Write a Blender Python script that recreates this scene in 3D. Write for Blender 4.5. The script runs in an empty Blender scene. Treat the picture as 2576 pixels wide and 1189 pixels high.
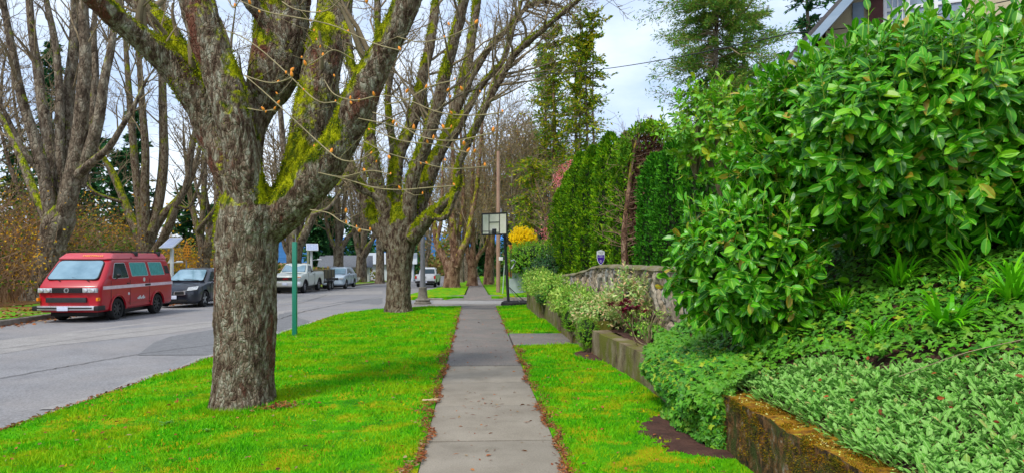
import bpy, bmesh, math, random
import numpy as np
from mathutils import Vector, Matrix, noise as mnoise
R = math.radians
rng = np.random.default_rng(7)
random.seed(7)
sc = bpy.context.scene
C = sc.collection

# ---------------------------------------------------------------- camera, sky, sun, exposure
CAMH = 1.75; YAW = R(3.15); CS, SN = math.cos(YAW), math.sin(YAW); FP = 1717.0
cam = bpy.data.objects.new('camera', bpy.data.cameras.new('camera')); C.objects.link(cam)
cam.location = (0, 0, CAMH); cam.rotation_euler = (R(90), 0, -YAW)
cam.data.sensor_width = 36; cam.data.lens = 24.0; cam.data.shift_y = 0.0196
cam.data.clip_end = 9000; cam.data.clip_start = 0.05
sc.camera = cam
SUN_EL, SUN_AZ = R(52), R(215)
w = bpy.data.worlds.new('World'); sc.world = w; w.use_nodes = True
nt = w.node_tree; nt.nodes.clear()
def _n(t, ty, **k):
    n = t.nodes.new(ty)
    for a, b in k.items(): setattr(n, a, b)
    return n
sky = _n(nt, 'ShaderNodeTexSky', sky_type='NISHITA', sun_disc=False, sun_elevation=SUN_EL, sun_rotation=SUN_AZ)
tc = _n(nt, 'ShaderNodeTexCoord'); mp = _n(nt, 'ShaderNodeMapping'); mp.inputs['Scale'].default_value = (1.2, 1.2, 2.6)
nz = _n(nt, 'ShaderNodeTexNoise'); nz.inputs['Scale'].default_value = 2.3; nz.inputs['Detail'].default_value = 7; nz.inputs['Roughness'].default_value = .55
cr = _n(nt, 'ShaderNodeValToRGB')
e = cr.color_ramp.elements; e[0].position = .36; e[0].color = (.30, .405, .59, 1); e[1].position = .62; e[1].color = (.63, .69, .77, 1)
m8 = _n(nt, 'ShaderNodeVectorMath', operation='SCALE'); m8.inputs['Scale'].default_value = 10.0
mx = _n(nt, 'ShaderNodeMix', data_type='RGBA'); mx.inputs[0].default_value = .86
bg = _n(nt, 'ShaderNodeBackground'); bg.inputs[1].default_value = .085
wo = _n(nt, 'ShaderNodeOutputWorld')
L = nt.links.new
L(tc.outputs['Generated'], mp.inputs[0]); L(mp.outputs[0], nz.inputs['Vector']); L(nz.outputs[0], cr.inputs[0])
L(cr.outputs[0], m8.inputs[0]); L(sky.outputs[0], mx.inputs[6]); L(m8.outputs[0], mx.inputs[7]); L(mx.outputs[2], bg.inputs[0]); L(bg.outputs[0], wo.inputs[0])
sl = bpy.data.lights.new('sun', 'SUN'); sl.energy = 1.5; sl.angle = R(11); sl.color = (1, .95, .86)
so = bpy.data.objects.new('sun', sl); C.objects.link(so)
# the sky's rotation is measured clockwise from +Y; the sun stands behind and to the left of the camera
sd = Vector((math.sin(SUN_AZ) * math.cos(SUN_EL), math.cos(SUN_AZ) * math.cos(SUN_EL), math.sin(SUN_EL)))
so.rotation_euler = (-sd).to_track_quat('-Z', 'Y').to_euler()
sc.view_settings.view_transform = 'Standard'; sc.view_settings.look = 'None'; sc.view_settings.gamma = 1
sc.view_settings.exposure = 1.15
sc.cycles.max_bounces = 6; sc.cycles.diffuse_bounces = 3; sc.cycles.transparent_max_bounces = 6
sc.cycles.use_adaptive_sampling = True; sc.cycles.adaptive_threshold = .015

# ---------------------------------------------------------------- helpers
def P(u, v, d):                       # a point seen at (u, v) of a 2575 px wide picture, d metres ahead
    lat = (u - 1287.5) / FP * d
    return Vector((lat * CS + d * SN, -lat * SN + d * CS, CAMH + (645 - v) / FP * d))
def base(y):                          # the street falls gently away beyond the corner
    t = np.maximum(0, np.asarray(y, float) - 24)
    return -0.021 * np.minimum(t, 70) - 0.004 * np.maximum(t - 70, 0) * (t < 1e9)
def at(u, y, z=None):                 # world point on the ground at depth y below picture column u
    p = P(u, 645, y); b = float(base(p.y)) if z is None else z
    return Vector((p.x, p.y, b))
def tag(o, label=None, cat=None, group=None, kind=None):
    if label: o['label'] = label
    if cat: o['category'] = cat
    if group: o['group'] = group
    if kind: o['kind'] = kind
    return o
def empty(name, loc, rz=0, label=None, cat=None, group=None):
    o = bpy.data.objects.new(name, None); C.objects.link(o); o.location = loc; o.rotation_euler = (0, 0, rz)
    o.empty_display_size = .1
    return tag(o, label, cat, group)
def link(name, me, mats, parent=None, world=False):
    o = bpy.data.objects.new(name, me); C.objects.link(o)
    for m in (mats if isinstance(mats, (list, tuple)) else [mats]): me.materials.append(m)
    if parent is not None:
        o.parent = parent
        if world: o.matrix_parent_inverse = parent_matrix(parent).inverted()
    return o
def parent_matrix(o):
    m = Matrix.LocRotScale(o.location, o.rotation_euler, o.scale)
    return parent_matrix(o.parent) @ o.matrix_parent_inverse @ m if o.parent else m
def mesh_np(V, F, smooth=False, attr=None, matidx=None):
    V = np.asarray(V, np.float32); F = np.asarray(F, np.int32)
    me = bpy.data.meshes.new('mesh'); k = F.shape[1]; n = F.shape[0]
    me.vertices.add(len(V)); me.vertices.foreach_set('co', V.ravel())
    me.loops.add(n * k); me.loops.foreach_set('vertex_index', F.ravel())
    me.polygons.add(n); me.polygons.foreach_set('loop_start', np.arange(0, n * k, k, dtype=np.int32))
    if matidx is not None: me.polygons.foreach_set('material_index', np.asarray(matidx, np.int32))
    me.update(calc_edges=True)
    if attr is not None:
        for nm, a in attr.items():
            me.attributes.new(nm, 'FLOAT', 'POINT').data.foreach_set('value', np.asarray(a, np.float32))
    me.polygons.foreach_set('use_smooth', np.full(n, smooth)); me.validate()
    return me
def obj_np(name, V, F, mats, parent=None, smooth=False, world=True, **k):
    return link(name, mesh_np(V, F, smooth, **k), mats, parent, world)
class MB:                             # gathers polygons
    def __init__(s): s.v = []; s.f = []; s.m = []
    def poly(s, pts, mi=0):
        i = len(s.v); s.v += [tuple(p) for p in pts]; s.f.append(tuple(range(i, i + len(pts)))); s.m.append(mi)
    def add(s, V, F, mi=0):
        i = len(s.v); s.v += [tuple(map(float, p)) for p in V]; s.f += [tuple(int(q) + i for q in f) for f in F]; s.m += [mi] * len(F)
    def box(s, a, b, mi=0, mat=None):
        x0, y0, z0 = a; x1, y1, z1 = b
        V = [Vector(q) for q in ((x0,y0,z0),(x1,y0,z0),(x1,y1,z0),(x0,y1,z0),(x0,y0,z1),(x1,y0,z1),(x1,y1,z1),(x0,y1,z1))]
        if mat: V = [mat @ q for q in V]
        s.add(V, [(3,2,1,0),(4,5,6,7),(0,1,5,4),(1,2,6,5),(2,3,7,6),(3,0,4,7)], mi)
    def tube(s, pts, rad, k=8, mi=0, cap=True):
        Pn = np.array([[tuple(p) for p in pts]], float); n = len(pts)
        Rn = np.array([rad if hasattr(rad, '__len__') else [rad] * n], float)
        V, F = tubes(Pn, Rn, k); s.add(V, F, mi)
        if cap:
            i = len(s.v) - len(V); s.f.append(tuple(range(i + k - 1, i - 1, -1))); s.m.append(mi)
            s.f.append(tuple(range(i + (n - 1) * k, i + n * k))); s.m.append(mi)
    def lathe(s, prof, k=20, c=(0,0,0), mi=0):
        n = len(prof); V = []; F = []
        for (r, z) in prof:
            for j in range(k):
                a = 2 * math.pi * j / k; V.append((c[0] + r * math.cos(a), c[1] + r * math.sin(a), c[2] + z))
        for i in range(n - 1):
            for j in range(k): F.append((i*k+j, i*k+(j+1)%k, (i+1)*k+(j+1)%k, (i+1)*k+j))
        F.append(tuple(range(k-1, -1, -1))); F.append(tuple(range((n-1)*k, n*k))); s.add(V, F, mi)
    def build(s, name, mats, parent=None, world=False, smooth=None, bevel=0):
        me = bpy.data.meshes.new(name); me.from_pydata(s.v, [], s.f); me.update()
        me.polygons.foreach_set('material_index', s.m)
        if bevel:
            bm = bmesh.new(); bm.from_mesh(me); bmesh.ops.remove_doubles(bm, verts=bm.verts, dist=1e-5)
            ed = [e_ for e_ in bm.edges if e_.is_manifold and e_.calc_face_angle(0) > .5]
            bmesh.ops.bevel(bm, geom=ed, offset=bevel, segments=2, affect='EDGES', profile=.6); bm.to_mesh(me); bm.free(); smooth = smooth or 40
        if smooth:
            me.polygons.foreach_set('use_smooth', [True] * len(me.polygons)); me.set_sharp_from_angle(angle=R(smooth))
        return link(name, me, mats, parent, world)
def unit(a): return a / np.maximum(np.linalg.norm(a, axis=-1, keepdims=True), 1e-9)
def tubes(Pn, Rn, k):                 # (M, n, 3) paths -> vertices and quads
    M, n, _ = Pn.shape
    T = unit(np.gradient(Pn, axis=1))
    ref = np.where(np.abs(T[:, :1, 2:3]) > .85, np.array([1., 0, 0]), np.array([0, 0, 1.]))
    A = unit(np.cross(T, np.broadcast_to(ref, T.shape))); B = np.cross(T, A)
    a = np.arange(k) * 2 * np.pi / k
    V = Pn[:, :, None] + Rn[:, :, None, None] * (A[:, :, None] * np.cos(a)[:, None] + B[:, :, None] * np.sin(a)[:, None])
    i = np.arange(n - 1)[:, None]; j = np.arange(k)[None]
    q = np.stack([i*k+j, i*k+(j+1)%k, (i+1)*k+(j+1)%k, (i+1)*k+j], -1).reshape(-1, 4)
    F = (q[None] + (np.arange(M) * n * k)[:, None, None]).reshape(-1, 4)
    return V.reshape(-1, 3), F
def cat(parts):
    Vs, Fs, o = [], [], 0
    for V, F in parts: Vs.append(V); Fs.append(F + o); o += len(V)
    return np.concatenate(Vs), np.concatenate(Fs)
def spline(pts, n):                   # Catmull-Rom through rows of any width
    p = np.asarray(pts, float); m = len(p)
    q = np.vstack([2*p[0]-p[1], p, 2*p[-1]-p[-2]]); t = np.linspace(0, m-1-1e-6, n); i = t.astype(int); f = (t-i)[:, None]
    a, b, c, d = q[i], q[i+1], q[i+2], q[i+3]
    return .5*((2*b)+(c-a)*f+(2*a-5*b+4*c-d)*f**2+(3*b-a-3*c+d)*f**3)

# ---------------------------------------------------------------- materials
def mat(name, cols, scale=5, rough=.8, bump=0, bscale=None, detail=6, stretch=(1,1,1), spec=.3, metal=0, coord='Object', cols2=None, scale2=1, lo2=.45, hi2=.6, voro=0, vscale=20, speck=None):
    m = bpy.data.materials.new(name); m.use_nodes = True; t = m.node_tree; b = t.nodes['Principled BSDF']
    b.inputs['Roughness'].default_value = rough; b.inputs['Specular IOR Level'].default_value = spec; b.inputs['Metallic'].default_value = metal
    if len(cols) == 1 and not bump and not cols2:
        b.inputs['Base Color'].default_value = (*cols[0], 1); return m
    tc = _n(t, 'ShaderNodeTexCoord'); mp = _n(t, 'ShaderNodeMapping'); mp.inputs['Scale'].default_value = stretch
    l = t.links.new; l(tc.outputs[coord], mp.inputs[0])
    def noise(s, d=detail):
        n = _n(t, 'ShaderNodeTexNoise'); n.inputs['Scale'].default_value = s; n.inputs['Detail'].default_value = d; n.inputs['Roughness'].default_value = .6
        l(mp.outputs[0], n.inputs['Vector']); return n.outputs[0]
    nf = noise(scale)
    r = _n(t, 'ShaderNodeValToRGB'); el = r.color_ramp.elements
    while len(el) < max(2, len(cols)): el.new(.5)
    cc = cols if len(cols) > 1 else [cols[0], cols[0]]
    for i, c in enumerate(cc): el[i].position = .32 + .36 * i / (len(cc) - 1); el[i].color = (*c, 1)
    l(nf, r.inputs[0]); out = r.outputs[0]
    if cols2:
        r2 = _n(t, 'ShaderNodeMapRange'); r2.inputs[1].default_value = lo2; r2.inputs[2].default_value = hi2; l(noise(scale2, 8), r2.inputs[0])
        x = _n(t, 'ShaderNodeMix', data_type='RGBA'); l(r2.outputs[0], x.inputs[0]); l(out, x.inputs[6]); x.inputs[7].default_value = (*cols2, 1); out = x.outputs[2]
    if speck:
        k3 = _n(t, 'ShaderNodeMapRange'); k3.inputs[1].default_value = .35; k3.inputs[2].default_value = .65; k3.inputs[3].default_value = 1 - speck[1]; k3.inputs[4].default_value = 1 + speck[1]; l(noise(speck[0], 3), k3.inputs[0])
        x = _n(t, 'ShaderNodeMix', data_type='RGBA', blend_type='MULTIPLY'); x.inputs[0].default_value = 1; l(out, x.inputs[6]); l(k3.outputs[0], x.inputs[7]); out = x.outputs[2]
    l(out, b.inputs['Base Color'])
    if bump:
        bp = _n(t, 'ShaderNodeBump'); bp.inputs['Strength'].default_value = 1; bp.inputs['Distance'].default_value = bump
        l(noise(bscale or scale * 3), bp.inputs['Height']); l(bp.outputs[0], b.inputs['Normal'])
    return m
def leafmat(name, cols, rough=.45, trans=.3, spec=.4, midrib=None, big=None, old=None):
    m = bpy.data.materials.new(name); m.use_nodes = True; t = m.node_tree; b = t.nodes['Principled BSDF']; l = t.links.new
    g = _n(t, 'ShaderNodeNewGeometry'); r = _n(t, 'ShaderNodeValToRGB'); el = r.color_ramp.elements
    while len(el) < len(cols): el.new(.5)
    for i, c in enumerate(cols): el[i].position = (.965 if old else 1) * i / max(1, len(cols) - 1); el[i].color = (*c, 1)
    if old: q_ = el.new(.985); q_.color = (*old, 1)
    l(g.outputs['Random Per Island'], r.inputs[0]); out = r.outputs[0]
    if midrib:
        a = _n(t, 'ShaderNodeAttribute', attribute_name='across'); k = _n(t, 'ShaderNodeMapRange'); k.inputs[1].default_value = .04; k.inputs[2].default_value = .2; k.inputs[3].default_value = .8; k.inputs[4].default_value = 0
        l(a.outputs['Fac'], k.inputs[0]); x = _n(t, 'ShaderNodeMix', data_type='RGBA'); l(k.outputs[0], x.inputs[0]); l(out, x.inputs[6]); x.inputs[7].default_value = (*midrib, 1); out = x.outputs[2]
    if big:
        tc = _n(t, 'ShaderNodeTexCoord'); n = _n(t, 'ShaderNodeTexNoise'); n.inputs['Scale'].default_value = big[1]; n.inputs['Detail'].default_value = 3
        l(tc.outputs['Object'], n.inputs['Vector']); k = _n(t, 'ShaderNodeMapRange'); k.inputs[1].default_value = .42; k.inputs[2].default_value = .62; k.inputs[4].default_value = .8
        l(n.outputs[0], k.inputs[0]); x = _n(t, 'ShaderNodeMix', data_type='RGBA'); l(k.outputs[0], x.inputs[0]); l(out, x.inputs[6]); x.inputs[7].default_value = (*big[0], 1); out = x.outputs[2]
    l(out, b.inputs['Base Color']); b.inputs['Roughness'].default_value = rough; b.inputs['Specular IOR Level'].default_value = spec
    tr = _n(t, 'ShaderNodeBsdfTranslucent'); l(out, tr.inputs[0]); ms = _n(t, 'ShaderNodeMixShader'); ms.inputs[0].default_value = trans
    l(b.outputs[0], ms.inputs[1]); l(tr.outputs[0], ms.inputs[2]); l(ms.outputs[0], t.nodes['Material Output'].inputs[0])
    return m
def barkmat(name, dark, mid, light, moss=None, mossamt=.5, vs=22, bump=.02, red=None, stretch=(1, 1, .45)):
    m = bpy.data.materials.new(name); m.use_nodes = True; t = m.node_tree; b = t.nodes['Principled BSDF']; l = t.links.new
    b.inputs['Roughness'].default_value = .95; b.inputs['Specular IOR Level'].default_value = .1
    tc = _n(t, 'ShaderNodeTexCoord'); mp = _n(t, 'ShaderNodeMapping'); mp.inputs['Scale'].default_value = stretch; l(tc.outputs['Object'], mp.inputs[0])
    def noise(s, d=6, src=None):
        n = _n(t, 'ShaderNodeTexNoise'); n.inputs['Scale'].default_value = s; n.inputs['Detail'].default_value = d; n.inputs['Roughness'].default_value = .65
        l((src or mp).outputs[0 if src is None else 'Object'], n.inputs['Vector']); return n.outputs[0]
    def mix(f, a, c):
        x = _n(t, 'ShaderNodeMix', data_type='RGBA'); l(f, x.inputs[0]); l(a, x.inputs[6]); x.inputs[7].default_value = (*c, 1); return x.outputs[2]
    def mr(src, a, b_, c=0, d=1):
        k = _n(t, 'ShaderNodeMapRange'); k.inputs[1].default_value = a; k.inputs[2].default_value = b_; k.inputs[3].default_value = c; k.inputs[4].default_value = d; l(src, k.inputs[0]); return k.outputs[0]
    wv = _n(t, 'ShaderNodeVectorMath', operation='ADD'); nn = _n(t, 'ShaderNodeTexNoise'); nn.inputs['Scale'].default_value = 6; l(mp.outputs[0], nn.inputs['Vector'])
    sca = _n(t, 'ShaderNodeVectorMath', operation='SCALE'); sca.inputs['Scale'].default_value = .22; l(nn.outputs[1], sca.inputs[0]); l(mp.outputs[0], wv.inputs[0]); l(sca.outputs[0], wv.inputs[1])
    vo = _n(t, 'ShaderNodeTexVoronoi', feature='DISTANCE_TO_EDGE'); vo.inputs['Scale'].default_value = vs; l(wv.outputs[0], vo.inputs['Vector'])
    r = _n(t, 'ShaderNodeValToRGB'); el = r.color_ramp.elements; el.new(.5)
    for i, (p, c) in enumerate(((.36, dark), (.5, mid), (.66, light))): el[i].position = p; el[i].color = (*c, 1)
    vc = _n(t, 'ShaderNodeTexVoronoi'); vc.inputs['Scale'].default_value = vs; l(wv.outputs[0], vc.inputs['Vector']); sp_ = _n(t, 'ShaderNodeSeparateXYZ'); l(vc.outputs['Color'], sp_.inputs[0])
    q1 = _n(t, 'ShaderNodeMath', operation='MULTIPLY_ADD'); l(sp_.outputs[0], q1.inputs[0]); q1.inputs[1].default_value = .17; q1.inputs[2].default_value = -.085
    q2 = _n(t, 'ShaderNodeMath', operation='ADD'); l(q1.outputs[0], q2.inputs[0]); l(noise(vs * .5), q2.inputs[1]); l(q2.outputs[0], r.inputs[0]); out = r.outputs[0]
    if red: out = mix(mr(noise(3.3), .55, .62, 0, .75), out, red)
    out = mix(mr(vo.outputs[0], 0, .10, .5, 0), out, tuple(c * .5 for c in dark))
    if moss:
        g = _n(t, 'ShaderNodeNewGeometry'); sx = _n(t, 'ShaderNodeSeparateXYZ'); l(g.outputs['Normal'], sx.inputs[0])
        a = _n(t, 'ShaderNodeMath', operation='MULTIPLY_ADD'); l(sx.outputs[2], a.inputs[0]); a.inputs[1].default_value = .42; l(noise(1.7, 5, tc), a.inputs[2])
        pz = _n(t, 'ShaderNodeSeparateXYZ'); l(tc.outputs['Object'], pz.inputs[0]); hz = mr(pz.outputs[2], 1.2, 2.8, -.22, .05)
        a2 = _n(t, 'ShaderNodeMath', operation='ADD'); l(a.outputs[0], a2.inputs[0]); l(hz, a2.inputs[1]); at_ = _n(t, 'ShaderNodeAttribute', attribute_name='mossadd'); a3 = _n(t, 'ShaderNodeMath', operation='MULTIPLY_ADD'); l(at_.outputs['Fac'], a3.inputs[0]); a3.inputs[1].default_value = .3; l(a2.outputs[0], a3.inputs[2]); a2 = a3
        mc = _n(t, 'ShaderNodeValToRGB'); e2 = mc.color_ramp.elements; e2[0].position = .42; e2[0].color = (*moss[0], 1); e2[1].position = .60; e2[1].color = (*moss[1], 1); l(noise(9), mc.inputs[0])
        x = _n(t, 'ShaderNodeMix', data_type='RGBA'); fz = _n(t, 'ShaderNodeMath', operation='MULTIPLY_ADD'); l(noise(14), fz.inputs[0]); fz.inputs[1].default_value = .35; l(a2.outputs[0], fz.inputs[2]); l(mr(fz.outputs[0], 1.15 - mossamt, 1.28 - mossamt), x.inputs[0]); l(out, x.inputs[6]); l(mc.outputs[0], x.inputs[7]); out = x.outputs[2]
    l(out, b.inputs['Base Color'])
    ad = _n(t, 'ShaderNodeMath', operation='MULTIPLY_ADD'); l(mr(vo.outputs[0], 0, .2), ad.inputs[0]); ad.inputs[1].default_value = .7; l(noise(vs * 2.2), ad.inputs[2])
    bp = _n(t, 'ShaderNodeBump'); bp.inputs['Strength'].default_value = 1; bp.inputs['Distance'].default_value = bump; l(ad.outputs[0], bp.inputs['Height']); l(bp.outputs[0], b.inputs['Normal'])
    return m
def paint(name, c, rough=.3, coat=.5, dirt=.15):
    m = mat(name, [c, tuple(q * (1 - dirt) + .02 * dirt for q in c)], scale=2.5, rough=rough, spec=.5); m.node_tree.nodes['Principled BSDF'].inputs['Coat Weight'].default_value = coat
    m.node_tree.nodes['Principled BSDF'].inputs['Coat Roughness'].default_value = .12; return m
M = {}
M['rubber'] = mat('rubber', [(.02,.02,.021),(.035,.034,.033)], 30, .85, spec=.2)
M['black'] = mat('black', [(.012,.012,.014),(.02,.02,.02)], 20, .5)
M['blackmetal'] = mat('black_metal', [(.015,.016,.02),(.03,.03,.032)], 12, .45, spec=.5)
M['chrome'] = mat('chrome', [(.80,.81,.84),(.66,.67,.70)], 6, .32, metal=.7)
M['alloy'] = mat('alloy', [(.5,.52,.55),(.36,.37,.39)], 8, .35, metal=.8)
M['glass'] = mat('tinted_glass', [(.012,.03,.035),(.03,.06,.065)], 3, .05, spec=.8)
M['windshield'] = mat('windshield', [(.10,.20,.26),(.22,.36,.44)], 1.2, .04, spec=1.0)
M['windshield'].node_tree.nodes['Principled BSDF'].inputs['Coat Weight'].default_value = 1
M['curtain'] = mat('curtain', [(.05,.40,.38),(.02,.16,.15)], 5, .4, stretch=(6,6,.6), spec=.6)
M['lens'] = mat('lamp_glass', [(.25,.27,.29),(.6,.62,.64)], 22, .1, spec=.8)
M['amber'] = mat('amber_lens', [(.85,.28,.01),(.7,.2,.01)], 8, .25)
M['redlens'] = mat('red_lens', [(.6,.01,.02),(.4,.01,.01)], 8, .25)
M['plate'] = mat('plate', [(.62,.66,.78),(.5,.55,.72)], 9, .5)
M['white'] = mat('white_paint', [(.72,.73,.74),(.6,.61,.62)], 4, .5)
M['redpaint'] = paint('red_paint', (.42,.003,.014), .34, .2)
M['pinkroof'] = paint('faded_red_roof', (.56,.07,.09), .5, .2)
M['navypaint'] = paint('dark_paint', (.010,.013,.024), .3, .5)
M['creampaint'] = paint('cream_paint', (.58,.62,.58))
M['silverpaint'] = paint('silver_paint', (.42,.52,.62), .3, .6)
M['whitepaint'] = paint('white_car_paint', (.66,.68,.73))
M['stripe'] = mat('stripe', [(.75,.62,.66),(.6,.42,.48)], 6, .4)
M['greenpole'] = mat('green_pole', [(.008,.16,.10),(.015,.22,.14)], 3, .4, spec=.5, stretch=(1,1,.3))
M['greymetal'] = mat('grey_metal', [(.18,.18,.19),(.26,.26,.27)], 5, .55, metal=.3)
M['bark1'] = barkmat('bark_near', (.07,.042,.028), (.205,.155,.105), (.36,.34,.26), moss=((.045,.07,.005), (.40,.42,.006)), mossamt=.375, vs=30, bump=.016, red=(.17,.05,.032), stretch=(1,1,.38))
M['bark2'] = barkmat('bark_mossy', (.06,.035,.025), (.19,.14,.09), (.28,.25,.18), moss=((.07,.10,.006), (.30,.32,.006)), mossamt=.36, vs=24, bump=.022, stretch=(1,1,.4))
M['bark3'] = barkmat('bark_far', (.07,.05,.035), (.20,.155,.11), (.31,.27,.20), moss=((.10,.14,.008), (.36,.40,.008)), mossamt=.30, vs=8, bump=.04)
M['barkred'] = barkmat('bark_reddish', (.09,.045,.028), (.24,.135,.085), (.35,.24,.16), moss=((.14,.16,.008), (.50,.48,.006)), mossamt=.40, vs=8, bump=.04)
M['twig'] = mat('twig', [(.13,.095,.055),(.30,.235,.14)], 3, .9)
M['twiglight'] = mat('pale_twig', [(.20,.16,.085),(.36,.30,.16)], 6, .8)
M['bud'] = mat('bud', [(.75,.20,.01),(.85,.42,.06)], 30, .6)
# ---------------------------------------------------------------- the setting
def grid(name, xs_of, ys, zf, m, kind='structure', nx=20, skirt=0.0, parent=None):
    """rows of constant y; xs_of(y) -> (x0, x1); zf(X, Y) -> Z; skirt drops the rim"""
    Y = np.repeat(np.asarray(ys, float)[:, None], nx + 1, 1); t = np.linspace(0, 1, nx + 1)
    X = np.array([np.interp(t, [0, 1], xs_of(y)) for y in ys]); Z = zf(X, Y)
    V = np.stack([X, Y, Z], -1)
    ny = len(ys)
    if skirt:
        V2 = np.empty((ny + 2, nx + 3, 3)); V2[1:-1, 1:-1] = V
        V2[0, 1:-1] = V[0]; V2[-1, 1:-1] = V[-1]; V2[:, 0] = V2[:, 1]; V2[:, -1] = V2[:, -2]
        V2[0, :, 2] -= skirt; V2[-1, :, 2] -= skirt; V2[1:-1, 0, 2] -= skirt; V2[1:-1, -1, 2] -= skirt
        V = V2; ny += 2; nx_ = nx + 2
    else: nx_ = nx
    i, j = np.meshgrid(np.arange(ny - 1), np.arange(nx_), indexing='ij'); k = nx_ + 1
    F = np.stack([i*k+j, i*k+j+1, (i+1)*k+j+1, (i+1)*k+j], -1).reshape(-1, 4)
    o = obj_np(name, V.reshape(-1, 3), F, m, None, smooth=not skirt)
    o['kind'] = kind; return o
def fbm2(X, Y, s, seed=0):
    """cheap smooth value noise on arrays"""
    r = np.random.default_rng(seed); out = 0; a = 1
    for o in range(3):
        g = r.random((64, 64)); x = X * s * 2**o; y = Y * s * 2**o
        xi = np.floor(x).astype(int); yi = np.floor(y).astype(int); fx = x - xi; fy = y - yi; fx = fx*fx*(3-2*fx); fy = fy*fy*(3-2*fy)
        q = lambda a_, b_: g[a_ % 64, b_ % 64]
        out = out + a * ((q(xi,yi)*(1-fx)+q(xi+1,yi)*fx)*(1-fy)+(q(xi,yi+1)*(1-fx)+q(xi+1,yi+1)*fx)*fy - .5); a *= .5
    return out
def xn(y): return -5.2 + .047 * (y - 5)
def xfar(y): return float(np.interp(y, [-20, 46, 60, 110, 240], [-13.25, -13.3, -12.4, -9.5, -3]))
SWL, SWR = -.46, .76
M['grass'] = mat('grass', [(.02,.15,.002),(.07,.33,.002),(.13,.44,.003)], 2.6, .95, bump=.03, bscale=60, detail=9, spec=.1, cols2=(.36,.34,.004), scale2=2.2, lo2=.50, hi2=.60)
M['dirt'] = mat('soil', [(.05,.022,.016),(.11,.05,.035)], 7, .95, bump=.03, bscale=40)
M['litter'] = mat('leaf_litter_ground', [(.10,.05,.03),(.25,.10,.03),(.10,.16,.02)], 3, .95, bump=.04, bscale=30)
M['asphalt'] = mat('asphalt', speck=(38, .22), cols=[(.19,.185,.19),(.25,.245,.25)], scale=1.3, rough=.85, bump=.004, bscale=150, spec=.25, cols2=(.26,.24,.23), scale2=.35, lo2=.45, hi2=.7)
M['asphaltdark'] = mat('asphalt_patch', speck=(38, .25), cols=[(.14,.14,.145),(.19,.19,.195)], scale=5, rough=.85, bump=.004, bscale=150, spec=.25)
M['asphaltpale'] = mat('asphalt_pale', speck=(38, .2), cols=[(.25,.235,.225),(.31,.295,.28)], scale=3, rough=.85, bump=.003, bscale=150, spec=.2)
M['concrete'] = mat('concrete', speck=(70, .13), cols=[(.215,.185,.145),(.285,.25,.20)], scale=1.6, rough=.9, bump=.003, bscale=220, detail=10, cols2=(.17,.145,.11), scale2=2.5, lo2=.5, hi2=.8)
M['aggregate'] = mat('aggregate_concrete', speck=(45, .3), cols=[(.12,.108,.096),(.20,.183,.165)], scale=60, rough=.9, bump=.006, bscale=180, cols2=(.21,.17,.15), scale2=1.6, lo2=.45, hi2=.7)
M['kerb'] = mat('kerb_concrete', [(.16,.14,.11),(.28,.25,.21)], 4, .9, bump=.01, bscale=40)

ysg = np.concatenate([np.linspace(-30, 120, 76), np.linspace(130, 700, 20)])
grid('ground', lambda y: (-420, 420), ysg, lambda X, Y: base(Y) - .5 - np.where(Y > 120, 0, 0), M['litter'], nx=40)
grid('road', lambda y: (xfar(y) - .1, 45 if 22 < y < 40 else 6), np.concatenate([np.linspace(-18, 22, 12), [22.01, 25, 30, 35, 39.99], np.linspace(40, 200, 40)]),
     lambda X, Y: base(Y) - .2, M['asphalt'], nx=30)
# asphalt repairs and the pale concrete gutter along the near kerb, thin sheets on the road
def sheet(name, pts, m, dz):
    mb = MB(); mb.poly([(x, y, float(base(y)) - .2 + dz) for x, y in pts]); o = mb.build(name, m); o['kind'] = 'structure'; return o
def rd(u, v):                          # a picture point on the road
    d = 20.
    for _ in range(40):
        p = P(u, 645, d); d = (CAMH - float(base(p.y)) + .2) * FP / (v - 645)
    p = P(u, v, d); return (p.x, p.y)
sheet('road_patch', [rd(*q) for q in ((345,893),(540,892),(600,862),(700,830),(700,800),(620,815),(430,845),(385,862))], M['asphaltdark'], .008)
sheet('road_patch', [rd(*q) for q in ((700,850),(790,815),(870,790),(962,762),(962,748),(860,757),(700,790))], M['asphaltdark'], .008)
sheet('road_patch', [rd(*q) for q in ((-60,900),(130,868),(420,838),(700,795),(960,752),(960,746),(700,783),(330,815),(-60,862))], M['asphaltpale'], .004)
sheet('road_patch', [rd(*q) for q in ((700,764),(845,741),(962,738),(962,731),(845,733),(700,752))], M['asphaltpale'], .004)
sheet('road_patch', [rd(*q) for q in ((1090,768),(1150,768),(1250,772),(1330,760),(1330,750),(1250,757),(1090,752))], M['asphaltpale'], .006)
mb = MB()
ys = np.linspace(9, 23.3, 14)
for a, b in zip(ys[:-1], ys[1:]):
    wa, wb = .42 + .12 * math.sin(a * 3), .42 + .12 * math.sin(b * 3)
    mb.poly([(xn(a) - wa, a, -.187), (xn(a), a, -.187), (xn(b), b, -.187), (xn(b) - wb, b, -.187)])
mb.build('gutter', M['asphaltpale'])['kind'] = 'structure'
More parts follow.
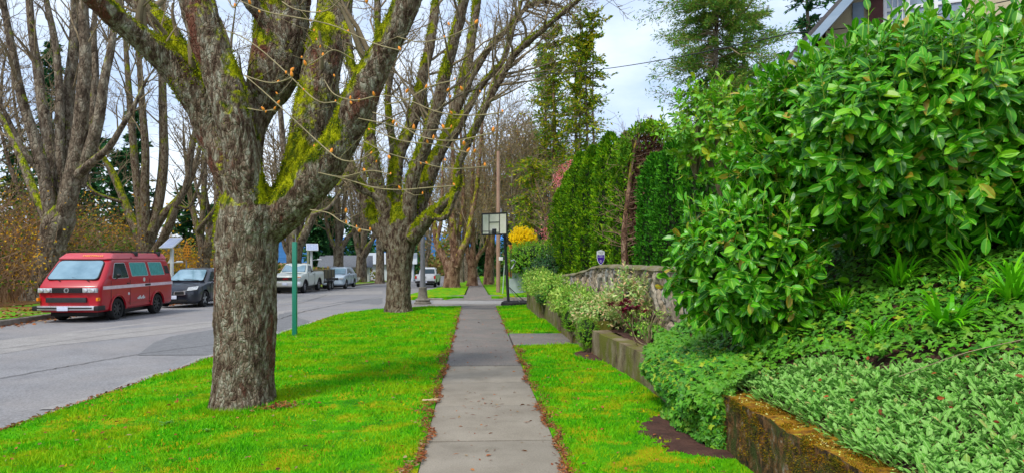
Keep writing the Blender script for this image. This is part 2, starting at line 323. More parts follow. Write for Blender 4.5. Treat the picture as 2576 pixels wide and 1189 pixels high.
# cracks: thin dark ribbons
def ribbon(name, pts, wd, m, dz):
    q = spline([(x, y) for x, y in pts], 40); q = q + rng.normal(0, .02, q.shape); mb = MB()
    for (a, b) in zip(q[:-1], q[1:]):
        n = np.array([-(b-a)[1], (b-a)[0]]); n = n / max(1e-6, np.linalg.norm(n)) * wd * .5
        mb.poly([(*(a-n), float(base(a[1]))-.2+dz), (*(b-n), float(base(b[1]))-.2+dz), (*(b+n), float(base(b[1]))-.2+dz), (*(a+n), float(base(a[1]))-.2+dz)])
    o = mb.build(name, m); o['kind'] = 'structure'
M['crack'] = mat('crack', [(.07,.068,.066)], 4, .95)
ribbon('road_crack', [rd(-20,955), rd(150,925), rd(340,892), rd(540,866)], .03, M['crack'], .011)
ribbon('road_crack', [rd(-20,880), rd(200,852), rd(520,812)], .02, M['crack'], .011)
ribbon('road_crack', [rd(700,803), rd(800,775), rd(960,745)], .04, M['crack'], .012)
ribbon('road_crack', [rd(820,742), rd(760,760), rd(700,770)], .03, M['crack'], .012)

def lawn_z(X, Y):
    s = np.clip((SWL - X) / 4.2, 0, 1)
    return base(Y) + .012 - .11 * s**1.4 + .02 * fbm2(X, Y, .8, 3) + .012 * fbm2(X, Y, 3., 4)
def near_left(y):
    x = xn(y)
    if y > 21.0: t = min(1, (y - 21.0) / 3.4); x = x + (1 - math.sqrt(max(0, 1 - t * t))) * 3.1
    return (x, SWL)
grid('lawn', near_left, np.concatenate([np.linspace(-3, 21, 49), np.linspace(21.2, 24.4, 22)]), lawn_z, M['grass'], nx=24, skirt=.2)
def rz(X, Y): return base(Y) + .012 + .03 * np.clip((X - .8) / 1.2, 0, 1) + .015 * fbm2(X, Y, 1., 8) + .01 * fbm2(X, Y, 4., 4)
def wallx(y): return float(np.interp(y, [-3, 6, 9, 12, 23, 26], [2.24, 2.2, 2.24, 2.08, 1.9, 1.9])) + .03
grid('lawn', lambda y: (SWR, wallx(y)), np.linspace(-3, 13.35, 40), rz, M['grass'], nx=10, skirt=.2)
grid('lawn', lambda y: (SWR, wallx(y)), np.linspace(15.45, 24.3, 24), rz, M['grass'], nx=10, skirt=.2)
grid('lawn', lambda y: (1.35 + (y - 25) * .1, 14), np.linspace(25.3, 27.2, 8), lambda X, Y: base(Y) - .03 + .02 * fbm2(X, Y, 1., 5), M['grass'], nx=20, skirt=.15)
# sidewalk slabs with joints
js = [-3, -1.2, .4, 2.0, 3.5, 5.0, 6.5, 8.05, 9.55, 11.0, 12.4, 14.3, 16.7, 19.4, 22.0, 24.7]
mb = MB(); mb2 = MB()
for a, b in zip(js[:-1], js[1:]):
    (mb if b < 11.5 else mb2).box((SWL + .004, a + .009, -.15), (SWR - .004, b - .009, .0 + .003 * math.sin(a * 7)))
mb.build('sidewalk', M['concrete'], bevel=.004)['kind'] = 'structure'
mb2.build('sidewalk', M['aggregate'], bevel=.004)['kind'] = 'structure'
mb = MB(); mb.box((SWR + .02, 13.4, -.12), (wallx(14.4) - .02, 14.42, .02)); mb.box((SWR + .02, 14.43, -.12), (wallx(14.4) - .02, 15.42, .018)); mb.build('walkway', M['aggregate'], bevel=.004)['kind'] = 'structure'
mb = MB(); mb.box((-2.9, 24.42, -.16), (-.2, 26.1, -.035)); mb.box((-.19, 24.72, -.17), (1.9, 26.1, -.04)); mb.box((1.91, 24.35, -.17), (2.8, 25.25, -.03))
mb.build('corner_pavement', mat('corner_concrete', [(.26,.22,.18),(.33,.29,.25)], 1.5, .9, bump=.004, bscale=100), bevel=.004)['kind'] = 'structure'
# far block
def zb(X, Y): return base(Y) - .04 + .02 * fbm2(X, Y, .5, 11)
def fl(y): return (xn(y) + (1 - math.sqrt(max(0, 1 - min(1, max(0, 36.6 - y) / 3) ** 2))) * 2.6, SWL - .1)
grid('lawn', fl, np.concatenate([np.linspace(34.6, 37, 12), np.linspace(38, 190, 60)]), zb, M['grass'], nx=8, skirt=.2)
grid('lawn', lambda y: (SWR + .1, 30), np.concatenate([np.linspace(34.4, 37, 8), np.linspace(38, 190, 60)]), lambda X, Y: base(Y) - .04 + .045 * np.clip(X - 1.5, 0, 6), M['grass'], nx=30, skirt=.2)
mb = MB()
for a in np.arange(33.9, 110, 1.6):
    h = float(base(a)) - .03; h0 = h - (.15 if a < 34 else 0); mb.add([(SWL - (1.0 if a < 36 else 0), a, h - .25), (SWR + (1.0 if a < 36 else 0), a, h - .25), (SWR, a + 1.58, h - .15 - .03), (SWL, a + 1.58, h - .18),
        (SWL - (1.0 if a < 36 else 0), a, h0), (SWR + (1.0 if a < 36 else 0), a, h0), (SWR, a + 1.58, h - .033), (SWL, a + 1.58, h - .033)], [(4,5,6,7),(0,1,5,4),(1,2,6,5),(3,0,4,7)])
mb.build('sidewalk', M['aggregate'])['kind'] = 'structure'
# kerbs
def kerb(pts, h=.15, wd=.15):
    q = np.array(pts); q = spline(q, len(q) * 6) if len(q) > 2 else q; mb = MB(); V = []
    for i, p in enumerate(q):
        t = q[min(i+1, len(q)-1)] - q[max(i-1, 0)]; n = np.array([-t[1], t[0]]); n /= np.linalg.norm(n); z = float(base(p[1])) - .2
        for (s, zz) in ((0, z - .05), (0, z + h - .02), (.02, z + h), (wd, z + h), (wd, z - .05)): V.append((p[0] + n[0]*s, p[1] + n[1]*s, zz))
    F = [(i*5+k, (i+1)*5+k, (i+1)*5+k+1, i*5+k+1) for i in range(len(q)-1) for k in range(4)] + [(0,1,2,3,4), tuple((len(q)-1)*5+k for k in (4,3,2,1,0))]
    mb.add(V, F); mb.build('kerb', M['kerb'])['kind'] = 'structure'
kerb([(xfar(y), y) for y in (-15, 0, 12, 25, 40, 52, 62, 80, 110, 160)], .16)
kerb([(1.9, 34.15), (3, 34.1), (20, 34.1), (44, 34.1)], .13)
kerb([(-1.6, 34.2), (-2.6, 34.5), (-3.3, 35.2), (-3.7, 36.4), (xn(40) - .02, 40), (xn(60), 60), (xn(90), 90), (xn(150), 150)][::-1], .1)
# verge on the far side of the avenue
def vz(X, Y): return base(Y) - .04 + .035 * np.clip(-13.4 - X, 0, 30) + .12 * fbm2(X, Y, .35, 2)
grid('verge', lambda y: (xfar(y) - 3.2, xfar(y) - .15), np.linspace(-10, 130, 100), vz, mat('verge_grass', [(.05,.20,.004),(.12,.36,.004),(.28,.09,.02)], 1.6, .95, bump=.04, bscale=30, detail=9, cols2=(.30,.11,.03), scale2=.8, lo2=.5, hi2=.6), nx=14, skirt=.1)
grid('undergrowth_ground', lambda y: (-120, xfar(y) - 3.2), np.linspace(-10, 160, 60), vz, M['litter'], nx=60)
# distant wooded mountains, blue of the hazy air put into their base colour
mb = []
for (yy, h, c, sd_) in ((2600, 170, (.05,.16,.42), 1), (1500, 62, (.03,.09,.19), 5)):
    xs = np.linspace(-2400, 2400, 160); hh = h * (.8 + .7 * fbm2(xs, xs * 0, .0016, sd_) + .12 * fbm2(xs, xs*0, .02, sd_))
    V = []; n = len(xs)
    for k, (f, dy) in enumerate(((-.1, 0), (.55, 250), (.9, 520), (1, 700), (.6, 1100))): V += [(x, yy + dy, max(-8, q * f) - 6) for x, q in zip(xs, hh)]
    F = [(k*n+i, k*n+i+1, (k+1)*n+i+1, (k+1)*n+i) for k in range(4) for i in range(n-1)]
    o = obj_np('hills', V, F, mat('hill_haze_blue', [c, tuple(q * 1.5 for q in c)], .02, 1, spec=0), smooth=True); o['kind'] = 'structure'

# ---------------------------------------------------------------- garden walls and bank
M['mossconc'] = mat('mossy_concrete', [(.075,.05,.025),(.19,.145,.08),(.28,.23,.15)], 4.2, .95, bump=.02, bscale=45, stretch=(1,1,.7), cols2=(.13,.13,.015), scale2=2.6, lo2=.44, hi2=.60, detail=10)
M['mossbrown'] = mat('brown_moss_concrete', [(.012,.009,.006),(.07,.04,.014),(.22,.10,.03),(.30,.26,.20)], 13, .98, bump=.05, bscale=50, cols2=(.06,.075,.012), scale2=5, lo2=.48, hi2=.60, detail=12, stretch=(1,1,.85))
M['mosstop'] = mat('orange_moss', [(.08,.035,.004),(.28,.12,.005),(.42,.22,.006),(.30,.28,.01)], 13, .98, bump=.03, bscale=70, cols2=(.50,.52,.03), scale2=10, lo2=.60, hi2=.66, detail=8)
def rough_wall(name, pts, th, zb, zt, m, label, group=None, amp=.012, mtop=None, step=.07):
    """a wall along a polyline (outer face), thickness to its right (+x), pitted surface"""
    q = np.array(pts, float); Ls = np.r_[0, np.cumsum(np.linalg.norm(np.diff(q, axis=0), axis=1))]; n = max(3, int(Ls[-1] / step)); s = np.linspace(0, Ls[-1], n)
    X = np.interp(s, Ls, q[:, 0]); Y = np.interp(s, Ls, q[:, 1]); Tn = zt(Y) if callable(zt) else np.full(n, float(zt))
    nz_ = 7; prof = []
    for k in range(nz_): prof.append((0, k / (nz_ - 1), 1))
    prof[-1] = (.012, 1, 1)
    tt = [(.25, 1), (.5, 1), (.75, 1), (1, 1), (1, .5), (1, 0)]
    rows = []
    for (a, b, _) in prof: rows.append((a, b))
    for (a, b) in tt: rows.append((a, b))
    V = []
    for (a, b) in rows:
        xo = X + a * th; z = zb + (Tn - zb) * b
        w_ = np.array([mnoise.fractal(Vector((x * 3, y * 3, zz * 3)), .7, 2, 4) for x, y, zz in zip(xo, Y, z)]) * amp
        V.append(np.stack([xo + (w_ if np.all(a == 0) else 0), Y, z + (w_ * .8 if b == 1 else 0)], -1))
    V = np.array(V).reshape(-1, 3); m_ = len(rows)
    F = []; mi = []
    for r_ in range(m_ - 1):
        for i in range(n - 1): F.append((r_*n+i, (r_+1)*n+i, (r_+1)*n+i+1, r_*n+i+1)); mi.append(1 if (mtop and nz_ - 2 < r_ < nz_ + 3) else 0)
    mb = MB(); mb.add(V, F); mb.m = mi
    mb.f.append(tuple(r_*n for r_ in range(m_ - 1, -1, -1))); mb.f.append(tuple(r_*n + n - 1 for r_ in range(m_))); mb.m += [0, 0]
    o = mb.build(name, [m, mtop] if mtop else m, smooth=50)
    return tag(o, label, 'wall', group)
GW = 'low concrete garden walls along the lawn'
rough_wall('retaining_wall', [(2.2, -1.0), (2.2, 6.15)], .37, -.1, .53, M['mossbrown'], 'near low garden wall covered in orange moss beside the grey-green groundcover', GW, .03, M['mosstop'], .04)
rough_wall('retaining_wall', [(2.27, 6.17), (2.25, 9), (2.06, 11.9)], .28, -.1, .46, M['mossconc'], 'long low concrete wall between the ivy mound and the dark green ball shrubs', GW, .015, M['mossconc'])
rough_wall('retaining_wall', [(1.98, 12.15), (2.0, 13.45)], .5, -.1, .60, M['mossconc'], 'short low concrete wall on the near side of the side path, under a ball shrub', GW, .015)
rough_wall('retaining_wall', [(1.93, 15.6), (1.9, 18.6)], .3, -.1, .60, M['mossconc'], 'low concrete wall just beyond the side path', GW, .015)
rough_wall('retaining_wall', [(1.78, 18.65), (1.76, 23.0)], .3, -.1, .66, M['mossconc'], 'farthest low concrete wall, streaked orange, ending beside the basketball hoop base', GW, .015)
mb = MB(); mb.box((1.98, 13.6, -.1), (3.0, 15.5, .16)); mb.box((2.35, 13.6, .16), (3.0, 15.5, .32))
tag(mb.build('entry_steps', M['mossconc'], bevel=.01), 'low mossy concrete step at the end of the side path', 'steps')
def stonetop(y): return np.interp(y, [8, 15.2, 16.6, 18.5, 21, 23], [1.56, 1.54, 1.5, 1.28, 1.16, 1.05])
def bankz(x, y):
    x = np.asarray(x, float); y = np.asarray(y, float)
    near = .53 + np.clip(x - 2.4, 0, 20) * np.clip(.3 + .09 * (y - 3), .12, .9); near = np.minimum(near, 1.86)
    up = np.where(x > 3.1, stonetop(y) - .08 + .05 * (x - 3.1), .45 + .03 * np.sin(y * 3))
    up = np.where(y > 15.5, np.minimum(up, np.where(x > 3.1, 9, .55)), up)
    t = np.clip((y - 8.6) / 1.0, 0, 1); t = t * t * (3 - 2 * t)
    return near * (1 - t) + up * t + .04 * fbm2(x, y, 1.3, 9)
grid('garden_bank', lambda y: (wallx(y) + .2, 34), np.linspace(-3, 24.2, 110), lambda X, Y: np.where(Y > 23.5, .3, bankz(X, Y)), M['dirt'], nx=150)
# upper stone wall: irregular upright stones, real relief
def stone_wall():
    n, k = 620, 60; Yv = np.linspace(8.6, 22.6, n); X0 = np.interp(Yv, [8.6, 15.5, 17.2, 18.5, 22.6], [3.1, 3.02, 2.98, 2.8, 2.7])
    g = []; lay = []
    cells = []; r = random.Random(3)
    for i in range(n):
        col = []
        zt = float(stonetop(Yv[i]))
        for j in range(k):
            z = .3 + (zt - .3) * j / (k - 1)
            v = mnoise.voronoi(Vector((Yv[i] * 3.6 + .25 * math.sin(z * 9), z * 2.3 + .3 * math.sin(Yv[i] * 2.3), 4.2)))
            d1, d2 = v[0][0], v[0][1]; cid = v[1][0]
            h = min(1, (d2 - d1) / .16); rnd = (math.sin(cid.x * 12.9 + cid.y * 78.2) * 43758.5) % 1
            x = X0[i] - .05 * h - .045 * rnd * h + .02 * mnoise.fractal(Vector((Yv[i] * 9, z * 9, 0)), .7, 2, 3)
            if j >= k - 3: x = X0[i] - .07
            col.append((x, Yv[i], z)); lay.append((rnd * .8 + .1) * (h > .35))
        g.append(col)
    V = np.array(g).reshape(-1, 3); i, j = np.meshgrid(np.arange(n - 1), np.arange(k - 1), indexing='ij')
    F = np.stack([i*k+j, i*k+j+1, (i+1)*k+j+1, (i+1)*k+j], -1).reshape(-1, 4)
    m = bpy.data.materials.new('fieldstone'); m.use_nodes = True; t = m.node_tree; b = t.nodes['Principled BSDF']; b.inputs['Roughness'].default_value = .9
    a = _n(t, 'ShaderNodeAttribute', attribute_name='stone'); rr = _n(t, 'ShaderNodeValToRGB'); el = rr.color_ramp.elements
    for q in range(4): el.new(.5)
    for q, (p_, c) in enumerate(((0, (.045,.036,.028)), (.12, (.22,.16,.10)), (.35, (.33,.28,.20)), (.5, (.36,.25,.14)), (.7, (.26,.26,.24)), (.9, (.42,.34,.23)))): el[q].position = p_; el[q].color = (*c, 1)
    nz_ = _n(t, 'ShaderNodeTexNoise'); nz_.inputs['Scale'].default_value = 14; nz_.inputs['Detail'].default_value = 8; tcn = _n(t, 'ShaderNodeTexCoord'); t.links.new(tcn.outputs['Object'], nz_.inputs['Vector'])
    mxn = _n(t, 'ShaderNodeMix', data_type='RGBA', blend_type='MULTIPLY'); mxn.inputs[0].default_value = 1; k2 = _n(t, 'ShaderNodeMapRange'); k2.inputs[1].default_value = .3; k2.inputs[2].default_value = .7; k2.inputs[3].default_value = .5; k2.inputs[4].default_value = 1.25
    l = t.links.new; l(a.outputs['Fac'], rr.inputs[0]); l(rr.outputs[0], mxn.inputs[6]); l(nz_.outputs[0], k2.inputs[0]); l(k2.outputs[0], mxn.inputs[7]); l(mxn.outputs[2], b.inputs['Base Color'])
    bp = _n(t, 'ShaderNodeBump'); bp.inputs['Distance'].default_value = .02; l(nz_.outputs[0], bp.inputs['Height']); l(bp.outputs[0], b.inputs['Normal'])
    root = empty('stone_wall', (3.0, 15, .3), 0, 'upper garden wall of upright fieldstones with a rounded cap, below the cedar hedge', 'wall')
    obj_np('stone_face', V, F, m, root, smooth=True, attr={'stone': lay})
    mb = MB(); Vc = []; ns = 90
    for y in np.linspace(8.6, 22.6, ns):
        x = float(np.interp(y, [8.6, 15.5, 17.2, 18.5, 22.6], [3.1, 3.02, 2.98, 2.8, 2.7])); z = float(stonetop(y)) + .01 * math.sin(y * 6)
        for (dx, dz) in ((-.10, -.03), (-.09, .01), (-.03, .035), (.12, .04), (.26, .02), (.28, -.3)): Vc.append((x + dx, y, z + dz))
    mb.add(Vc, [(a*6+c, (a+1)*6+c, (a+1)*6+c+1, a*6+c+1) for a in range(ns-1) for c in range(5)] + [(0,1,2,3,4,5), tuple((ns-1)*6+c for c in (5,4,3,2,1,0))])
    mb.build('cap', mat('wall_cap', [(.17,.14,.09),(.27,.24,.17)], 6, .95, bump=.01, bscale=40, cols2=(.16,.15,.05), scale2=3), root, world=True, smooth=60)
stone_wall()
# ---------------------------------------------------------------- leaves
LT = {}
def tmpl(name, v, f, a=None): LT[name] = (np.array(v, float), np.array(f), np.array(a if a is not None else [1.] * len(v)))
# (along, across, up)
rw = ((.14,.55,.03),(.38,.95,.03),(.64,1.0,-.02),(.86,.66,-.08)); lv = [(0,0,0)]; lf = [(0,2,1),(0,3,2)]; la = [0]
for k, (t_, w_, u_) in enumerate(rw):
    lv += [(t_, -w_, u_ + .06), (t_, 0, u_), (t_, w_, u_ + .06)]; la += [1, 0, 1]; b_ = 1 + 3 * k
    if k < 3: lf += [(b_,b_+1,b_+3),(b_+1,b_+4,b_+3),(b_+1,b_+2,b_+4),(b_+2,b_+5,b_+4)]
lv.append((1.02, 0, -.15)); la.append(0); lf += [(10,11,13),(11,12,13)]
tmpl('laurel', lv, lf, la)
tmpl('oval', [(0,0,0),(.35,-.8,.06),(.35,0,0),(.35,.8,.06),(.75,-.9,.02),(.75,0,-.06),(.75,.9,.02),(1,0,-.14)],
     [(0,2,1),(0,3,2),(1,2,4),(2,5,4),(2,3,5),(3,6,5),(4,5,7),(5,6,7)], [0,1,0,1,1,0,1,0])
tmpl('dia', [(0,0,0),(.5,-1,.05),(1,0,0),(.5,1,.05)], [(0,2,1),(0,3,2)])
iv = [(0.15,0,.06)]
for k, (a, r_) in enumerate(((180,.12),(125,.75),(100,.5),(62,.95),(35,.6),(0,1.0),(-35,.6),(-62,.95),(-100,.5),(-125,.75))): iv.append((.15 + .55*r_*math.cos(R(a)), 1.0*r_*math.sin(R(a)), -.06*r_))
tmpl('ivy', iv, [(0, 1+(i+1)%10, 1+i) for i in range(10)], [0]+[1]*10)
def leaves(c, d, n, ln, wd, kind='dia', jit=0):
    """c, d, n: (M,3) base, direction, face normal; ln, wd: (M,) length and half width"""
    T, F, A = LT[kind]; c = np.asarray(c, float); Mn = len(c); d = unit(np.asarray(d, float)); n = np.asarray(n, float)
    n = unit(n - (n * d).sum(-1, keepdims=True) * d); s = np.cross(d, n)
    ln = np.broadcast_to(ln, (Mn,)); wd = np.broadcast_to(wd, (Mn,))
    V = c[:, None] + T[None, :, :1] * ln[:, None, None] * d[:, None] + T[None, :, 1:2] * wd[:, None, None] * s[:, None] + T[None, :, 2:3] * ln[:, None, None] * n[:, None]
    return V.reshape(-1, 3), (F[None] + (np.arange(Mn) * len(T))[:, None, None]).reshape(-1, 3), np.tile(A, Mn)
def leafobj(name, packs, m, parent=None):
    Vs, Fs, As, o = [], [], [], 0
    for V, F, A in packs: Vs.append(V); Fs.append(F + o); As.append(A); o += len(V)
    return obj_np(name, np.concatenate(Vs), np.concatenate(Fs), m, parent, smooth=False, attr={'across': np.concatenate(As)})
def rdir(n, r=rng): return unit(r.normal(size=(n, 3)))

M['laurel'] = leafmat('laurel_leaf', [(.022,.14,.004),(.055,.29,.004),(.10,.42,.005),(.03,.19,.005),(.22,.56,.008)], .36, .26, .45, midrib=(.30,.58,.05), old=(.42,.30,.03))
M['laurelold'] = leafmat('laurel_leaf_yellowish', [(.06,.26,.006),(.13,.44,.006),(.26,.56,.01),(.08,.32,.01),(.44,.48,.01)], .33, .3, .5, midrib=(.28,.5,.05))
M['shoot'] = mat('green_shoot', [(.22,.36,.03),(.36,.42,.06)], 8, .6)
M['ivy'] = leafmat('ivy_leaf', [(.014,.09,.009),(.04,.21,.013),(.08,.33,.018),(.15,.44,.018),(.022,.14,.01),(.40,.50,.025)], .5, .22, .3, big=((.12,.34,.02), 1.6))
M['lamb'] = leafmat('woolly_leaf', [(.11,.31,.04),(.19,.44,.075),(.30,.55,.14),(.14,.39,.035)], .9, .3, .1, old=(.46,.42,.14), midrib=(.42,.64,.22))
M['strap'] = leafmat('strap_leaf', [(.07,.36,.006),(.14,.52,.008),(.24,.64,.01)], .3, .3, .5)
M['strapdark'] = leafmat('dark_strap_leaf', [(.015,.13,.006),(.04,.24,.008),(.08,.34,.01)], .35, .25, .4)
M['thuja'] = leafmat('thuja_spray', [(.04,.16,.004),(.12,.34,.005),(.23,.46,.006),(.42,.58,.012)], .7, .22, .15, big=((.035,.12,.006), 3.0))
M['thujadark'] = leafmat('dark_thuja_spray', [(.015,.10,.006),(.035,.19,.007),(.09,.32,.01)], .7, .15, .15)
M['brownfoliage'] = leafmat('brown_thuja', [(.09,.045,.03),(.16,.08,.05),(.22,.12,.06)], .9, .1, .1)
M['conifer'] = leafmat('conifer_needles', [(.012,.065,.03),(.03,.12,.04),(.06,.17,.04)], .8, .15, .1)
M['pine'] = leafmat('olive_needles', [(.06,.20,.04),(.14,.34,.04),(.28,.42,.05),(.26,.22,.07)], .8, .25, .1)
M['yellowgreen'] = leafmat('yellow_green_needles', [(.06,.17,.015),(.14,.26,.01),(.32,.36,.01),(.42,.33,.02)], .8, .25, .1)
M['autumn'] = leafmat('autumn_leaf', [(.62,.30,.01),(.78,.46,.015),(.52,.18,.01),(.36,.40,.02)], .7, .3, .2)
M['hedge'] = leafmat('hedge_leaf', [(.05,.22,.006),(.13,.36,.008),(.28,.48,.01)], .5, .2, .3)
M['darkhedge'] = leafmat('dark_hedge_leaf', [(.01,.07,.012),(.02,.12,.015),(.05,.22,.02)], .3, .15, .5)
M['core'] = mat('inner_shade_dark', [(.008,.02,.005),(.02,.035,.008)], 5, .95)  # near-black, the shade between leaves painted as a colour
M['browncore'] = mat('dead_foliage', [(.04,.025,.015),(.10,.055,.03)], 9, .95)

M['budleaf'] = leafmat('bud_leaf', [(.30,.13,.05),(.42,.22,.08),(.30,.30,.06),(.52,.36,.08),(.24,.10,.06)], .8, .3, .1)
M['moss'] = leafmat('moss_tuft', [(.10,.15,.004),(.22,.28,.004),(.38,.42,.005),(.30,.22,.01)], .9, .2, .05)
# ---------------------------------------------------------------- bare trees
def grow(Pn, Rn, per, Lr, spread, up, r, n=6, rk=.5, rmin=.004, tmin=.25, wob=.08, tmax=1.0):
    """children for every parent path: (M,n,3) -> (M*per,n,3)"""
    Mn, pn, _ = Pn.shape; K = Mn * per
    par = np.repeat(np.arange(Mn), per); t = r.uniform(tmin, tmax, K) * (pn - 1 - 1e-4); i = t.astype(int); f = (t - i)[:, None]
    s = Pn[par, i] * (1 - f) + Pn[par, i + 1] * f; rad = (Rn[par, i] * (1 - f[:, 0]) + Rn[par, i + 1] * f[:, 0]) * rk * r.uniform(.7, 1.1, K)
    T = unit(Pn[par, i + 1] - Pn[par, i]); side = unit(np.cross(T, rdir(K, r)))
    d = unit(T * (1 - spread) + side * spread + np.array([0, 0, 1]) * up * r.uniform(.2, 1, K)[:, None])
    plen = np.linalg.norm(Pn[par, -1] - Pn[par, 0], axis=-1); Ln = np.clip(plen * Lr, .25, 9) * r.uniform(.55, 1.25, K) * (1 - .35 * t / pn)
    tt = np.linspace(0, 1, n)[None, :, None]
    curl = unit(rdir(K, r) + np.array([0, 0, .8 * up]))[:, None] * r.uniform(.05, .45, K)[:, None, None]
    Q = s[:, None] + Ln[:, None, None] * (d[:, None] * tt + curl * tt ** 2) + r.normal(0, 1, (K, n, 3)) * wob * (Ln / n)[:, None, None] * (tt > 0)
    Rr = np.maximum(rad, rmin)[:, None] * (1 - .72 * tt[:, :, 0])
    return Q, np.maximum(Rr, rmin * .6)
def limb(rows, d0, n=14):              # rows of (u, v, width px, depth offset)
    q = spline(rows, n); pts = [P(a[0], a[1], d0 + a[3]) for a in q]
    return np.array([tuple(p) for p in pts]), np.array([max(.012, a[2] * .5 * (d0 + a[3]) / FP) for a in q])
def wood_mesh(name, limbs, m, parent, k=12, voxel=0, disp=None, seed=0, moss=None):
    parts = []
    for (p, r_) in limbs:
        V, F = tubes(p[None], r_[None], k); parts.append((V, F))
    if not voxel:
        V, F = cat(parts); return obj_np(name, V, F, m, parent, smooth=True)
    mb = MB()
    for (V, F), (p, r_) in zip(parts, limbs):
        i = len(mb.v); mb.add(V, F); n = len(p); mb.f.append(tuple(range(i + k - 1, i - 1, -1))); mb.f.append(tuple(range(i + (n-1)*k, i + n*k))); mb.m += [0, 0]
    tmp = mb.build(name + '_rough', m); md = tmp.modifiers.new('r', 'REMESH'); md.mode = 'VOXEL'; md.voxel_size = voxel
    ms = tmp.modifiers.new('s', 'SMOOTH'); ms.factor = .5; ms.iterations = 4
    dg = bpy.context.evaluated_depsgraph_get(); me = bpy.data.meshes.new_from_object(tmp.evaluated_get(dg)); bpy.data.objects.remove(tmp)
    n = len(me.vertices); co = np.empty(n * 3, np.float32); no = np.empty(n * 3, np.float32); me.vertices.foreach_get('co', co); me.vertices.foreach_get('normal', no)
    co = co.reshape(-1, 3); no = no.reshape(-1, 3); h = np.empty(n); a, b, c_ = disp
    for i in range(n):
        x, y, z = map(float, co[i]); wv = Vector((x * a, y * a, z * a * .5)); v = mnoise.voronoi(wv)[0]
        h[i] = min(1, (v[1] - v[0]) * 3) * b + mnoise.fractal(Vector((x*2.2, y*2.2, z*1.4)), .9, 2, 4) * c_
    co = co + no * h[:, None]; me.vertices.foreach_set('co', co.ravel().astype(np.float32)); me.polygons.foreach_set('use_smooth', np.ones(len(me.polygons), bool)); me.update()
    if moss:
        r_ = np.random.default_rng(1); w_ = no[:, 2] * .5 - no[:, 0] * .18 + np.array([mnoise.fractal(Vector(tuple(map(float, q * 1.7))), .8, 2, 3) for q in co]) * .55 + np.clip((co[:, 2] - 2.2) * .25, -.35, .12)
        spots = [(690,462,8.2,.4),(300,55,7.5,.28),(365,105,7.8,.28),(425,160,8.0,.28),(480,215,8.1,.26),(640,200,8.0,.2),(600,90,7.8,.2),(740,330,8.5,.2),(845,340,8.0,.25)] if moss[0] < .03 else [(1150,470,20.9,.5),(1000,470,22,.5),(1080,480,22,.5),(950,420,21.6,.4),(1180,350,20.6,.4)]
        for (a_, b_, c_2, d_) in spots: w_ = w_ + .42 * np.exp(-((co - np.array(P(a_, b_, c_2))) ** 2).sum(-1) / d_ ** 2); ma = me.attributes.new('mossadd', 'FLOAT', 'POINT'); ma.data.foreach_set('value', np.clip((w_ - .18) * 3, 0, 1).astype(np.float32))
        ok = np.where(w_ > .30)[0]; sel = r_.choice(ok, min(moss[1], len(ok) * 6)); nn = no[sel]; q = co[sel] + r_.normal(0, .008, (len(sel), 3)); l_ = moss[0] * r_.uniform(.5, 1.4, len(sel))
        leafobj('moss', [leaves(q, nn + r_.normal(0, .6, (len(sel), 3)), r_.normal(0, 1, (len(sel), 3)), l_, l_ * .30, 'dia')], M['moss'], parent)
    me.materials.clear(); return link(name, me, m, parent, True)
def stack(limbs, n=8):                 # resample limbs to equal length arrays
    A, B = [], []
    for p, r_ in limbs:
        t = np.linspace(0, len(p) - 1, n); i = np.minimum(t.astype(int), len(p) - 2); f = (t - i); A.append(p[i]*(1-f[:,None]) + p[i+1]*f[:,None]); B.append(r_[i]*(1-f) + r_[i+1]*f)
    return np.array(A), np.array(B)
def twigs(limbs, parent, m, seed, c1=6, c2=4, c3=3, l1=.45, l2=.5, l3=.5, up=.5, rmin=.004, k=4, tmin=.3, spread=.6, name='twigs', r1max=.05, buds=0):
    r = np.random.default_rng(seed); A, B = stack(limbs)
    Q1, R1 = grow(A, np.minimum(B, r1max / .5), c1, l1, spread, up, r, 7, .5, rmin * 2, tmin); parts = [tubes(Q1, R1, k)]
    Q2, R2 = grow(Q1, R1, c2, l2, spread, up, r, 6, .6, rmin * 1.3, .2); parts.append(tubes(Q2, R2, 3))
    if c3: Q3, R3 = grow(Q2, R2, c3, l3, spread * .9, up, r, 5, .6, rmin, .2); parts.append(tubes(Q3, R3, 3))
    V, F = cat(parts); o = obj_np(name, V, F, m, parent, smooth=True); o['kind'] = 'stuff'; Qe = Q3 if c3 else Q2
    if buds:
        i = r.integers(0, len(Qe), min(9000, len(Qe) * 2)); q = Qe[i, r.integers(2, 5, len(i))]; l_ = buds * r.uniform(.5, 1.4, len(i)); leafobj('leaf_buds', [leaves(q, rdir(len(i), r), rdir(len(i), r), l_, l_ * .4, 'dia')], M['budleaf'], parent)
    return Qe

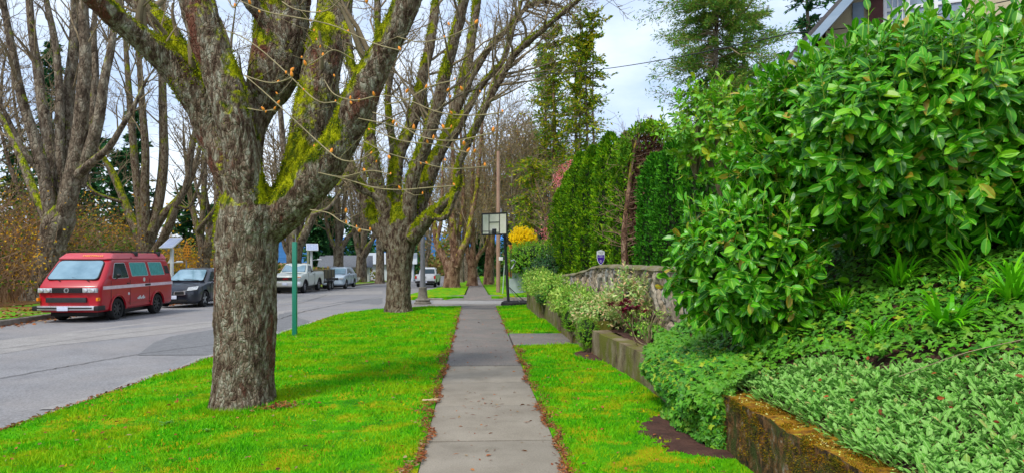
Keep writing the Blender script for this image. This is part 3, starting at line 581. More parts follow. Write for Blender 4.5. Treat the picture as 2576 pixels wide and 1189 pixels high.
# the near street tree
t1 = empty('street_tree', (-2.79, 8.35, -.05), 0, 'large mossy forked tree standing nearest on the lawn strip, in front of the black hatchback', 'tree', 'bare boulevard trees')
D = 8.25
def LU(cx, cy): return (386 + cx * .5052, cy * .5052)
L1 = [
 [(609,1034,176,0),(609,1012,168,0),(610,985,162,0),(612,930,158,0),(616,860,154,0),(619,790,154,0),(620,700,156,0),(622,610,162,0),(630,550,174,0),(645,508,168,0),(658,480,125,0),(662,468,60,0)],
 [(640,560,110,0),(590,440,104,0),(540,345,88,0),(505,262,80,-.1),(455,190,78,-.2),(385,122,70,-.4),(305,58,62,-.7),(235,-8,54,-1.0),(160,-70,44,-1.3)],
 [(640,540,110,-.1),(622,475,100,-.2),(612,430,92,-.28),(604,370,84,-.32),(592,310,88,-.35),(570,230,94,-.38),(535,130,92,-.42),(506,40,90,-.46),(480,-60,84,-.5)],
 [(560,300,60,.1),(530,228,56,.15),(470,150,52,.2),(415,72,48,.3),(345,5,42,.5),(280,-50,36,.7)],
 [(630,520,70,.3),(628,460,52,.35),(632,400,46,.4),(638,330,56,.45),(656,260,90,.5),(686,200,126,.5),(704,110,140,.5),(716,0,132,.6),(730,-80,120,.7)],
 [(706,540,100,.1),(724,480,76,.15),(742,430,72,.2),(764,375,84,.3),(784,310,100,.35),(796,240,104,.35),(812,150,98,.4),(836,60,90,.5),(850,-60,82,.6)],
 [(672,578,90,0),(722,524,106,-.06),(788,450,106,-.15),(842,378,94,-.25),(880,306,86,-.3),(922,217,80,-.4),(972,115,72,-.5),(1025,0,66,-.6),(1055,-70,58,-.7)],
 [(700,90,40,.3),(650,30,42,.2),(610,-30,40,.1)],
 [(868,320,30,-.15),(900,230,26,0),(880,150,22,.1),(868,60,18,.2)]]
L1 = [limb([(a, b, c * .95, e_) for a, b, c, e_ in x], D, 18) for x in L1]
wood_mesh('trunk', L1, M['bark1'], t1, 16, .018, (26, .009, .026), moss=(.020, 26000))
# long arching twigs with orange buds
TW = [[(420,0),(560,60),(750,95),(900,130),(1010,180),(1120,225),(1230,252)],[(350,150),(450,190),(560,270),(700,400),(780,478),(840,512),(905,508)],
 [(452,375),(540,450),(650,550),(800,690),(870,752),(930,795),(1010,803),(1080,768)],[(452,375),(520,400),(590,413),(650,402),(690,385)],
 [(905,880),(1000,905),(1100,935),(1230,945),(1359,935),(1500,925)],[(640,10),(700,45),(800,62),(870,50),(930,0)],[(780,1045),(870,1060),(930,1100),(1010,1135),(1080,1150)],
 [(1020,590),(1120,610),(1250,640),(1360,650),(1480,640)],[(1000,300),(900,250),(830,290),(760,330)],[(1160,520),(1250,500),(1380,430),(1500,400)],
 [(850,400),(900,470),(1000,500),(1100,480)],[(470,540),(540,552),(600,548)],[(370,0),(400,40),(430,0)],[(820,860),(940,880),(1080,850),(1180,870)],
 [(1130,470),(1270,500),(1420,560),(1590,575),(1740,560)],[(1080,640),(1230,700),(1400,720),(1560,760)],[(1200,180),(1330,210),(1480,180),(1600,120)],
 [(1040,700),(1160,760),(1300,800),(1470,840),(1650,830)],[(1090,560),(1200,600),(1330,680),(1500,700),(1690,660)]]
tp = []; ends = []
for i, w_ in enumerate(TW):
    w_ = [(*LU(*q), 3.6 - 2.2 * j / (len(w_) - 1), -.75 - .12 * j + (i % 3) * .12) for j, q in enumerate(w_)]
    p, r_ = limb(w_, D, 16); r_ = np.maximum(r_ * .55, .003); tp.append((p, r_)); ends.append(p[-1]); ends.append(p[9])
V, F = cat([tubes(p[None], r_[None], 6) for p, r_ in tp]); obj_np('twigs', V, F, M['twiglight'], t1, smooth=True)
A_, B_ = stack(tp, 10); r9 = np.random.default_rng(5); Q, Rq = grow(A_, B_, 5, .28, .5, .6, r9, 7, .6, .0028, .15, .05)
V, F = tubes(Q, Rq, 4); obj_np('side_twigs', V, F, M['twiglight'], t1, smooth=True)['kind'] = 'stuff'
ends = [tuple(e_) for e_ in ends] + [tuple(q[-1]) for q in Q[::2]]
bl = MB(); bl.lathe([(.001,0),(.011,.008),(.016,.022),(.011,.042),(.001,.058)], 8); bproto = None
for e_ in ends[:80]:
    if bproto is None: bproto = bl.build('bud', M['bud'], t1, smooth=60); b_ = bproto
    else: b_ = bproto.copy(); C.objects.link(b_); b_.parent = t1
    b_.matrix_parent_inverse = Matrix(); b_.location = Vector(e_) - t1.location; b_.rotation_euler = (random.uniform(-.7,.7), random.uniform(-.7,.7), 0); k_ = random.uniform(.55, 1.15); b_.scale = (k_,) * 3
twigs([L1[1], L1[3], L1[7]], t1, M['twig'], 3, 7, 4, 4, .4, .5, .5, .4, .0045, 5, .4)
twigs(L1[4:7], t1, M['twig'], 4, 5, 4, 4, .35, .5, .5, .4, .0045, 5, .4)

# the second street tree, beside the lamp post
D = 22.0; t2 = empty('street_tree', tuple(P(1002, 783, 22.0)), 0, 'second mossy tree on the near lawn, many upright limbs, just left of the lamp post', 'tree', 'bare boulevard trees')
L2 = [
 [(1002,795,92,0),(1002,775,80,0),(1003,740,70,0),(1004,690,70,0),(1006,640,80,0),(1010,600,104,0),(1015,560,122,0),(1015,520,90,0)],
 [(985,620,60,0),(950,560,56,0),(915,490,46,.2),(885,430,38,.3),(862,350,30,.5),(850,260,24,.8),(835,160,20,1)],
 [(985,590,60,-.1),(960,500,52,-.3),(940,420,44,-.5),(930,330,38,-.5),(938,240,32,-.3),(948,140,26,0),(950,40,20,.2),(945,-40,16,.3)],
 [(1000,590,60,.2),(992,500,50,.3),(1000,400,44,.6),(1040,300,40,.9),(1062,200,36,1),(1085,90,32,1.2),(1100,-40,26,1.5)],
 [(1020,590,60,-.2),(1030,500,54,-.4),(1048,420,48,-.6),(1085,320,46,-.8),(1112,220,42,-1),(1140,110,38,-1.2),(1165,10,34,-1.3),(1175,-60,30,-1.4)],
 [(1040,580,56,0),(1062,500,50,.2),(1088,420,46,.3),(1130,330,42,.5),(1155,240,38,.7),(1180,140,32,.9),(1195,40,28,1.1),(1205,-50,22,1.2)],
 [(1035,600,56,-.3),(1075,550,46,-.6),(1118,510,34,-.9),(1148,478,28,-1.1),(1150,430,30,-1.2),(1160,395,26,-1.3),(1195,325,26,-1.5),(1222,265,24,-1.7),(1255,205,22,-1.9),(1300,130,24,-2.3),(1350,88,20,-2.8),(1400,45,16,-3.2),(1450,5,12,-3.6),(1490,-30,9,-4)],
 [(1135,350,30,.3),(1190,250,24,.3),(1222,200,20,.2),(1262,160,18,.1),(1285,90,16,0),(1310,10,13,0),(1325,-40,10,0)],
 [(1150,270,26,.6),(1195,180,22,.6),(1240,110,20,.5),(1290,60,17,.5),(1340,8,15,.5),(1400,12,11,.4),(1440,40,8,.4)],
 [(960,500,34,-.4),(905,470,26,-.6),(880,440,22,-.8),(850,470,14,-1)],
 [(1000,450,30,.5),(985,350,26,.6),(975,250,22,.8),(990,150,18,1),(1010,60,15,1.2)],
 [(1010,610,60,.4),(1040,520,44,1),(1065,430,36,1.4),(1075,330,30,1.8),(1060,230,25,2)],
 [(1148,478,26,-1.1),(1120,545,18,-1.1),(1078,545,24,-.8)]]
L2 = [limb([(a, b, c * (.86 if b > 600 else .74), e_) for a, b, c, e_ in x], D, 20) for x in L2]
wood_mesh('trunk', L2, M['bark2'], t2, 12, .035, (12, .012, .035), moss=(.05, 16000))
twigs(L2[1:8] + L2[8:12], t2, M['twig'], 11, 10, 5, 4, .36, .5, .5, .35, .0075, 4, .35, .62)
twigs([L2[6], L2[7], L2[8]], t2, M['twig'], 12, 13, 6, 5, .3, .5, .5, .1, .0075, 4, .55, .6)

GT = 'bare boulevard trees'
def traced(name, d, rows, m, label, seed, tw, mt=None, k=10, boost=1.0, group=GT):
    boost *= .78; tw = (tw[0] + 4,) + tuple(tw[1:2]) + (tw[2] + 2,) + tuple(tw[3:7]) + (tw[7] * 1.25,) + tuple(tw[8:])
    p0 = P(rows[0][0][0], rows[0][0][1], d); o = empty(name, tuple(p0), 0, label, 'tree', group)
    rows = [rows[0]] + [x + [(2*x[-1][0]-x[-2][0], 2*x[-1][1]-x[-2][1], x[-1][2]*.6, x[-1][3]), (3*x[-1][0]-2*x[-2][0]+6, 3*x[-1][1]-2*x[-2][1], x[-1][2]*.15, x[-1][3])] for x in rows[1:]]
    Ls = [limb([(a, b, c * boost * (1 if i_ == 0 else .88), e_) for a, b, c, e_ in x], d, 18) for i_, x in enumerate(rows)]
    wood_mesh('trunk', Ls, m, o, k); twigs(Ls[1:], o, mt or M['twig'], seed, *tw, buds=.0014 * d if d > 45 else 0); return o
traced('street_tree', 27.5, [
 [(100,760,110,0),(112,720,80,0),(122,660,74,0),(134,600,76,0),(150,550,84,0),(158,520,60,0)],
 [(140,580,50,0),(122,500,46,-.3),(108,420,40,-.5),(80,330,34,-.7),(50,230,28,-1),(30,120,24,-1.2),(10,20,20,-1.4),(0,-60,16,-1.5)],
 [(140,570,50,0),(140,480,44,.2),(128,380,40,.4),(108,280,34,.5),(95,180,28,.6),(80,80,24,.7),(70,-40,20,.8)],
 [(150,560,56,.1),(165,460,50,.3),(178,360,46,.4),(170,260,40,.5),(182,160,34,.6),(188,60,28,.7),(190,-50,22,.8)],
 [(160,540,60,-.1),(185,440,56,-.3),(200,340,48,-.5),(208,240,42,-.6),(215,140,36,-.7),(210,40,30,-.8),(215,-50,24,-.9)],
 [(185,470,44,-.2),(225,380,40,-.4),(250,290,34,-.6),(262,200,28,-.7),(280,120,24,-.8),(290,40,18,-.8),(310,-40,14,-.9)],
 [(195,440,34,-.4),(235,405,26,-.7),(275,370,22,-1),(300,330,18,-1.2),(330,280,15,-1.4),(350,240,12,-1.5)],
 [(120,560,30,.2),(80,470,28,.6),(50,390,24,1),(25,340,20,1.3),(0,290,16,1.5)],
 [(100,430,24,-.4),(60,380,18,-.8),(25,310,14,-1),(0,260,12,-1.2)],
 [(200,470,34,-.1),(225,380,30,.2),(232,280,26,.5),(240,180,22,.7),(235,80,18,.9),(245,-20,14,1)],
 [(158,500,36,0),(150,380,30,0),(150,250,26,0),(140,120,22,0),(120,20,18,0)]], M['bark3'],
 'big many-limbed bare tree behind the red van, leftmost of the boulevard trees', 21, (5, 4, 3, .3, .45, .5, .4, .008, 4, .4, .5), boost=1.12)
traced('street_tree', 35, [
 [(365,690,64,0),(366,650,54,0),(366,610,50,0),(372,580,56,0)],
 [(355,600,34,0),(330,550,30,.3),(310,500,26,.5),(285,440,24,.8),(262,400,18,1)],
 [(360,590,30,0),(348,500,26,.2),(338,400,24,.4),(330,300,22,.5),(322,200,18,.6),(315,100,14,.7)],
 [(368,590,32,0),(364,480,28,-.2),(366,380,24,-.3),(358,280,22,-.4),(352,180,18,-.5)],
 [(378,590,40,0),(392,540,34,.2),(405,470,32,.3),(412,390,30,.4),(410,300,26,.5),(408,200,24,.6),(405,100,20,.7),(410,0,14,.8)],
 [(372,610,30,.4),(400,555,30,.3),(430,520,24,.2),(465,480,20,.2),(488,430,16,0),(500,380,12,0)],
 [(385,640,30,-.3),(410,600,28,-.6),(428,560,30,-.8),(445,510,22,-.8),(470,460,18,-.8),(480,380,22,-.8),(495,320,18,-.8),(515,260,12,-.8)],
 [(315,510,16,.4),(280,500,13,.2),(240,485,11,0),(215,460,9,0)],
 [(450,520,14,-.8),(480,515,9,-.8),(520,400,8,-.8)]], M['bark2'],
 'wide bare tree with yellow-green moss rising behind the rear of the red van', 22, (5, 4, 3, .3, .5, .5, .3, .009, 4, .35, .55), boost=1.1)
traced('street_tree', 42, [
 [(510,690,40,0),(512,650,36,0),(518,620,40,0)],
 [(512,640,26,0),(500,590,22,0),(490,550,18,.3),(478,500,16,.5),(470,430,12,.6)],
 [(520,640,32,0),(530,590,28,0),(545,540,24,0),(550,460,20,0),(560,380,18,0),(570,250,14,0)],
 [(505,600,20,.2),(512,500,18,.4),(515,400,16,.5),(520,300,13,.6)],
 [(495,580,18,-.2),(530,540,14,-.4),(560,500,12,-.5)]], M['bark2'], 'forked mossy tree behind the black hatchback, left of the nearest trunk', 23, (6, 4, 3, .4, .5, .5, .3, .01, 4, .3, .55), boost=1.1)
traced('street_tree', 54, [
 [(738,726,42,0),(740,690,38,0),(742,650,36,0),(746,610,40,0)],
 [(742,640,30,0),(735,570,28,0),(725,500,24,0),(715,400,20,0),(705,280,16,0)],
 [(750,620,32,0),(775,570,26,0),(798,520,22,0),(815,450,18,0),(830,370,15,0),(838,260,12,0)],
 [(746,610,28,.5),(760,530,22,.6),(770,440,18,.8),(775,330,14,1)],
 [(790,540,16,-.3),(830,520,12,-.6),(865,470,10,-.8)]], M['bark3'], 'bare tree standing behind the green pole and the cream pickup', 24, (7, 4, 3, .4, .5, .5, .3, .011, 4, .3, .6), boost=1.15)
traced('street_tree', 62, [
 [(850,690,34,0),(851,665,28,0),(851,640,28,0),(852,620,32,0)],
 [(848,635,18,0),(836,610,15,0),(825,580,13,.3),(818,540,10,.5)],[(850,625,20,0),(850,560,17,0),(848,480,14,0),(845,380,11,0),(840,280,8,0)],
 [(856,630,20,0),(872,600,16,0),(892,575,13,0),(900,540,11,0),(915,470,9,0)],[(852,620,16,.4),(862,560,14,.5),(868,480,12,.7),(872,380,9,.9)]], M['bark3'],
 'slim bare tree growing between the pickup trailer and the grey-roofed house', 25, (8, 5, 3, .45, .5, .5, .3, .014, 4, .25, .6), boost=1.15)
traced('street_tree', 68, [
 [(906,695,28,0),(906,670,24,0),(908,645,24,0)],
 [(905,650,15,0),(895,610,13,0),(888,560,10,0),(880,480,8,0)],[(910,650,18,0),(925,618,14,0),(940,600,11,0),(948,570,9,0)],[(908,645,15,.5),(915,580,12,.5),(912,500,10,.5),(918,400,7,.5)]], M['bark3'],
 'bare tree just behind the silver car', 26, (8, 5, 3, .5, .5, .5, .3, .015, 4, .25, .6), boost=1.2)
traced('street_tree', 76, [
 [(955,712,28,0),(955,690,24,0),(956,650,22,0),(955,600,20,0)],
 [(955,610,16,0),(945,560,12,0),(940,480,9,0)],[(957,610,16,0),(968,550,12,0),(975,460,9,0)]], M['bark3'],
 'straight bare tree on the verge left of the second mossy tree', 27, (9, 5, 3, .5, .5, .5, .3, .016, 4, .2, .6), boost=1.2)
traced('street_tree', 54, [
 [(1136,728,58,0),(1136,710,48,0),(1138,680,44,0),(1140,655,46,0)],
 [(1132,700,30,.2),(1122,660,28,.3),(1106,630,26,.4),(1096,600,20,.5),(1092,560,17,.6),(1080,500,13,.8),(1070,430,10,1)],
 [(1142,690,34,0),(1144,640,30,0),(1140,600,28,0),(1138,560,22,0),(1135,500,18,0),(1140,420,14,0),(1135,330,10,0)],
 [(1148,670,28,-.3),(1160,630,24,-.5),(1176,600,20,-.6),(1182,560,18,-.6),(1195,500,15,-.5),(1205,420,12,-.4),(1212,320,9,-.4)],
 [(1150,600,16,.5),(1162,540,14,.7),(1165,460,12,.9),(1160,360,9,1)],[(1100,600,14,-.2),(1110,550,12,-.3),(1112,480,10,-.4)]], M['barkred'],
 'stout red-brown tree with yellow moss on its fork, beside the white pickup', 28, (7, 5, 3, .45, .5, .5, .3, .012, 4, .25, .6), boost=1.15)
traced('street_tree', 60, [
 [(1187,722,36,0),(1188,705,28,0),(1187,680,24,0),(1188,650,26,0)],
 [(1184,670,16,0),(1176,640,14,0),(1172,590,12,0),(1168,520,9,0)],[(1188,655,18,0),(1190,600,15,0),(1186,520,12,0),(1190,420,9,0)],
 [(1193,665,16,0),(1205,640,14,0),(1222,615,11,0),(1232,570,9,0),(1240,490,7,0)]], M['barkred'],
 'slender mossy tree between the red-brown tree and the sign pole', 29, (8, 5, 3, .45, .5, .5, .3, .014, 4, .25, .6), boost=1.25)
traced('street_tree', 66, [
 [(1228,720,32,0),(1228,700,26,0),(1230,660,24,0),(1234,620,24,0)],
 [(1230,640,14,0),(1226,590,12,0),(1222,520,10,0),(1218,430,7,0)],[(1236,630,16,0),(1240,580,13,0),(1240,500,10,0),(1246,400,8,0)]], M['barkred'],
 'thin tree with moss down its left side, close by the wooden utility pole', 30, (9, 5, 3, .5, .5, .5, .3, .015, 4, .2, .6), boost=1.25)
# more bare trees along the far avenue, generic vase form
def vase(name, x, y, h, r0, seed, label, nl=6, m=None, group=GT, tw=(6, 4, 3), mt=None, rmin=None, lean=.35, fork=.22):
    r = np.random.default_rng(seed); z = float(base(y)) - .15; o = empty(name, (x, y, z), 0, label, 'tree', group)
    hf = h * fork; tz = np.linspace(0, hf * 1.05, 8); tp = np.stack([x + .1 * r0 * np.sin(tz), np.full(8, float(y)), z + tz], -1); tr = r0 * .8 * (1.25 - .45 * np.linspace(0, 1, 8) ** .5)
    Ls = [(tp, tr)]
    for i in range(nl):
        a = 2 * math.pi * (i + r.random() * .6) / nl; t = np.linspace(0, 1, 12); ln = h - hf * r.uniform(.8, 1.1); sp = lean * r.uniform(.5, 1.2)
        px = x + math.cos(a) * h * sp * (t ** .6) * .5 + r.normal(0, .12, 12).cumsum() * .5 * (t > 0); py = y + math.sin(a) * h * sp * (t ** .6) * .5 + r.normal(0, .12, 12).cumsum() * .5 * (t > 0)
        Ls.append((np.stack([px, py, z + hf * .85 + ln * t * r.uniform(.75, 1)], -1), r0 * r.uniform(.3, .45) * (1 - .85 * t) + .02))
    wood_mesh('trunk', Ls, m or M['bark3'], o, 8); twigs(Ls[1:], o, mt or M['twig'], seed, *tw, .4, .5, .5, .35, rmin or .00036 * y, 3, .25, .6, buds=(.0016 if x > -5 else .0009) * y); return o
VS = [(-15.5, 60, 15, .5, 'bare tree on the far verge between the black hatchback and the nearest trunk'), (-19, 52, 14, .45, 'bare tree deep in the thicket left of the solar lamp post'), (-13.5, 84, 15, .5, 'small far bare tree over the white house wall'), (-10.5, 98, 15, .5, 'far bare tree on the verge seen left of the lamp post'),
      (-8, 112, 14, .5, 'distant bare tree seen through the second mossy tree'), (-1.6, 80, 15, .5, 'bare tree farther along the lawn strip behind the stout red-brown tree'), (-1.2, 96, 15, .5, 'distant bare tree in the avenue behind the slender mossy tree'), (.2, 118, 15, .5, 'farthest bare tree at the end of the avenue'),
      (-24, 34, 15, .4, 'bare tree at the left edge behind the yellow thicket'), (-27, 45, 16, .4, 'tall thin bare tree behind the thicket, left of the mossy verge tree'), (4.5, 66, 15, .4, 'bare tree right of the utility pole behind the hoop'), (7, 78, 16, .45, 'bare tree behind the yellow flowering bush'), (10, 90, 16, .45, 'far bare tree behind the two red conifer trunks'), (1.8, 72, 14, .35, 'thin reddish-twigged tree behind the utility pole'), (3.0, 52, 12, .22, 'fine-twigged tree rising behind the basketball backboard'), (5.2, 57, 13, .22, 'fine-twigged tree left of the red conifer trunks'), (9.5, 64, 13, .22, 'fine-twigged tree behind the pink blossom tree'), (-20, 75, 16, .45, 'distant bare tree above the grey-roofed house')]
for i, (x, y, h, r0, lb) in enumerate(VS): vase('street_tree', x, y, h, r0, 50 + i, lb, tw=(11, 6, 5) if x > -3 else (9, 6, 4), mt=M['twiglight'] if y > 62 and x > -11 else None)
# ---------------------------------------------------------------- evergreen and other foliage
def superr(dirs, e=2.6): return 1 / (np.abs(dirs) ** e).sum(-1) ** (1 / e)
def laurel(name, c, rad, nshoot, leaf, seed, label, m=None, tilt=.6, up_only=0, lean=0, core=.78, kind='laurel', cat_='bush', wr=.24, group=None, nl=(6, 9), spikes=0, e=2.6, lump=.13, zcut=None, bprob=1.0, face=None, budm=None):
    r = np.random.default_rng(seed); c = np.array(c); rad = np.array(rad, float)
    o = empty(name, (c[0], c[1], c[2] - rad[2]), 0, label, cat_, group)
    dr = rdir(nshoot * 3, r)
    if face is not None: dr = dr[(dr @ np.array(face)) > -.35]
    dr = dr[:nshoot]; K = len(dr)
    nz_ = np.array([mnoise.fractal(Vector(q * 1.9 + seed), .8, 2, 3) for q in dr]); rr = superr(dr, e) * (1 + lump * nz_) * (1 - r.random(K) ** 2.2 * .35)
    p = c + dr * rr[:, None] * rad
    out = unit(dr / rad); sh = unit(out * .75 + np.array([0, 0, tilt]) + r.normal(0, .28, (K, 3)))
    sl_ = leaf * r.uniform(1.5, 2.6, K); topm = dr[:, 2] > .45; sl_ = np.where(topm, sl_ * 1.05, sl_)
    if spikes:
        isk = (dr[:, 2] > .35) & (r.random(K) < spikes); sl_ = np.where(isk, sl_ * 1.3, sl_); sh = np.where(isk[:, None], unit(sh * .4 + np.array([lean, 0, 1.0])), sh)
    nmax = nl[1]; packs = []
    for j in range(nmax):
        t = (j + 1) / nmax; keep = r.random(K) < bprob
        az = j * 2.4 + r.uniform(0, 6.3, K) * .15 + np.arange(K) * 1.7
        a = unit(np.cross(sh, np.array([.31, .77, .2]))); b = np.cross(sh, a)
        radl = a * np.cos(az)[:, None] + b * np.sin(az)[:, None]
        q = p + sh * (sl_ * t - sl_ * .25)[:, None]
        stand = t ** 1.5 * np.where(topm, 1.0, .7)
        radl = radl - out * (radl * out).sum(-1, keepdims=True) * .6
        d = unit(radl * (1 - .45 * stand)[:, None] + sh * (.15 + .9 * stand)[:, None] + out * .18 + np.array([0, 0, -.70]) * (1 - stand)[:, None] + r.normal(0, .12, (K, 3)))
        nn = unit(out * 1.25 + np.array([0, 0, .6]) + r.normal(0, .3, (K, 3)))
        l_ = leaf * r.uniform(.7, 1.2, K) * (1 - .25 * t); k = keep
        packs.append(leaves(q[k], d[k], nn[k], l_[k], (l_ * wr)[k], kind))
    # darker filling leaves further in
    di = rdir(int(nshoot * (1.6 if core else .5)), r); Kp = len(di); q = c + di * (superr(di, e) * r.uniform(.62, .9, Kp))[:, None] * rad
    packs.append(leaves(q, unit(di + np.array([0, 0, -.5]) + r.normal(0, .5, (Kp, 3))), unit(di + r.normal(0, .4, (Kp, 3))), leaf * 1.1, leaf * wr * 1.15, kind))
    if zcut is not None:
        pk = []
        for V, F, A in packs:
            T = len(LT[kind][0]); VV = V.reshape(-1, T, 3); kk = VV[:, 0, 2] > zcut; nf = len(LT[kind][1]); n_ = kk.sum()
            pk.append((VV[kk].reshape(-1, 3), (LT[kind][1][None] + (np.arange(n_) * T)[:, None, None]).reshape(-1, 3), np.tile(LT[kind][2], n_)))
        packs = pk
    leafobj('foliage', packs, m or M['laurel'], o)
    P0 = np.stack([p - sh * (sl_ * .5)[:, None], p, p + sh * (sl_ * .55)[:, None], p + sh * (sl_ * .85)[:, None]], 1)
    V, F = tubes(P0, np.full(P0.shape[:2], leaf * .028) * np.array([1.2, 1, .8, .5]), 4)
    if zcut is None: obj_np('shoots', V, F, M['shoot'], o)
    # branches from the foot to the skin
    n = 26; dd = rdir(n, r); dd[:, 2] = np.abs(dd[:, 2]); t = np.linspace(0, 1, 6)[None, :, None]; f = c + np.array([0, 0, -rad[2] - .25]); tip = c + dd * rad * .8
    Pp = f + (tip[:, None] - f) * t + np.array([0, 0, .25]) * np.sin(t * 3.14) * rad[2]; V, F = tubes(Pp, np.tile(np.linspace(.03, .008, 6), (n, 1)) * (rad[2] / .9), 5); obj_np('branches', V, F, M['twig'], o)
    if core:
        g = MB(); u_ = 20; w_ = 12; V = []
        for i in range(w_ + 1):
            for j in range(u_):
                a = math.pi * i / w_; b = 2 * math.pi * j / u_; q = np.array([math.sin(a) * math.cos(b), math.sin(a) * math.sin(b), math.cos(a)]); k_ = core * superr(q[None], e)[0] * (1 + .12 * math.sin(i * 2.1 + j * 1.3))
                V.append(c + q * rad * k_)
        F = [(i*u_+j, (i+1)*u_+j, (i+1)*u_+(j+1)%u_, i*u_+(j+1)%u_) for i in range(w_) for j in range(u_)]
        g.add(V, F); g.build('leaf_shade_core', M['core'], o, world=True, smooth=80)  # filler shell, coloured dark to stand in for shade in the gaps
    return o
# three laurels of the front garden
laurel('laurel_hedge', P(2440, 372, 6.95), (2.04, 1.45, .84), 2200, .168, 1, 'huge cherry laurel hedge with broad glossy leaves in front of the cream house', cat_='hedge', spikes=.22, face=(-.2, -.9, .2), e=3.0)
laurel('laurel_bush', P(1878, 676, 6.9), (.60, .58, .58), 260, .15, 2, 'rounded laurel bush leaning over the ivy at the near end of the stone wall', spikes=.25, face=(-.2, -.9, .3), e=2.2, tilt=.4)
laurel('laurel_bush', P(1815, 350, 8.9), (.46, .55, .58), 90, .13, 3, 'loose yellow-green laurel with tall upright shoots between the cedar hedge and the big laurel hedge', m=M['laurelold'], spikes=.6, face=(-.3, -.9, .3), e=2.0, lump=.45, core=0, lean=-.15)
laurel('laurel_bush', P(1750, 330, 9.1), (.42, .4, .40), 75, .112, 4, 'small topmost tuft of yellow-green laurel sticking out left above the cedar hedge', m=M['laurelold'], spikes=.8, face=(-.3, -.9, .3), e=2.0, lump=.3, core=0, lean=-.2)

# ivy-like ground cover on the bank, woolly grey leaves in front of it
def surf_n(x, y, e=.02):
    gx = (bankz(x + e, y) - bankz(x - e, y)) / (2 * e); gy = (bankz(x, y + e) - bankz(x, y - e)) / (2 * e); return unit(np.stack([-gx, -gy, np.ones_like(gx)], -1))
def lambzone(x, y): return y < 6.0 - 1.5 * (x - 2.55) + .22 * np.sin(x * 5) + .12 * np.sin(y * 9 + x * 7)
r = np.random.default_rng(31)
packs = []
N = 60000; x = 2.05 + r.random(N) ** 1.15 * 6.0; y = 2.6 + r.random(N) * 8.6; k = ~lambzone(x, y) & ~((y > 9.2) & (x < 2.9 - .5 * (y - 10))) & (x < .83 * y + 1.2) & ~((y > 9.6) & (x > 3.0)) & ~((y > 8.3) & (x < 2.52)); x, y = x[k], y[k]
z = bankz(x, y); n = surf_n(x, y); h = .05 + .13 * r.random(len(x)) ** .7 + .09 * fbm2(x, y, 2.2, 5)
drop = np.clip(2.5 - x, 0, 1); q = np.stack([x, y, z + h - drop * .1], -1); size = r.uniform(.026, .062, len(x)) * np.where(r.random(len(x)) < .25, .6, 1)
d = unit(r.normal(0, 1, (len(x), 3)) * np.array([1, 1, .25]) + np.array([-.45, -.55, -.25])); packs.append(leaves(q, d, n + np.array([-.25, -.35, 0]) + r.normal(0, .3, (len(x), 3)), size * 1.5, size, 'ivy'))
# where it spills over the low wall: a bulging apron
N = 6500; yy = 5.98 + r.random(N) * 2.5; s = r.random(N); hang = np.interp(yy, [5.9, 6.1, 7.1, 7.7, 8.1, 8.5], [.9, .95, 1.0, .8, .45, .12]); a = s * hang
bx = 2.54 - .54 * np.sin(np.clip(a, 0, .62) * 2.4) + .15 * fbm2(yy, a * 2, 3, 2) + np.where(a > .62, .22 * (a - .62), 0); bz = .80 - .78 * a ** 1.7 + .06 * fbm2(yy, a, 4, 3); 
bz = np.maximum(bz, .06)
q = np.stack([bx, yy + .2 * fbm2(a, yy, 3, 7), bz], -1); nn = unit(np.stack([-np.clip(a * 1.3, .1, 1), -.35 + 0 * a, 1.1 - a], -1)); size = r.uniform(.026, .058, N)
packs.append(leaves(q, unit(r.normal(0, .6, (N, 3)) + np.array([-.4, -.4, -.8])), nn + r.normal(0, .25, (N, 3)), size * 1.5, size, 'ivy'))
# the near end of the spill, hanging over the end of the first wall
N = 1500; a = r.random(N) * .95; f = r.random(N); xo = 2.54 - .54 * np.sin(np.clip(a, 0, .62) * 2.4) + np.where(a > .62, .22 * (a - .62), 0); zt_ = .78 - .78 * a ** 1.7; q = np.stack([xo * (1 - f) + 2.28 * f, 5.97 + .10 * fbm2(a * 5, f * 5, 1, 2) - .05 * np.sin(a * 3) + 0 * f, zt_ * (1 - .15 * f)], -1); size = r.uniform(.026, .056, N)
packs.append(leaves(q, unit(r.normal(0, .6, (N, 3)) + np.array([-.2, -.4, -.8])), np.array([-.3, -1, .35]) + r.normal(0, .3, (N, 3)), size * 1.5, size, 'ivy'))
leafobj('ivy', packs, M['ivy'])['kind'] = 'stuff'
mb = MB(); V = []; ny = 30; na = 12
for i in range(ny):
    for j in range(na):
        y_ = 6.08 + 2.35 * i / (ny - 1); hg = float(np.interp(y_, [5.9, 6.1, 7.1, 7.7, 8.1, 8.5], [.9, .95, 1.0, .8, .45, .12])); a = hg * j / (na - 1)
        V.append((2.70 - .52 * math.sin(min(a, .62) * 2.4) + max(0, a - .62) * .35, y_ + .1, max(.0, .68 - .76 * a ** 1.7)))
mb.add(V, [(i*na+j, i*na+j+1, (i+1)*na+j+1, (i+1)*na+j) for i in range(ny-1) for j in range(na-1)]); [mb.poly([V[j], V[j+1], (2.3, 6.18, V[j+1][2]), (2.3, 6.18, V[j][2])]) for j in range(na-1)]; mb.build('ivy', M['core'])['kind'] = 'stuff'  # sheet under the ivy leaves, its dark colour standing in for shade
N = 24000; x = 2.42 + r.random(N) ** 1.1 * 2.6; y = 1.6 + r.random(N) * 4.9; k = lambzone(x, y); x, y = x[k], y[k]
packs = []; nr_ = len(x) // 5; cx, cy = x[:nr_], y[:nr_]; sz = r.uniform(.75, 1.2, nr_)
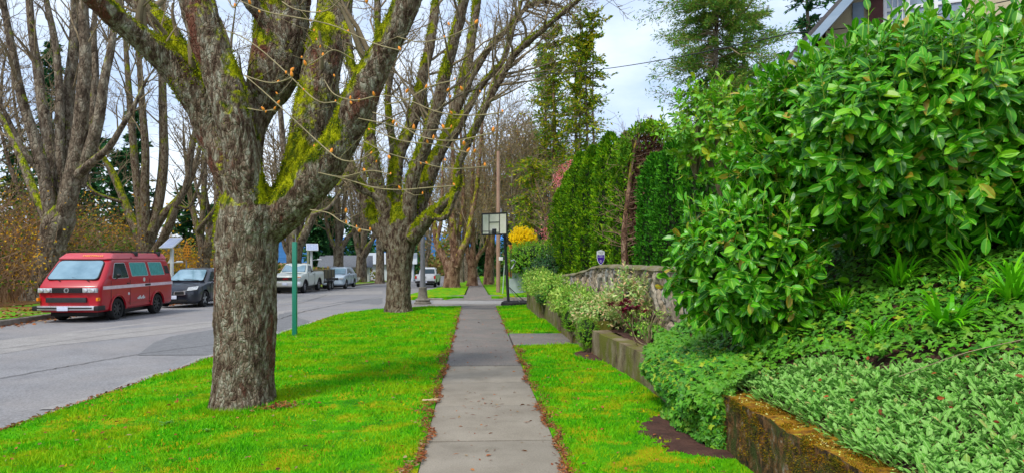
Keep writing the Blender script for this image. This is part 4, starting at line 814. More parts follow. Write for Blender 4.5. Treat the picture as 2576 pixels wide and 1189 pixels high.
for j in range(8):
    az = j * 2.4 + r.uniform(0, 6.28, nr_); rad_ = .018 + .012 * j; px = cx + np.cos(az) * rad_; py = cy + np.sin(az) * rad_; lift = r.uniform(1.0, 2.2, nr_) - .10 * j
    q = np.stack([px, py, bankz(px, py) + .01 + .03 * r.random(nr_) * (1 + fbm2(px, py, 3, 1))], -1); d = np.stack([np.cos(az) - .3, np.sin(az) - .25, lift], -1)
    l_ = r.uniform(.045, .08, nr_) * sz; packs.append(leaves(q, d, np.stack([-np.cos(az) * .7, -np.sin(az) * .7, np.full(nr_, 1.)], -1) + r.normal(0, .2, (nr_, 3)), l_, l_ * .22, 'oval'))
leafobj('woolly_groundcover', packs, M['lamb'])['kind'] = 'stuff'
# strap-leaved plants in the ivy
def strap(loc, n, ln, label, m, seed, wd=.011, upr=.9, grp='strap-leaved clumps in the ivy'):
    r = np.random.default_rng(seed); V = []; F = []; ln *= 1.25; wd *= 1.2; loc = (loc[0], loc[1], loc[2] + .07)
    for i in range(n):
        az = r.uniform(0, 6.28); el = r.uniform(.5, 1.45) * upr; l_ = ln * r.uniform(.55, 1.1); p = np.array([r.normal(0, .03), r.normal(0, .03), 0.]); dirx = np.array([math.cos(az), math.sin(az), 0]); s_ = np.array([-math.sin(az), math.cos(az), 0]); seg = 8; b = len(V); dro = r.uniform(.9, 2.3)
        for j in range(seg + 1):
            t = j / seg; a = el - dro * t * t; w_ = wd * (1 - t ** 3) * min(1, .5 + t * 2) + .0008; V += [p - s_ * w_, p + s_ * w_]; p = p + (dirx * math.cos(a) + np.array([0, 0, math.sin(a)])) * l_ / seg
        for j in range(seg): k_ = b + 2 * j; F += [(k_, k_+1, k_+3), (k_, k_+3, k_+2)]
    o = obj_np('strap_plant', np.array(V), np.array(F), m, None); o.location = loc; return tag(o, label, 'plant', grp)
def onbank(u, v, dz=.03):
    for d in np.arange(2.5, 16, .01):
        p = P(u, v, d)
        if p.z < float(bankz(p.x, p.y)) + dz: return (p.x, p.y, float(bankz(p.x, p.y)) + .02)
    return tuple(P(u, v, 8))
strap(onbank(2385, 850), 60, .42, 'brightest strap-leaved clump, alone in mid-bank just above the grey-green groundcover', M['strap'], 1, .014)
strap(onbank(2265, 735), 70, .42, 'strap-leaved clump left of centre on the bank, above and left of the brightest one', M['strap'], 2, .009)
strap(onbank(2125, 800), 40, .30, 'small grassy clump low on the ivy bank, leftmost of the strap-leaved plants', M['strap'], 3, .008)
strap(onbank(2290, 650), 110, .50, 'dense dark strap-leaved clump right under the big laurel hedge', M['strapdark'], 4, .009, 1.1)
strap(onbank(2450, 655), 80, .46, 'dark strap-leaved clump under the hedge, second from its left end', M['strapdark'], 5, .010, 1.1)
strap(onbank(2560, 640), 80, .50, 'dark strap-leaved clump under the hedge at the right edge of the picture', M['strapdark'], 6, .010, 1.1)
strap(onbank(2545, 780), 70, .45, 'bright strap-leaved clump at the right edge, right of the brightest clump', M['strap'], 7, .010)
strap(onbank(2425, 720), 30, .36, 'sparse strap-leaved clump between the dark clumps and the brightest one', M['strap'], 8, .010)
strap(onbank(2200, 870), 26, .26, 'sparse low grassy clump at the foot of the ivy, beside the grey-green groundcover', M['strap'], 9, .007)

# planter shrubs between the low wall and the stone wall
M['varieg'] = leafmat('variegated_leaf', [(.07,.28,.03),(.36,.52,.12),(.66,.72,.32),(.78,.46,.26),(.14,.38,.05),(.5,.62,.2)], .45, .25, .3)
M['varieg2'] = leafmat('variegated_leaf_yellow', [(.08,.30,.02),(.26,.52,.04),(.58,.68,.14),(.10,.30,.03)], .45, .25, .3)
M['maroon'] = leafmat('maroon_leaf', [(.12,.004,.02),(.24,.008,.035),(.07,.004,.02)], .3, .25, .5)
VG = 'variegated shrubs in the raised bed'
laurel('variegated_shrub', (2.42, 12.9, .66), (.50, .72, .27), 330, .10, 11, 'cream-edged shrub with pinkish tips nearest in the raised bed, behind the maroon plant', m=M['varieg'], kind='oval', wr=.2, group=VG, nl=(6, 8), e=2.0, lump=.35, tilt=.8, core=.6)
laurel('variegated_shrub', (2.62, 11.6, 1.0), (.34, .4, .40), 130, .09, 12, 'small upright cream-edged shrub reaching highest against the stone wall, right of the maroon leaves', m=M['varieg'], kind='oval', wr=.2, group=VG, nl=(6, 8), e=2.0, lump=.35, tilt=.8, core=.3)
laurel('variegated_shrub', (2.28, 15.3, .68), (.48, .95, .26), 330, .105, 13, 'cream and green shrub in the middle of the raised bed', m=M['varieg2'], kind='oval', wr=.2, group=VG, nl=(6, 8), e=2.0, lump=.35, tilt=.8, core=.6)
laurel('variegated_shrub', (2.15, 18.8, .82), (.42, 1.1, .30), 300, .115, 14, 'yellow-green shrub in the raised bed under the curved end of the stone wall', m=M['varieg2'], kind='oval', wr=.2, group=VG, nl=(6, 8), e=2.0, lump=.35, tilt=.8, core=.6)
laurel('variegated_shrub', (2.05, 22.0, .85), (.45, 1.1, .38), 240, .11, 15, 'farthest and smallest shrub of the raised bed, beside the basketball hoop', m=M['varieg2'], kind='oval', wr=.2, group=VG, nl=(6, 8), e=2.0, lump=.35, tilt=.8, core=.6)
DG = 'dark green ball shrubs hanging over the low walls'
for i, (p_, rad_, lb) in enumerate((((2.02, 12.05, .40), (.20, .22, .30), 'nearest dark green ball shrub, at the start of the long low wall'), ((1.93, 13.6, .50), (.17, .2, .26), 'dark green ball shrub hanging beside the step of the side path'), ((1.85, 18.4, .66), (.2, .35, .18), 'dark grey-green trailing shrub over the wall beyond the side path'))):
    laurel('ball_shrub', p_, rad_, 330, .03, 40 + i, lb, m=M['hedge'] if i < 2 else M['darkhedge'], kind='dia', wr=.22, group=DG, nl=(5, 7), e=2.0, lump=.2, tilt=.6, core=.75)
# maroon-leaved plant
o = empty('maroon_plant', (2.62, 10.9, .45), 0, 'maroon-leaved plant on dark bare stems in the raised bed', 'plant'); r = np.random.default_rng(4)
f = np.array([2.62, 10.9, .42]); tips = np.array([[2.36,10.9,.98],[2.45,10.7,.93],[2.62,10.9,.92],[2.5,11.1,1.03],[2.28,11.3,.96],[2.68,10.7,.88],[2.34,10.6,.9]]); t = np.linspace(0, 1, 7)[None, :, None]
V, F = tubes(f + (tips[:, None] - f) * t + np.array([0, 0, .05]) * np.sin(t * 3.1), np.tile(np.linspace(.012, .005, 7), (7, 1)), 5); obj_np('stems', V, F, mat('maroon_stem', [(.09,.02,.02),(.14,.05,.04)], 9), o)
pk = []
for tp_ in tips: n = 30; az = r.uniform(0, 6.28, n); d = np.stack([np.cos(az), np.sin(az), r.uniform(-.35, 1.0, n)], -1); pk.append(leaves(tp_ + r.normal(0, .012, (n, 3)), d, np.array([0, 0, 1.]) + r.normal(0, .3, (n, 3)), r.uniform(.06, .10, n), .016, 'oval'))
leafobj('foliage', pk, M['maroon'], o)
# sparse twiggy azalea at the near end of the bed
o = empty('azalea', (2.55, 9.9, .5), 0, 'sparse straggly shrub with bare pale stems between the ivy and the maroon plant', 'shrub')
n = 22; az = r.uniform(0, 6.28, n); tips = np.stack([2.55 + .4 * np.cos(az) * r.random(n), 9.9 + .5 * np.sin(az) * r.random(n), .62 + .35 * r.random(n)], -1); f = np.array([2.55, 9.9, .45])
V, F = tubes(f + (tips[:, None] - f) * t + (t * (1 - t)) * r.normal(0, .35, (n, 1, 3)), np.tile(np.linspace(.009, .003, 7), (n, 1)), 4); obj_np('stems', V, F, M['twiglight'], o)
pk = [leaves(tp_ + r.normal(0, .03, (9, 3)), rdir(9, r) + np.array([0, 0, .5]), np.array([0, 0, 1.]) + r.normal(0, .4, (9, 3)), .045, .011, 'oval') for tp_ in tips]; leafobj('foliage', pk, M['varieg2'], o)

# cedar hedge columns above the stone wall
def thuja(x, y, zb_, h, rad, n, seed, label, m='thuja', bare=None, grp='columnar cedars above the stone wall'):
    r = np.random.default_rng(seed); o = empty('cedar_column', (x, y, zb_), 0, label, 'cedar', grp)
    t = r.random(n) ** .9; az = r.uniform(0, 6.283, n)
    if bare: k = ~((np.cos(az - bare) > .45) & (t < .93)); t, az = t[k], az[k]
    n = len(t); prof = np.minimum(1, (t / .06 + .35)) * (1 - t ** 5) ** .65 * (1 - .12 * t)
    rdg = np.array([mnoise.fractal(Vector((math.cos(a) * 2.2 + seed, math.sin(a) * 2.2, q * h * 1.3)), .9, 2, 3) for a, q in zip(az, t)])
    rr = rad * prof * (1 + .38 * rdg) * (1 - .22 * r.random(n) ** 2)
    p = np.stack([x + rr * np.cos(az), y + rr * np.sin(az), zb_ + t * h], -1); out = np.stack([np.cos(az), np.sin(az), np.zeros(n)], -1)
    d = unit(out * .7 + np.array([0, 0, .75]) + r.normal(0, .45, (n, 3))); l_ = r.uniform(.05, .12, n) * (1.25 if h > 3 else 1)
    pk = [leaves(p, d, out + r.normal(0, .5, (n, 3)), l_, l_ * .2, 'dia')]
    d2 = unit(d + r.normal(0, .6, (n, 3))); pk.append(leaves(p - out * .03, d2, out + r.normal(0, .6, (n, 3)), l_ * .8, l_ * .2, 'dia'))
    leafobj('foliage', pk, M[m], o)
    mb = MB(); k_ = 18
    V, F = tubes(np.array([[(x, y, zb_ + h * q) for q in (0, .05, .3, .6, .8, .9, .95)]]), np.array([[rad * .45, rad * .70, rad * .74, rad * .66, rad * .45, rad * .25, .02]]), k_); obj_np('leaf_shade_core', V, F, M['core'] if not bare else M['browncore'], o, smooth=True) if not bare else None  # filler inside the column, shade between the sprays painted dark
    V, F = tubes(np.array([[(x, y, zb_ - .1), (x + .02, y, zb_ + h * .5), (x, y, zb_ + h * .9)]]), np.array([[.05, .035, .01]]), 8); obj_np('trunk', V, F, M['barkred'], o)
    return o
def zs(y): return float(stonetop(y)) - .1
TC = [(3.75, 29.5, .4, 4.3, .54, 'farthest and shortest cedar column, at the left end of the hedge'), (3.8, 26.8, .6, 4.55, .54, 'second cedar column from the left end of the hedge'), (3.75, 24.0, .8, 4.6, .55, 'third cedar column from the left end of the hedge'), (3.75, 21.4, 1.0, 4.2, .56, 'tall bright cedar column in the middle of the hedge'), (3.8, 19.0, 1.2, 4.0, .50, 'cedar column right behind the security sign')]
for i, (x, y, z0, h, rad, lb) in enumerate(TC): thuja(x, y, z0, h, rad, 5200, 60 + i, lb)
thuja(3.9, 17.3, 1.35, 3.55, .46, 4600, 66, 'narrow cedar column just left of the bare trunk')
thuja(3.75, 13.9, 1.4, 2.45, .40, 4200, 67, 'dark cedar column just right of the bare trunk', 'thujadark'); thuja(3.75, 12.6, 1.45, 2.5, .40, 4200, 68, 'dark cedar column partly behind the laurel, second right of the bare trunk', 'thujadark'); thuja(3.9, 11.3, 1.5, 2.3, .42, 3200, 69, 'dark cedar column nearest the camera, behind the loose laurel', 'thujadark'); thuja(5.0, 16.6, 1.4, 3.2, .6, 4000, 70, 'dark cedar column set back behind the bare trunk', 'thujadark')
# half-dead cedar: bare trunk, brown twiggy inside, green cap
o = empty('cedar_tree', (3.55, 15.7, 1.4), 0, 'half-dead cedar with a bare reddish trunk, brown twiggy inside and a green cap', 'tree'); r = np.random.default_rng(77)
tr = spline([(3.52, 15.7, 1.35), (3.47, 15.7, 2.2), (3.56, 15.7, 3.1), (3.7, 15.75, 4.1), (3.85, 15.8, 4.7)], 14); V, F = tubes(tr[None], np.linspace(.085, .02, 14)[None], 10); obj_np('trunk', V, F, M['barkred'], o)
Q, Rq = grow(tr[None], np.linspace(.07, .02, 14)[None], 70, .30, .92, .25, r, 8, .16, .005, .12, .08); V, F = tubes(Q, Rq, 4); obj_np('bare_branches', V, F, mat('dead_branch', [(.22,.12,.07),(.36,.24,.16)], 4), o)
Q2, R2 = grow(Q, Rq, 5, .5, .6, .2, r, 5, .6, .004); V, F = tubes(Q2, R2, 3); obj_np('dead_twigs', V, F, mat('dead_twig', [(.14,.07,.045),(.22,.13,.09)], 4), o)['kind'] = 'stuff'
n = 5500; dd = rdir(n, r); p = np.array([4.15, 15.9, 4.05]) + dd * np.array([.75, .6, .85]) * r.uniform(.82, 1.05, n)[:, None]; k = (p[:, 2] > 4.55) | (p[:, 0] < 3.62) & (p[:, 2] > 3.9) | (p[:, 0] > 4.72) & (p[:, 2] > 3.4) | (r.random(n) < .06); p = p[k]; n = len(p)
leafobj('green_foliage', [leaves(p, rdir(n, r) + np.array([0, 0, .8]), rdir(n, r), .11, .024, 'dia')], M['thuja'], o)
n = 13000; dd = rdir(n, r); p = np.array([4.2, 16.1, 3.3]) + dd * np.array([.6, .5, 1.75]) * r.uniform(.3, 1, n)[:, None]; leafobj('brown_foliage', [leaves(p, rdir(n, r) + np.array([0, 0, .3]), rdir(n, r), .10, .022, 'dia')], M['brownfoliage'], o)
# dark shrub, clipped hedge and yellow forsythia beyond the hoop
laurel('rhododendron', (3.15, 27.8, .95), (1.0, 1.2, .95), 520, .12, 80, 'dark green glossy shrub left of the cedar hedge, right of the clipped hedge', m=M['darkhedge'], kind='oval', wr=.22, e=2.2, lump=.25, nl=(6, 8), cat_='shrub')
laurel('clipped_hedge', P(1352, 652, 39), (1.75, 1.2, .92), 1100, .11, 81, 'clipped yellow-green hedge on top of the grey wall beyond the corner', m=M['hedge'], kind='dia', wr=.26, e=3.2, lump=.08, nl=(6, 8), cat_='hedge')
M['yellow'] = leafmat('yellow_blossom', [(.95,.66,.004),(1.0,.78,.01),(.9,.56,.004)], .6, .3, .1)
laurel('forsythia', P(1315, 600, 40), (.68, .5, .50), 620, .10, 82, 'bright yellow flowering bush above the clipped hedge', m=M['yellow'], kind='dia', wr=.3, e=2.2, lump=.3, nl=(6, 8), spikes=.5, core=.5, cat_='bush')

# ---------------------------------------------------------------- conifers
def conifer(name, x, y, z0, h, rad, nb, seed, label, m, trunk='bark3', clear=.1, per=26, nl=.35, taper=.8, droop=.0, tr=.22, sub=1, grp=None, airy=.0, wl=.13, multi=1, cat_='tree'):
    r = np.random.default_rng(seed); o = empty(name, (x, y, z0), 0, label, cat_, grp)
    for q in range(multi):
        ox = (q - (multi - 1) / 2) * tr * 3.6
        zt = np.linspace(0, h * (1 - .06 * q), 12); tp = np.stack([x + ox * (1 - .2 * zt / h) + .05 * np.sin(zt * .7 + q), np.full(12, float(y)), z0 + zt], -1); V, F = tubes(tp[None], (tr * (1 - .92 * np.linspace(0, 1, 12) ** 1.2) + .01)[None], 10); obj_np('trunk', V, F, M[trunk], o, smooth=True)
    t = clear + (1 - clear) * r.random(nb) ** .85; az = r.uniform(0, 6.283, nb); Ln = rad * (1 - taper * ((t - clear) / (1 - clear)) ** 1.3) * r.uniform(.25, 1.15, nb) * (.8 + .3 * np.sin(t * 31 + seed)) + .15
    ox = (r.integers(0, multi, nb) - (multi - 1) / 2) * tr * 3
    n = 6; tt = np.linspace(0, 1, n)[None, :, None]; hd = np.stack([np.cos(az), np.sin(az), r.uniform(-.1, .45, nb) - droop * .3], -1)
    B = np.stack([x + ox, np.full(nb, float(y)), z0 + t * h], -1)[:, None] + hd[:, None] * Ln[:, None, None] * tt + np.array([0, 0, -1]) * (droop * Ln)[:, None, None] * tt ** 2 + np.array([0, 0, .22]) * Ln[:, None, None] * tt ** 3 + r.normal(0, .03, (nb, n, 3)) * Ln[:, None, None] * (tt > 0)
    V, F = tubes(B, np.tile(np.linspace(.035, .008, n), (nb, 1)) * (h / 14) ** .5, 3); obj_np('branches', V, F, M['twig'], o)
    K = nb * per; par = np.repeat(np.arange(nb), per); s = (airy + (1 - airy) * r.random(K) ** .8) * (n - 1 - 1e-3); i = s.astype(int); f = (s - i)[:, None]; q = B[par, i] * (1 - f) + B[par, i + 1] * f + r.normal(0, .055, (K, 3)) * Ln[par][:, None]
    d = unit(hd[par] * .8 + r.normal(0, .55, (K, 3)) + np.array([0, 0, .15 - droop * .8])); l_ = nl * r.uniform(.5, 1.2, K)
    leafobj('foliage', [leaves(q, d, rdir(K, r) + np.array([0, 0, 1.]), l_, l_ * wl, 'dia')], M[m], o); return o
CG = 'dark conifers behind the thicket'
for i, (u, vt, d, rad, lb) in enumerate(((130, 110, 62, 3.2, 'tall dark conifer behind the leftmost boulevard tree'), (40, 330, 66, 3.4, 'dark conifer at the far left behind the yellow thicket'), (235, 300, 64, 3.0, 'dark conifer just right of the leftmost boulevard tree'), (300, 385, 60, 3.0, 'shorter dark conifer behind the mossy tree by the van'), (340, 280, 75, 3.2, 'far dark conifer between the first two boulevard trees'), (470, 470, 72, 3.2, 'dark conifer behind the yellow checkered sign'), (545, 520, 90, 3.6, 'dark conifer left of the nearest trunk'), (830, 500, 95, 3.5, 'dark conifer over the white house'), (795, 545, 88, 2.6, 'small dark conifer behind the cream pickup'), (905, 545, 110, 3.5, 'dark conifer behind the silver car'), (1020, 560, 120, 3.4, 'far conifer behind the lamp post'), (1215, 590, 120, 3.4, 'far conifer at the end of the avenue'), (185, 470, 50, 2.6, 'low bushy conifer behind the thicket, above the van'))):
    p = P(u, 645, d); z0 = float(base(p.y)) - .1; h = (645 - vt) / FP * d + CAMH - z0; conifer('conifer', p.x, p.y, z0, h, rad, 170, 200 + i, lb, 'conifer', nl=.55 * d / 60, per=22, droop=.25, grp=CG, wl=.22)
YG = 'tall thin-crowned conifers beyond the corner'
for i, (u, vt, d, rad, mul, lb) in enumerate(((1393, 60, 52, 3.0, 1, 'tall conifer with a bare reddish lower trunk, left of the twin-trunked one'), (1372, 110, 56, 2.9, 1, 'tall conifer close behind the red-trunked one'), (1475, 30, 50, 2.5, 3, 'tall conifer with three slim upright trunks beside open sky'), (1448, 95, 58, 2.6, 1, 'tall thin conifer left of the three-trunked one'))):
    p = P(u, 645, d); z0 = .1; h = (645 - vt) / FP * d + CAMH - z0; conifer('tall_conifer', p.x, p.y, z0, h, rad, 230 if mul == 1 else 280, 220 + i, lb, 'yellowgreen' if i != 1 else 'pine', 'barkred' if i < 2 else 'bark3', clear=.36 if i < 2 else .42, per=22, nl=.34, droop=.25, grp=YG, wl=.2, tr=.24 if mul == 1 else .16, taper=.6, airy=.1, multi=mul)
p = P(1339, 645, 46); conifer('yew', p.x, p.y, .1, 8.2, 2.3, 130, 230, 'bushy yellow-green yew on a straight red-brown trunk behind the yellow bush', 'yellowgreen', 'barkred', clear=.42, per=20, nl=.3, droop=.5, wl=.2, taper=.3, tr=.25)
p = P(1800, 645, 27); conifer('pine', p.x, p.y, .8, 13.0, 3.9, 330, 231, 'big airy olive-green pine behind the laurels, left of the house', 'pine', 'bark3', clear=.15, per=220, nl=.19, droop=.35, wl=.11, taper=.35, tr=.2, airy=.25)
p = P(1870, 645, 29); conifer('pine', p.x, p.y, .8, 12.0, 2.8, 120, 233, 'second olive-green pine just right of the big one', 'pine', 'bark3', clear=.25, per=230, nl=.19, droop=.35, wl=.11, taper=.35, tr=.16, airy=.25)
p = P(2030, 645, 34); conifer('conifer', p.x, p.y, .8, 17, 2.6, 170, 234, 'dark green conifer left of the house roof', 'conifer', per=30, nl=.35, droop=.2, wl=.2)
p = P(1700, 645, 40); conifer('conifer', p.x, p.y, .8, 7.5, 3.0, 150, 235, 'low spreading conifer behind the cedar hedge, below the pine', 'pine', per=34, nl=.4, droop=.3, wl=.14)
for i, (u, d, h, lb) in enumerate(((1415, 75, 9, 'far dark conifer between the red trunks'), (1500, 60, 7, 'dark conifer behind the middle of the cedar hedge'), (1290, 90, 8, 'far conifer behind the basketball hoop'), (1345, 80, 8.5, 'far dark conifer left of the red trunks'))):
    p = P(u, 645, d); conifer('conifer', p.x, p.y, float(base(p.y)), h, 3.2, 150, 240 + i, lb, 'conifer', per=24, nl=.6, droop=.25, wl=.2, grp='far dark conifers right of the avenue')
# pink blossom tree behind the cedars
o = vase('blossom_tree', *(lambda p: (p.x, p.y))(P(1425, 645, 36)), 6.6, .14, 301, 'small pink blossoming tree peeping over the left end of the cedar hedge', nl=7, m=M['barkred'], group=None, tw=(6, 4, 3), lean=.55, fork=.3)
r = np.random.default_rng(8); n = 3600; q = np.array([*P(1440, 455, 36)]) + rdir(n, r) * np.array([1.1, 1.0, 1.1]) * r.random((n, 1)) ** .4; q2 = np.array([*P(1395, 590, 34)]) + r.normal(0, .4, (900, 3)); q = np.concatenate([q, q2]); q = q[np.array([mnoise.noise(Vector(a) * 2.2) > -.12 for a in q])]
leafobj('blossom', [leaves(q, rdir(len(q), r), rdir(len(q), r), .075, .03, 'dia')], leafmat('pink_blossom', [(.75,.16,.18),(.85,.34,.34),(.6,.09,.10)], .7, .3, .1), o)

# ---------------------------------------------------------------- thicket on the far verge
r = np.random.default_rng(90)
M['bramble'] = mat('bramble_stems', [(.16,.08,.04),(.30,.20,.11)], 3, .9)
n = 4600; y = r.uniform(8, 80, n); x = np.array([xfar(q) for q in y]) - 3.6 - r.random(n) ** 1.2 * 9; hh = np.interp(y, [8, 22, 36, 60, 90], [4.2, 6.0, 5.4, 1.9, 1.2]) * r.uniform(.5, 1.15, n) * np.interp(-x, [16, 19, 24], [.35, .8, 1.25])
z = vz(x, y); t = np.linspace(0, 1, 6)[None, :, None]; ln = r.normal(0, .35, (n, 1, 3)) * np.array([1, 1, 0]) * hh[:, None, None]
B = np.stack([x, y, z - .1], -1)[:, None] + np.array([0, 0, 1.]) * hh[:, None, None] * t * (1 - .25 * t) + ln * t ** 1.8 + r.normal(0, .04, (n, 6, 3)); parts = [tubes(B, np.tile(np.linspace(.022, .006, 6), (n, 1)), 3)]
Q, Rq = grow(B, np.tile(np.linspace(.022, .01, 6), (n, 1)), 5, .5, .6, .3, r, 5, .6, .006); parts.append(tubes(Q, Rq, 3)); V, F = cat(parts)
obj_np('bramble_thicket', V, F, M['bramble'])['kind'] = 'stuff'
K = 70000; i = r.integers(0, len(Q), K); c = Q[i, r.integers(1, 5, K)] + r.normal(0, .16, (K, 3)); w_ = np.array([mnoise.noise(Vector(a) * .35) for a in c]); k = w_ > .02; size = r.uniform(.05, .11, K) * np.clip(c[:, 1] / 28, .6, 1.8)
leafobj('autumn_leaves', [leaves(c[k], rdir(k.sum(), r), rdir(k.sum(), r), size[k] * 1.2, size[k] * .42, 'dia')], M['autumn'])['kind'] = 'stuff'
k = (w_ < -.02) | (c[:, 2] < .9); k &= r.random(K) < .8; leafobj('thicket_leaves', [leaves(c[k], rdir(k.sum(), r), rdir(k.sum(), r), size[k] * 1.6, size[k] * .6, 'dia')], leafmat('thicket_leaf', [(.04,.10,.012),(.09,.18,.02),(.22,.26,.03),(.14,.09,.03)], .7, .2, .1))['kind'] = 'stuff'
# brown and green low growth far along both verges
n = 9000; y = r.uniform(60, 150, n); x = np.array([xfar(q) for q in y]) - 3 - r.random(n) * 16; hh = r.random(n) * 1.5; z = vz(x, y) + hh
pk = [leaves(np.stack([x, y, z], -1), rdir(n, r), rdir(n, r), .5, .16, 'dia')]
n2 = 16000; y = r.uniform(125, 165, n2); x = r.uniform(-14, 24, n2); pk.append(leaves(np.stack([x, y, base(y) + r.random(n2) ** 1.5 * 6 * (1 + .6 * np.sin(x * .9))], -1), rdir(n2, r), rdir(n2, r), .7, .25, 'dia'))
leafobj('undergrowth', pk, leafmat('undergrowth_leaf', [(.20,.09,.04),(.28,.16,.06),(.10,.17,.03),(.16,.20,.03),(.30,.20,.08)], .8, .2, .1))['kind'] = 'stuff'

# ---------------------------------------------------------------- grass blades, litter, small things on the lawn
def soil_at(x, y): return np.maximum(1 - ((x - 2.2) / (.50 + .18 * fbm2(x, y, 4, 6) + .22 * fbm2(x, y, 17, 7))) ** 2 - ((y - 6.5) / .85) ** 2, 1 - ((x - 2.1) / (.33 + .1 * fbm2(x, y, 4, 6))) ** 2 - ((y - 11.7) / .6) ** 2)
def blades():
    r = np.random.default_rng(5); out = []
    N = 330000; y = 2.6 + r.random(N) ** 1.9 * 21.5; x = r.uniform(-5.3, 2.25, N); z = np.where(x < SWL, lawn_z(x, y), rz(x, y))
    k = (x > np.array([near_left(q)[0] for q in y]) + .01) & (x < np.interp(y, [-3, 6, 9, 12, 23], [2.2, 2.18, 2.22, 2.06, 1.88])) & ((x < SWL - .02 + .03 * np.sin(y * 17)) | (x > SWR + .02 + .03 * np.sin(y * 13))) & ~((x > .7) & (y > 13.3) & (y < 15.5)) & (np.abs(x) < 0.85 * y + .5)
    k &= ~(soil_at(x, y) > 0); x, y, z = x[k], y[k], z[k]; n = len(x)
    h = r.uniform(.012, .038, n) * (1 + .9 * np.clip(fbm2(x, y, 1.3, 12), -.4, .6)) * (1 + y * .035); wd = .0016 + .00065 * y; az = r.uniform(0, 6.283, n); lean = r.normal(0, .45, (n, 2)) * h[:, None]
    s = np.stack([np.cos(az), np.sin(az), 0 * az], -1) * wd[:, None]; b = np.stack([x, y, z - .004], -1); tip = b + np.stack([lean[:, 0], lean[:, 1], h], -1)
    V = np.stack([b - s, b + s, tip], 1).reshape(-1, 3); F = np.arange(3 * n).reshape(-1, 3)
    leafobj('grass', [(V, F, np.ones(3 * n))], M['blade'])['kind'] = 'stuff'
M['blade'] = leafmat('grass_blade', [(.03,.23,.003),(.07,.40,.003),(.13,.55,.004),(.20,.60,.004)], .6, .3, .1, big=((.34,.50,.005), 1.5))
blades()
r = np.random.default_rng(66); n = 2600; az = r.uniform(0, 6.283, n); rr_ = .385 + np.abs(r.normal(0, .07, n)); x = -2.81 + rr_ * np.cos(az); y = 8.36 + rr_ * np.sin(az); h = r.uniform(.03, .085, n); b = np.stack([x, y, lawn_z(x, y)], -1); s = rdir(n, r) * np.array([1, 1, 0]) * .0045; V = np.stack([b - s, b + s, b + np.stack([r.normal(0, .02, n), r.normal(0, .02, n), h], -1)], 1).reshape(-1, 3)
leafobj('grass', [(V, np.arange(3 * n).reshape(-1, 3), np.ones(3 * n))], M['blade'])['kind'] = 'stuff'
def litter(name, x, y, z, size, m, flat=.35, wr=.3, kind='dia'):
    n = len(x); rr_ = np.random.default_rng(n); q = np.stack([x, y, z], -1); d = rdir(n, rr_) * np.array([1, 1, flat * .4]); nn = np.array([0, 0, 1.]) + rr_.normal(0, flat, (n, 3)); return leafobj(name, [leaves(q, d, nn, size, size * wr, kind)], m)
r = np.random.default_rng(14)
M['littermat'] = leafmat('dead_leaf', [(.22,.055,.025),(.34,.10,.035),(.42,.17,.06),(.10,.04,.025),(.38,.26,.14)], .8, .15, .1)
n = 26000; y = 2.6 + r.random(n) ** 1.5 * 21; left = r.random(n) < .5; wob = .035 * np.sin(y * 3.1) + .03 * np.sin(y * 7.7); off = np.abs(r.normal(0, .055 + .025 * np.sin(y * 1.7) , n)) ; x = np.where(left, SWL - .03 + wob - off + .04, SWR + .03 + wob + off - .04); k = ~((~left) & (y > 13.3) & (y < 15.5)) & (r.random(n) < np.clip(1.25 - y / 20, .15, 1) * np.clip(.85 + 1.3 * fbm2(y, x * 0 + left * 5., 1.7, 21), .35, 1)); x, y = x[k], y[k]
litter('leaf_litter', x, y, .016 + .02 * r.random(len(x)) + np.maximum(0, base(y)), r.uniform(.014, .045, len(x)) * (1 + y * .03), M['littermat'], .6, .16)['kind'] = 'stuff'
n = 1500; y = 3.2 + r.random(n) ** 1.3 * 19; x = r.uniform(-4.9, 2.1, n); k = (x > np.array([near_left(q)[0] for q in y]) - .6); x, y = x[k], y[k]; on = (x > SWL) & (x < SWR); keep = ~on | (r.random(len(x)) < .5); x, y, on = x[keep], y[keep], on[keep]
litter('fallen_leaves', x, y, np.where(on, .006, np.where(x < SWL, np.where(x < np.array([near_left(q)[0] for q in y]), -.17, lawn_z(x, y) + .03), rz(x, y) + .025)), r.uniform(.02, .06, len(x)), M['littermat'], .35, .3, 'oval')['kind'] = 'stuff'
n = 2600; y = 10 + r.random(n) ** 1.1 * 36; x = np.array([xfar(q) for q in y]) + np.where(r.random(n) < .4, r.exponential(.18, n), -r.exponential(1.2, n)); k = x > -16.4; x, y = x[k], y[k]
z = np.where(x > np.array([xfar(q) for q in y]), base(y) - .19, vz(x, y) + .05); litter('fallen_leaves', x, y, z, r.uniform(.07, .16, len(x)), M['littermat'], .4, .4)['kind'] = 'stuff'
n = 260; y = r.uniform(5.4, 7.6, n); x = r.uniform(1.72, 2.15, n); litter('fallen_leaves', x, y, .03 + 0 * x, .03, M['littermat'], .4, .25)['kind'] = 'stuff'
for (x0_, x1_, y0_, y1_) in ((1.5, 2.22, 5.4, 7.7), (1.7, 2.15, 11.0, 12.4)):
    grid('bare_soil', lambda y: (x0_, x1_), np.linspace(y0_, y1_, 60), lambda X, Y: rz(X, Y) + np.where(soil_at(X, Y) > 0, .012, -.03) + .01 * fbm2(X, Y, 9, 3) * (soil_at(X, Y) > 0), M['dirt'], nx=40)
n = 170; y = 3 + r.random(n) * 12; x = r.uniform(SWL, SWR, n); litter('pine_needles', x, y, .006 + 0 * x, r.uniform(.02, .08, n), M['littermat'], .05, .05)['kind'] = 'stuff'
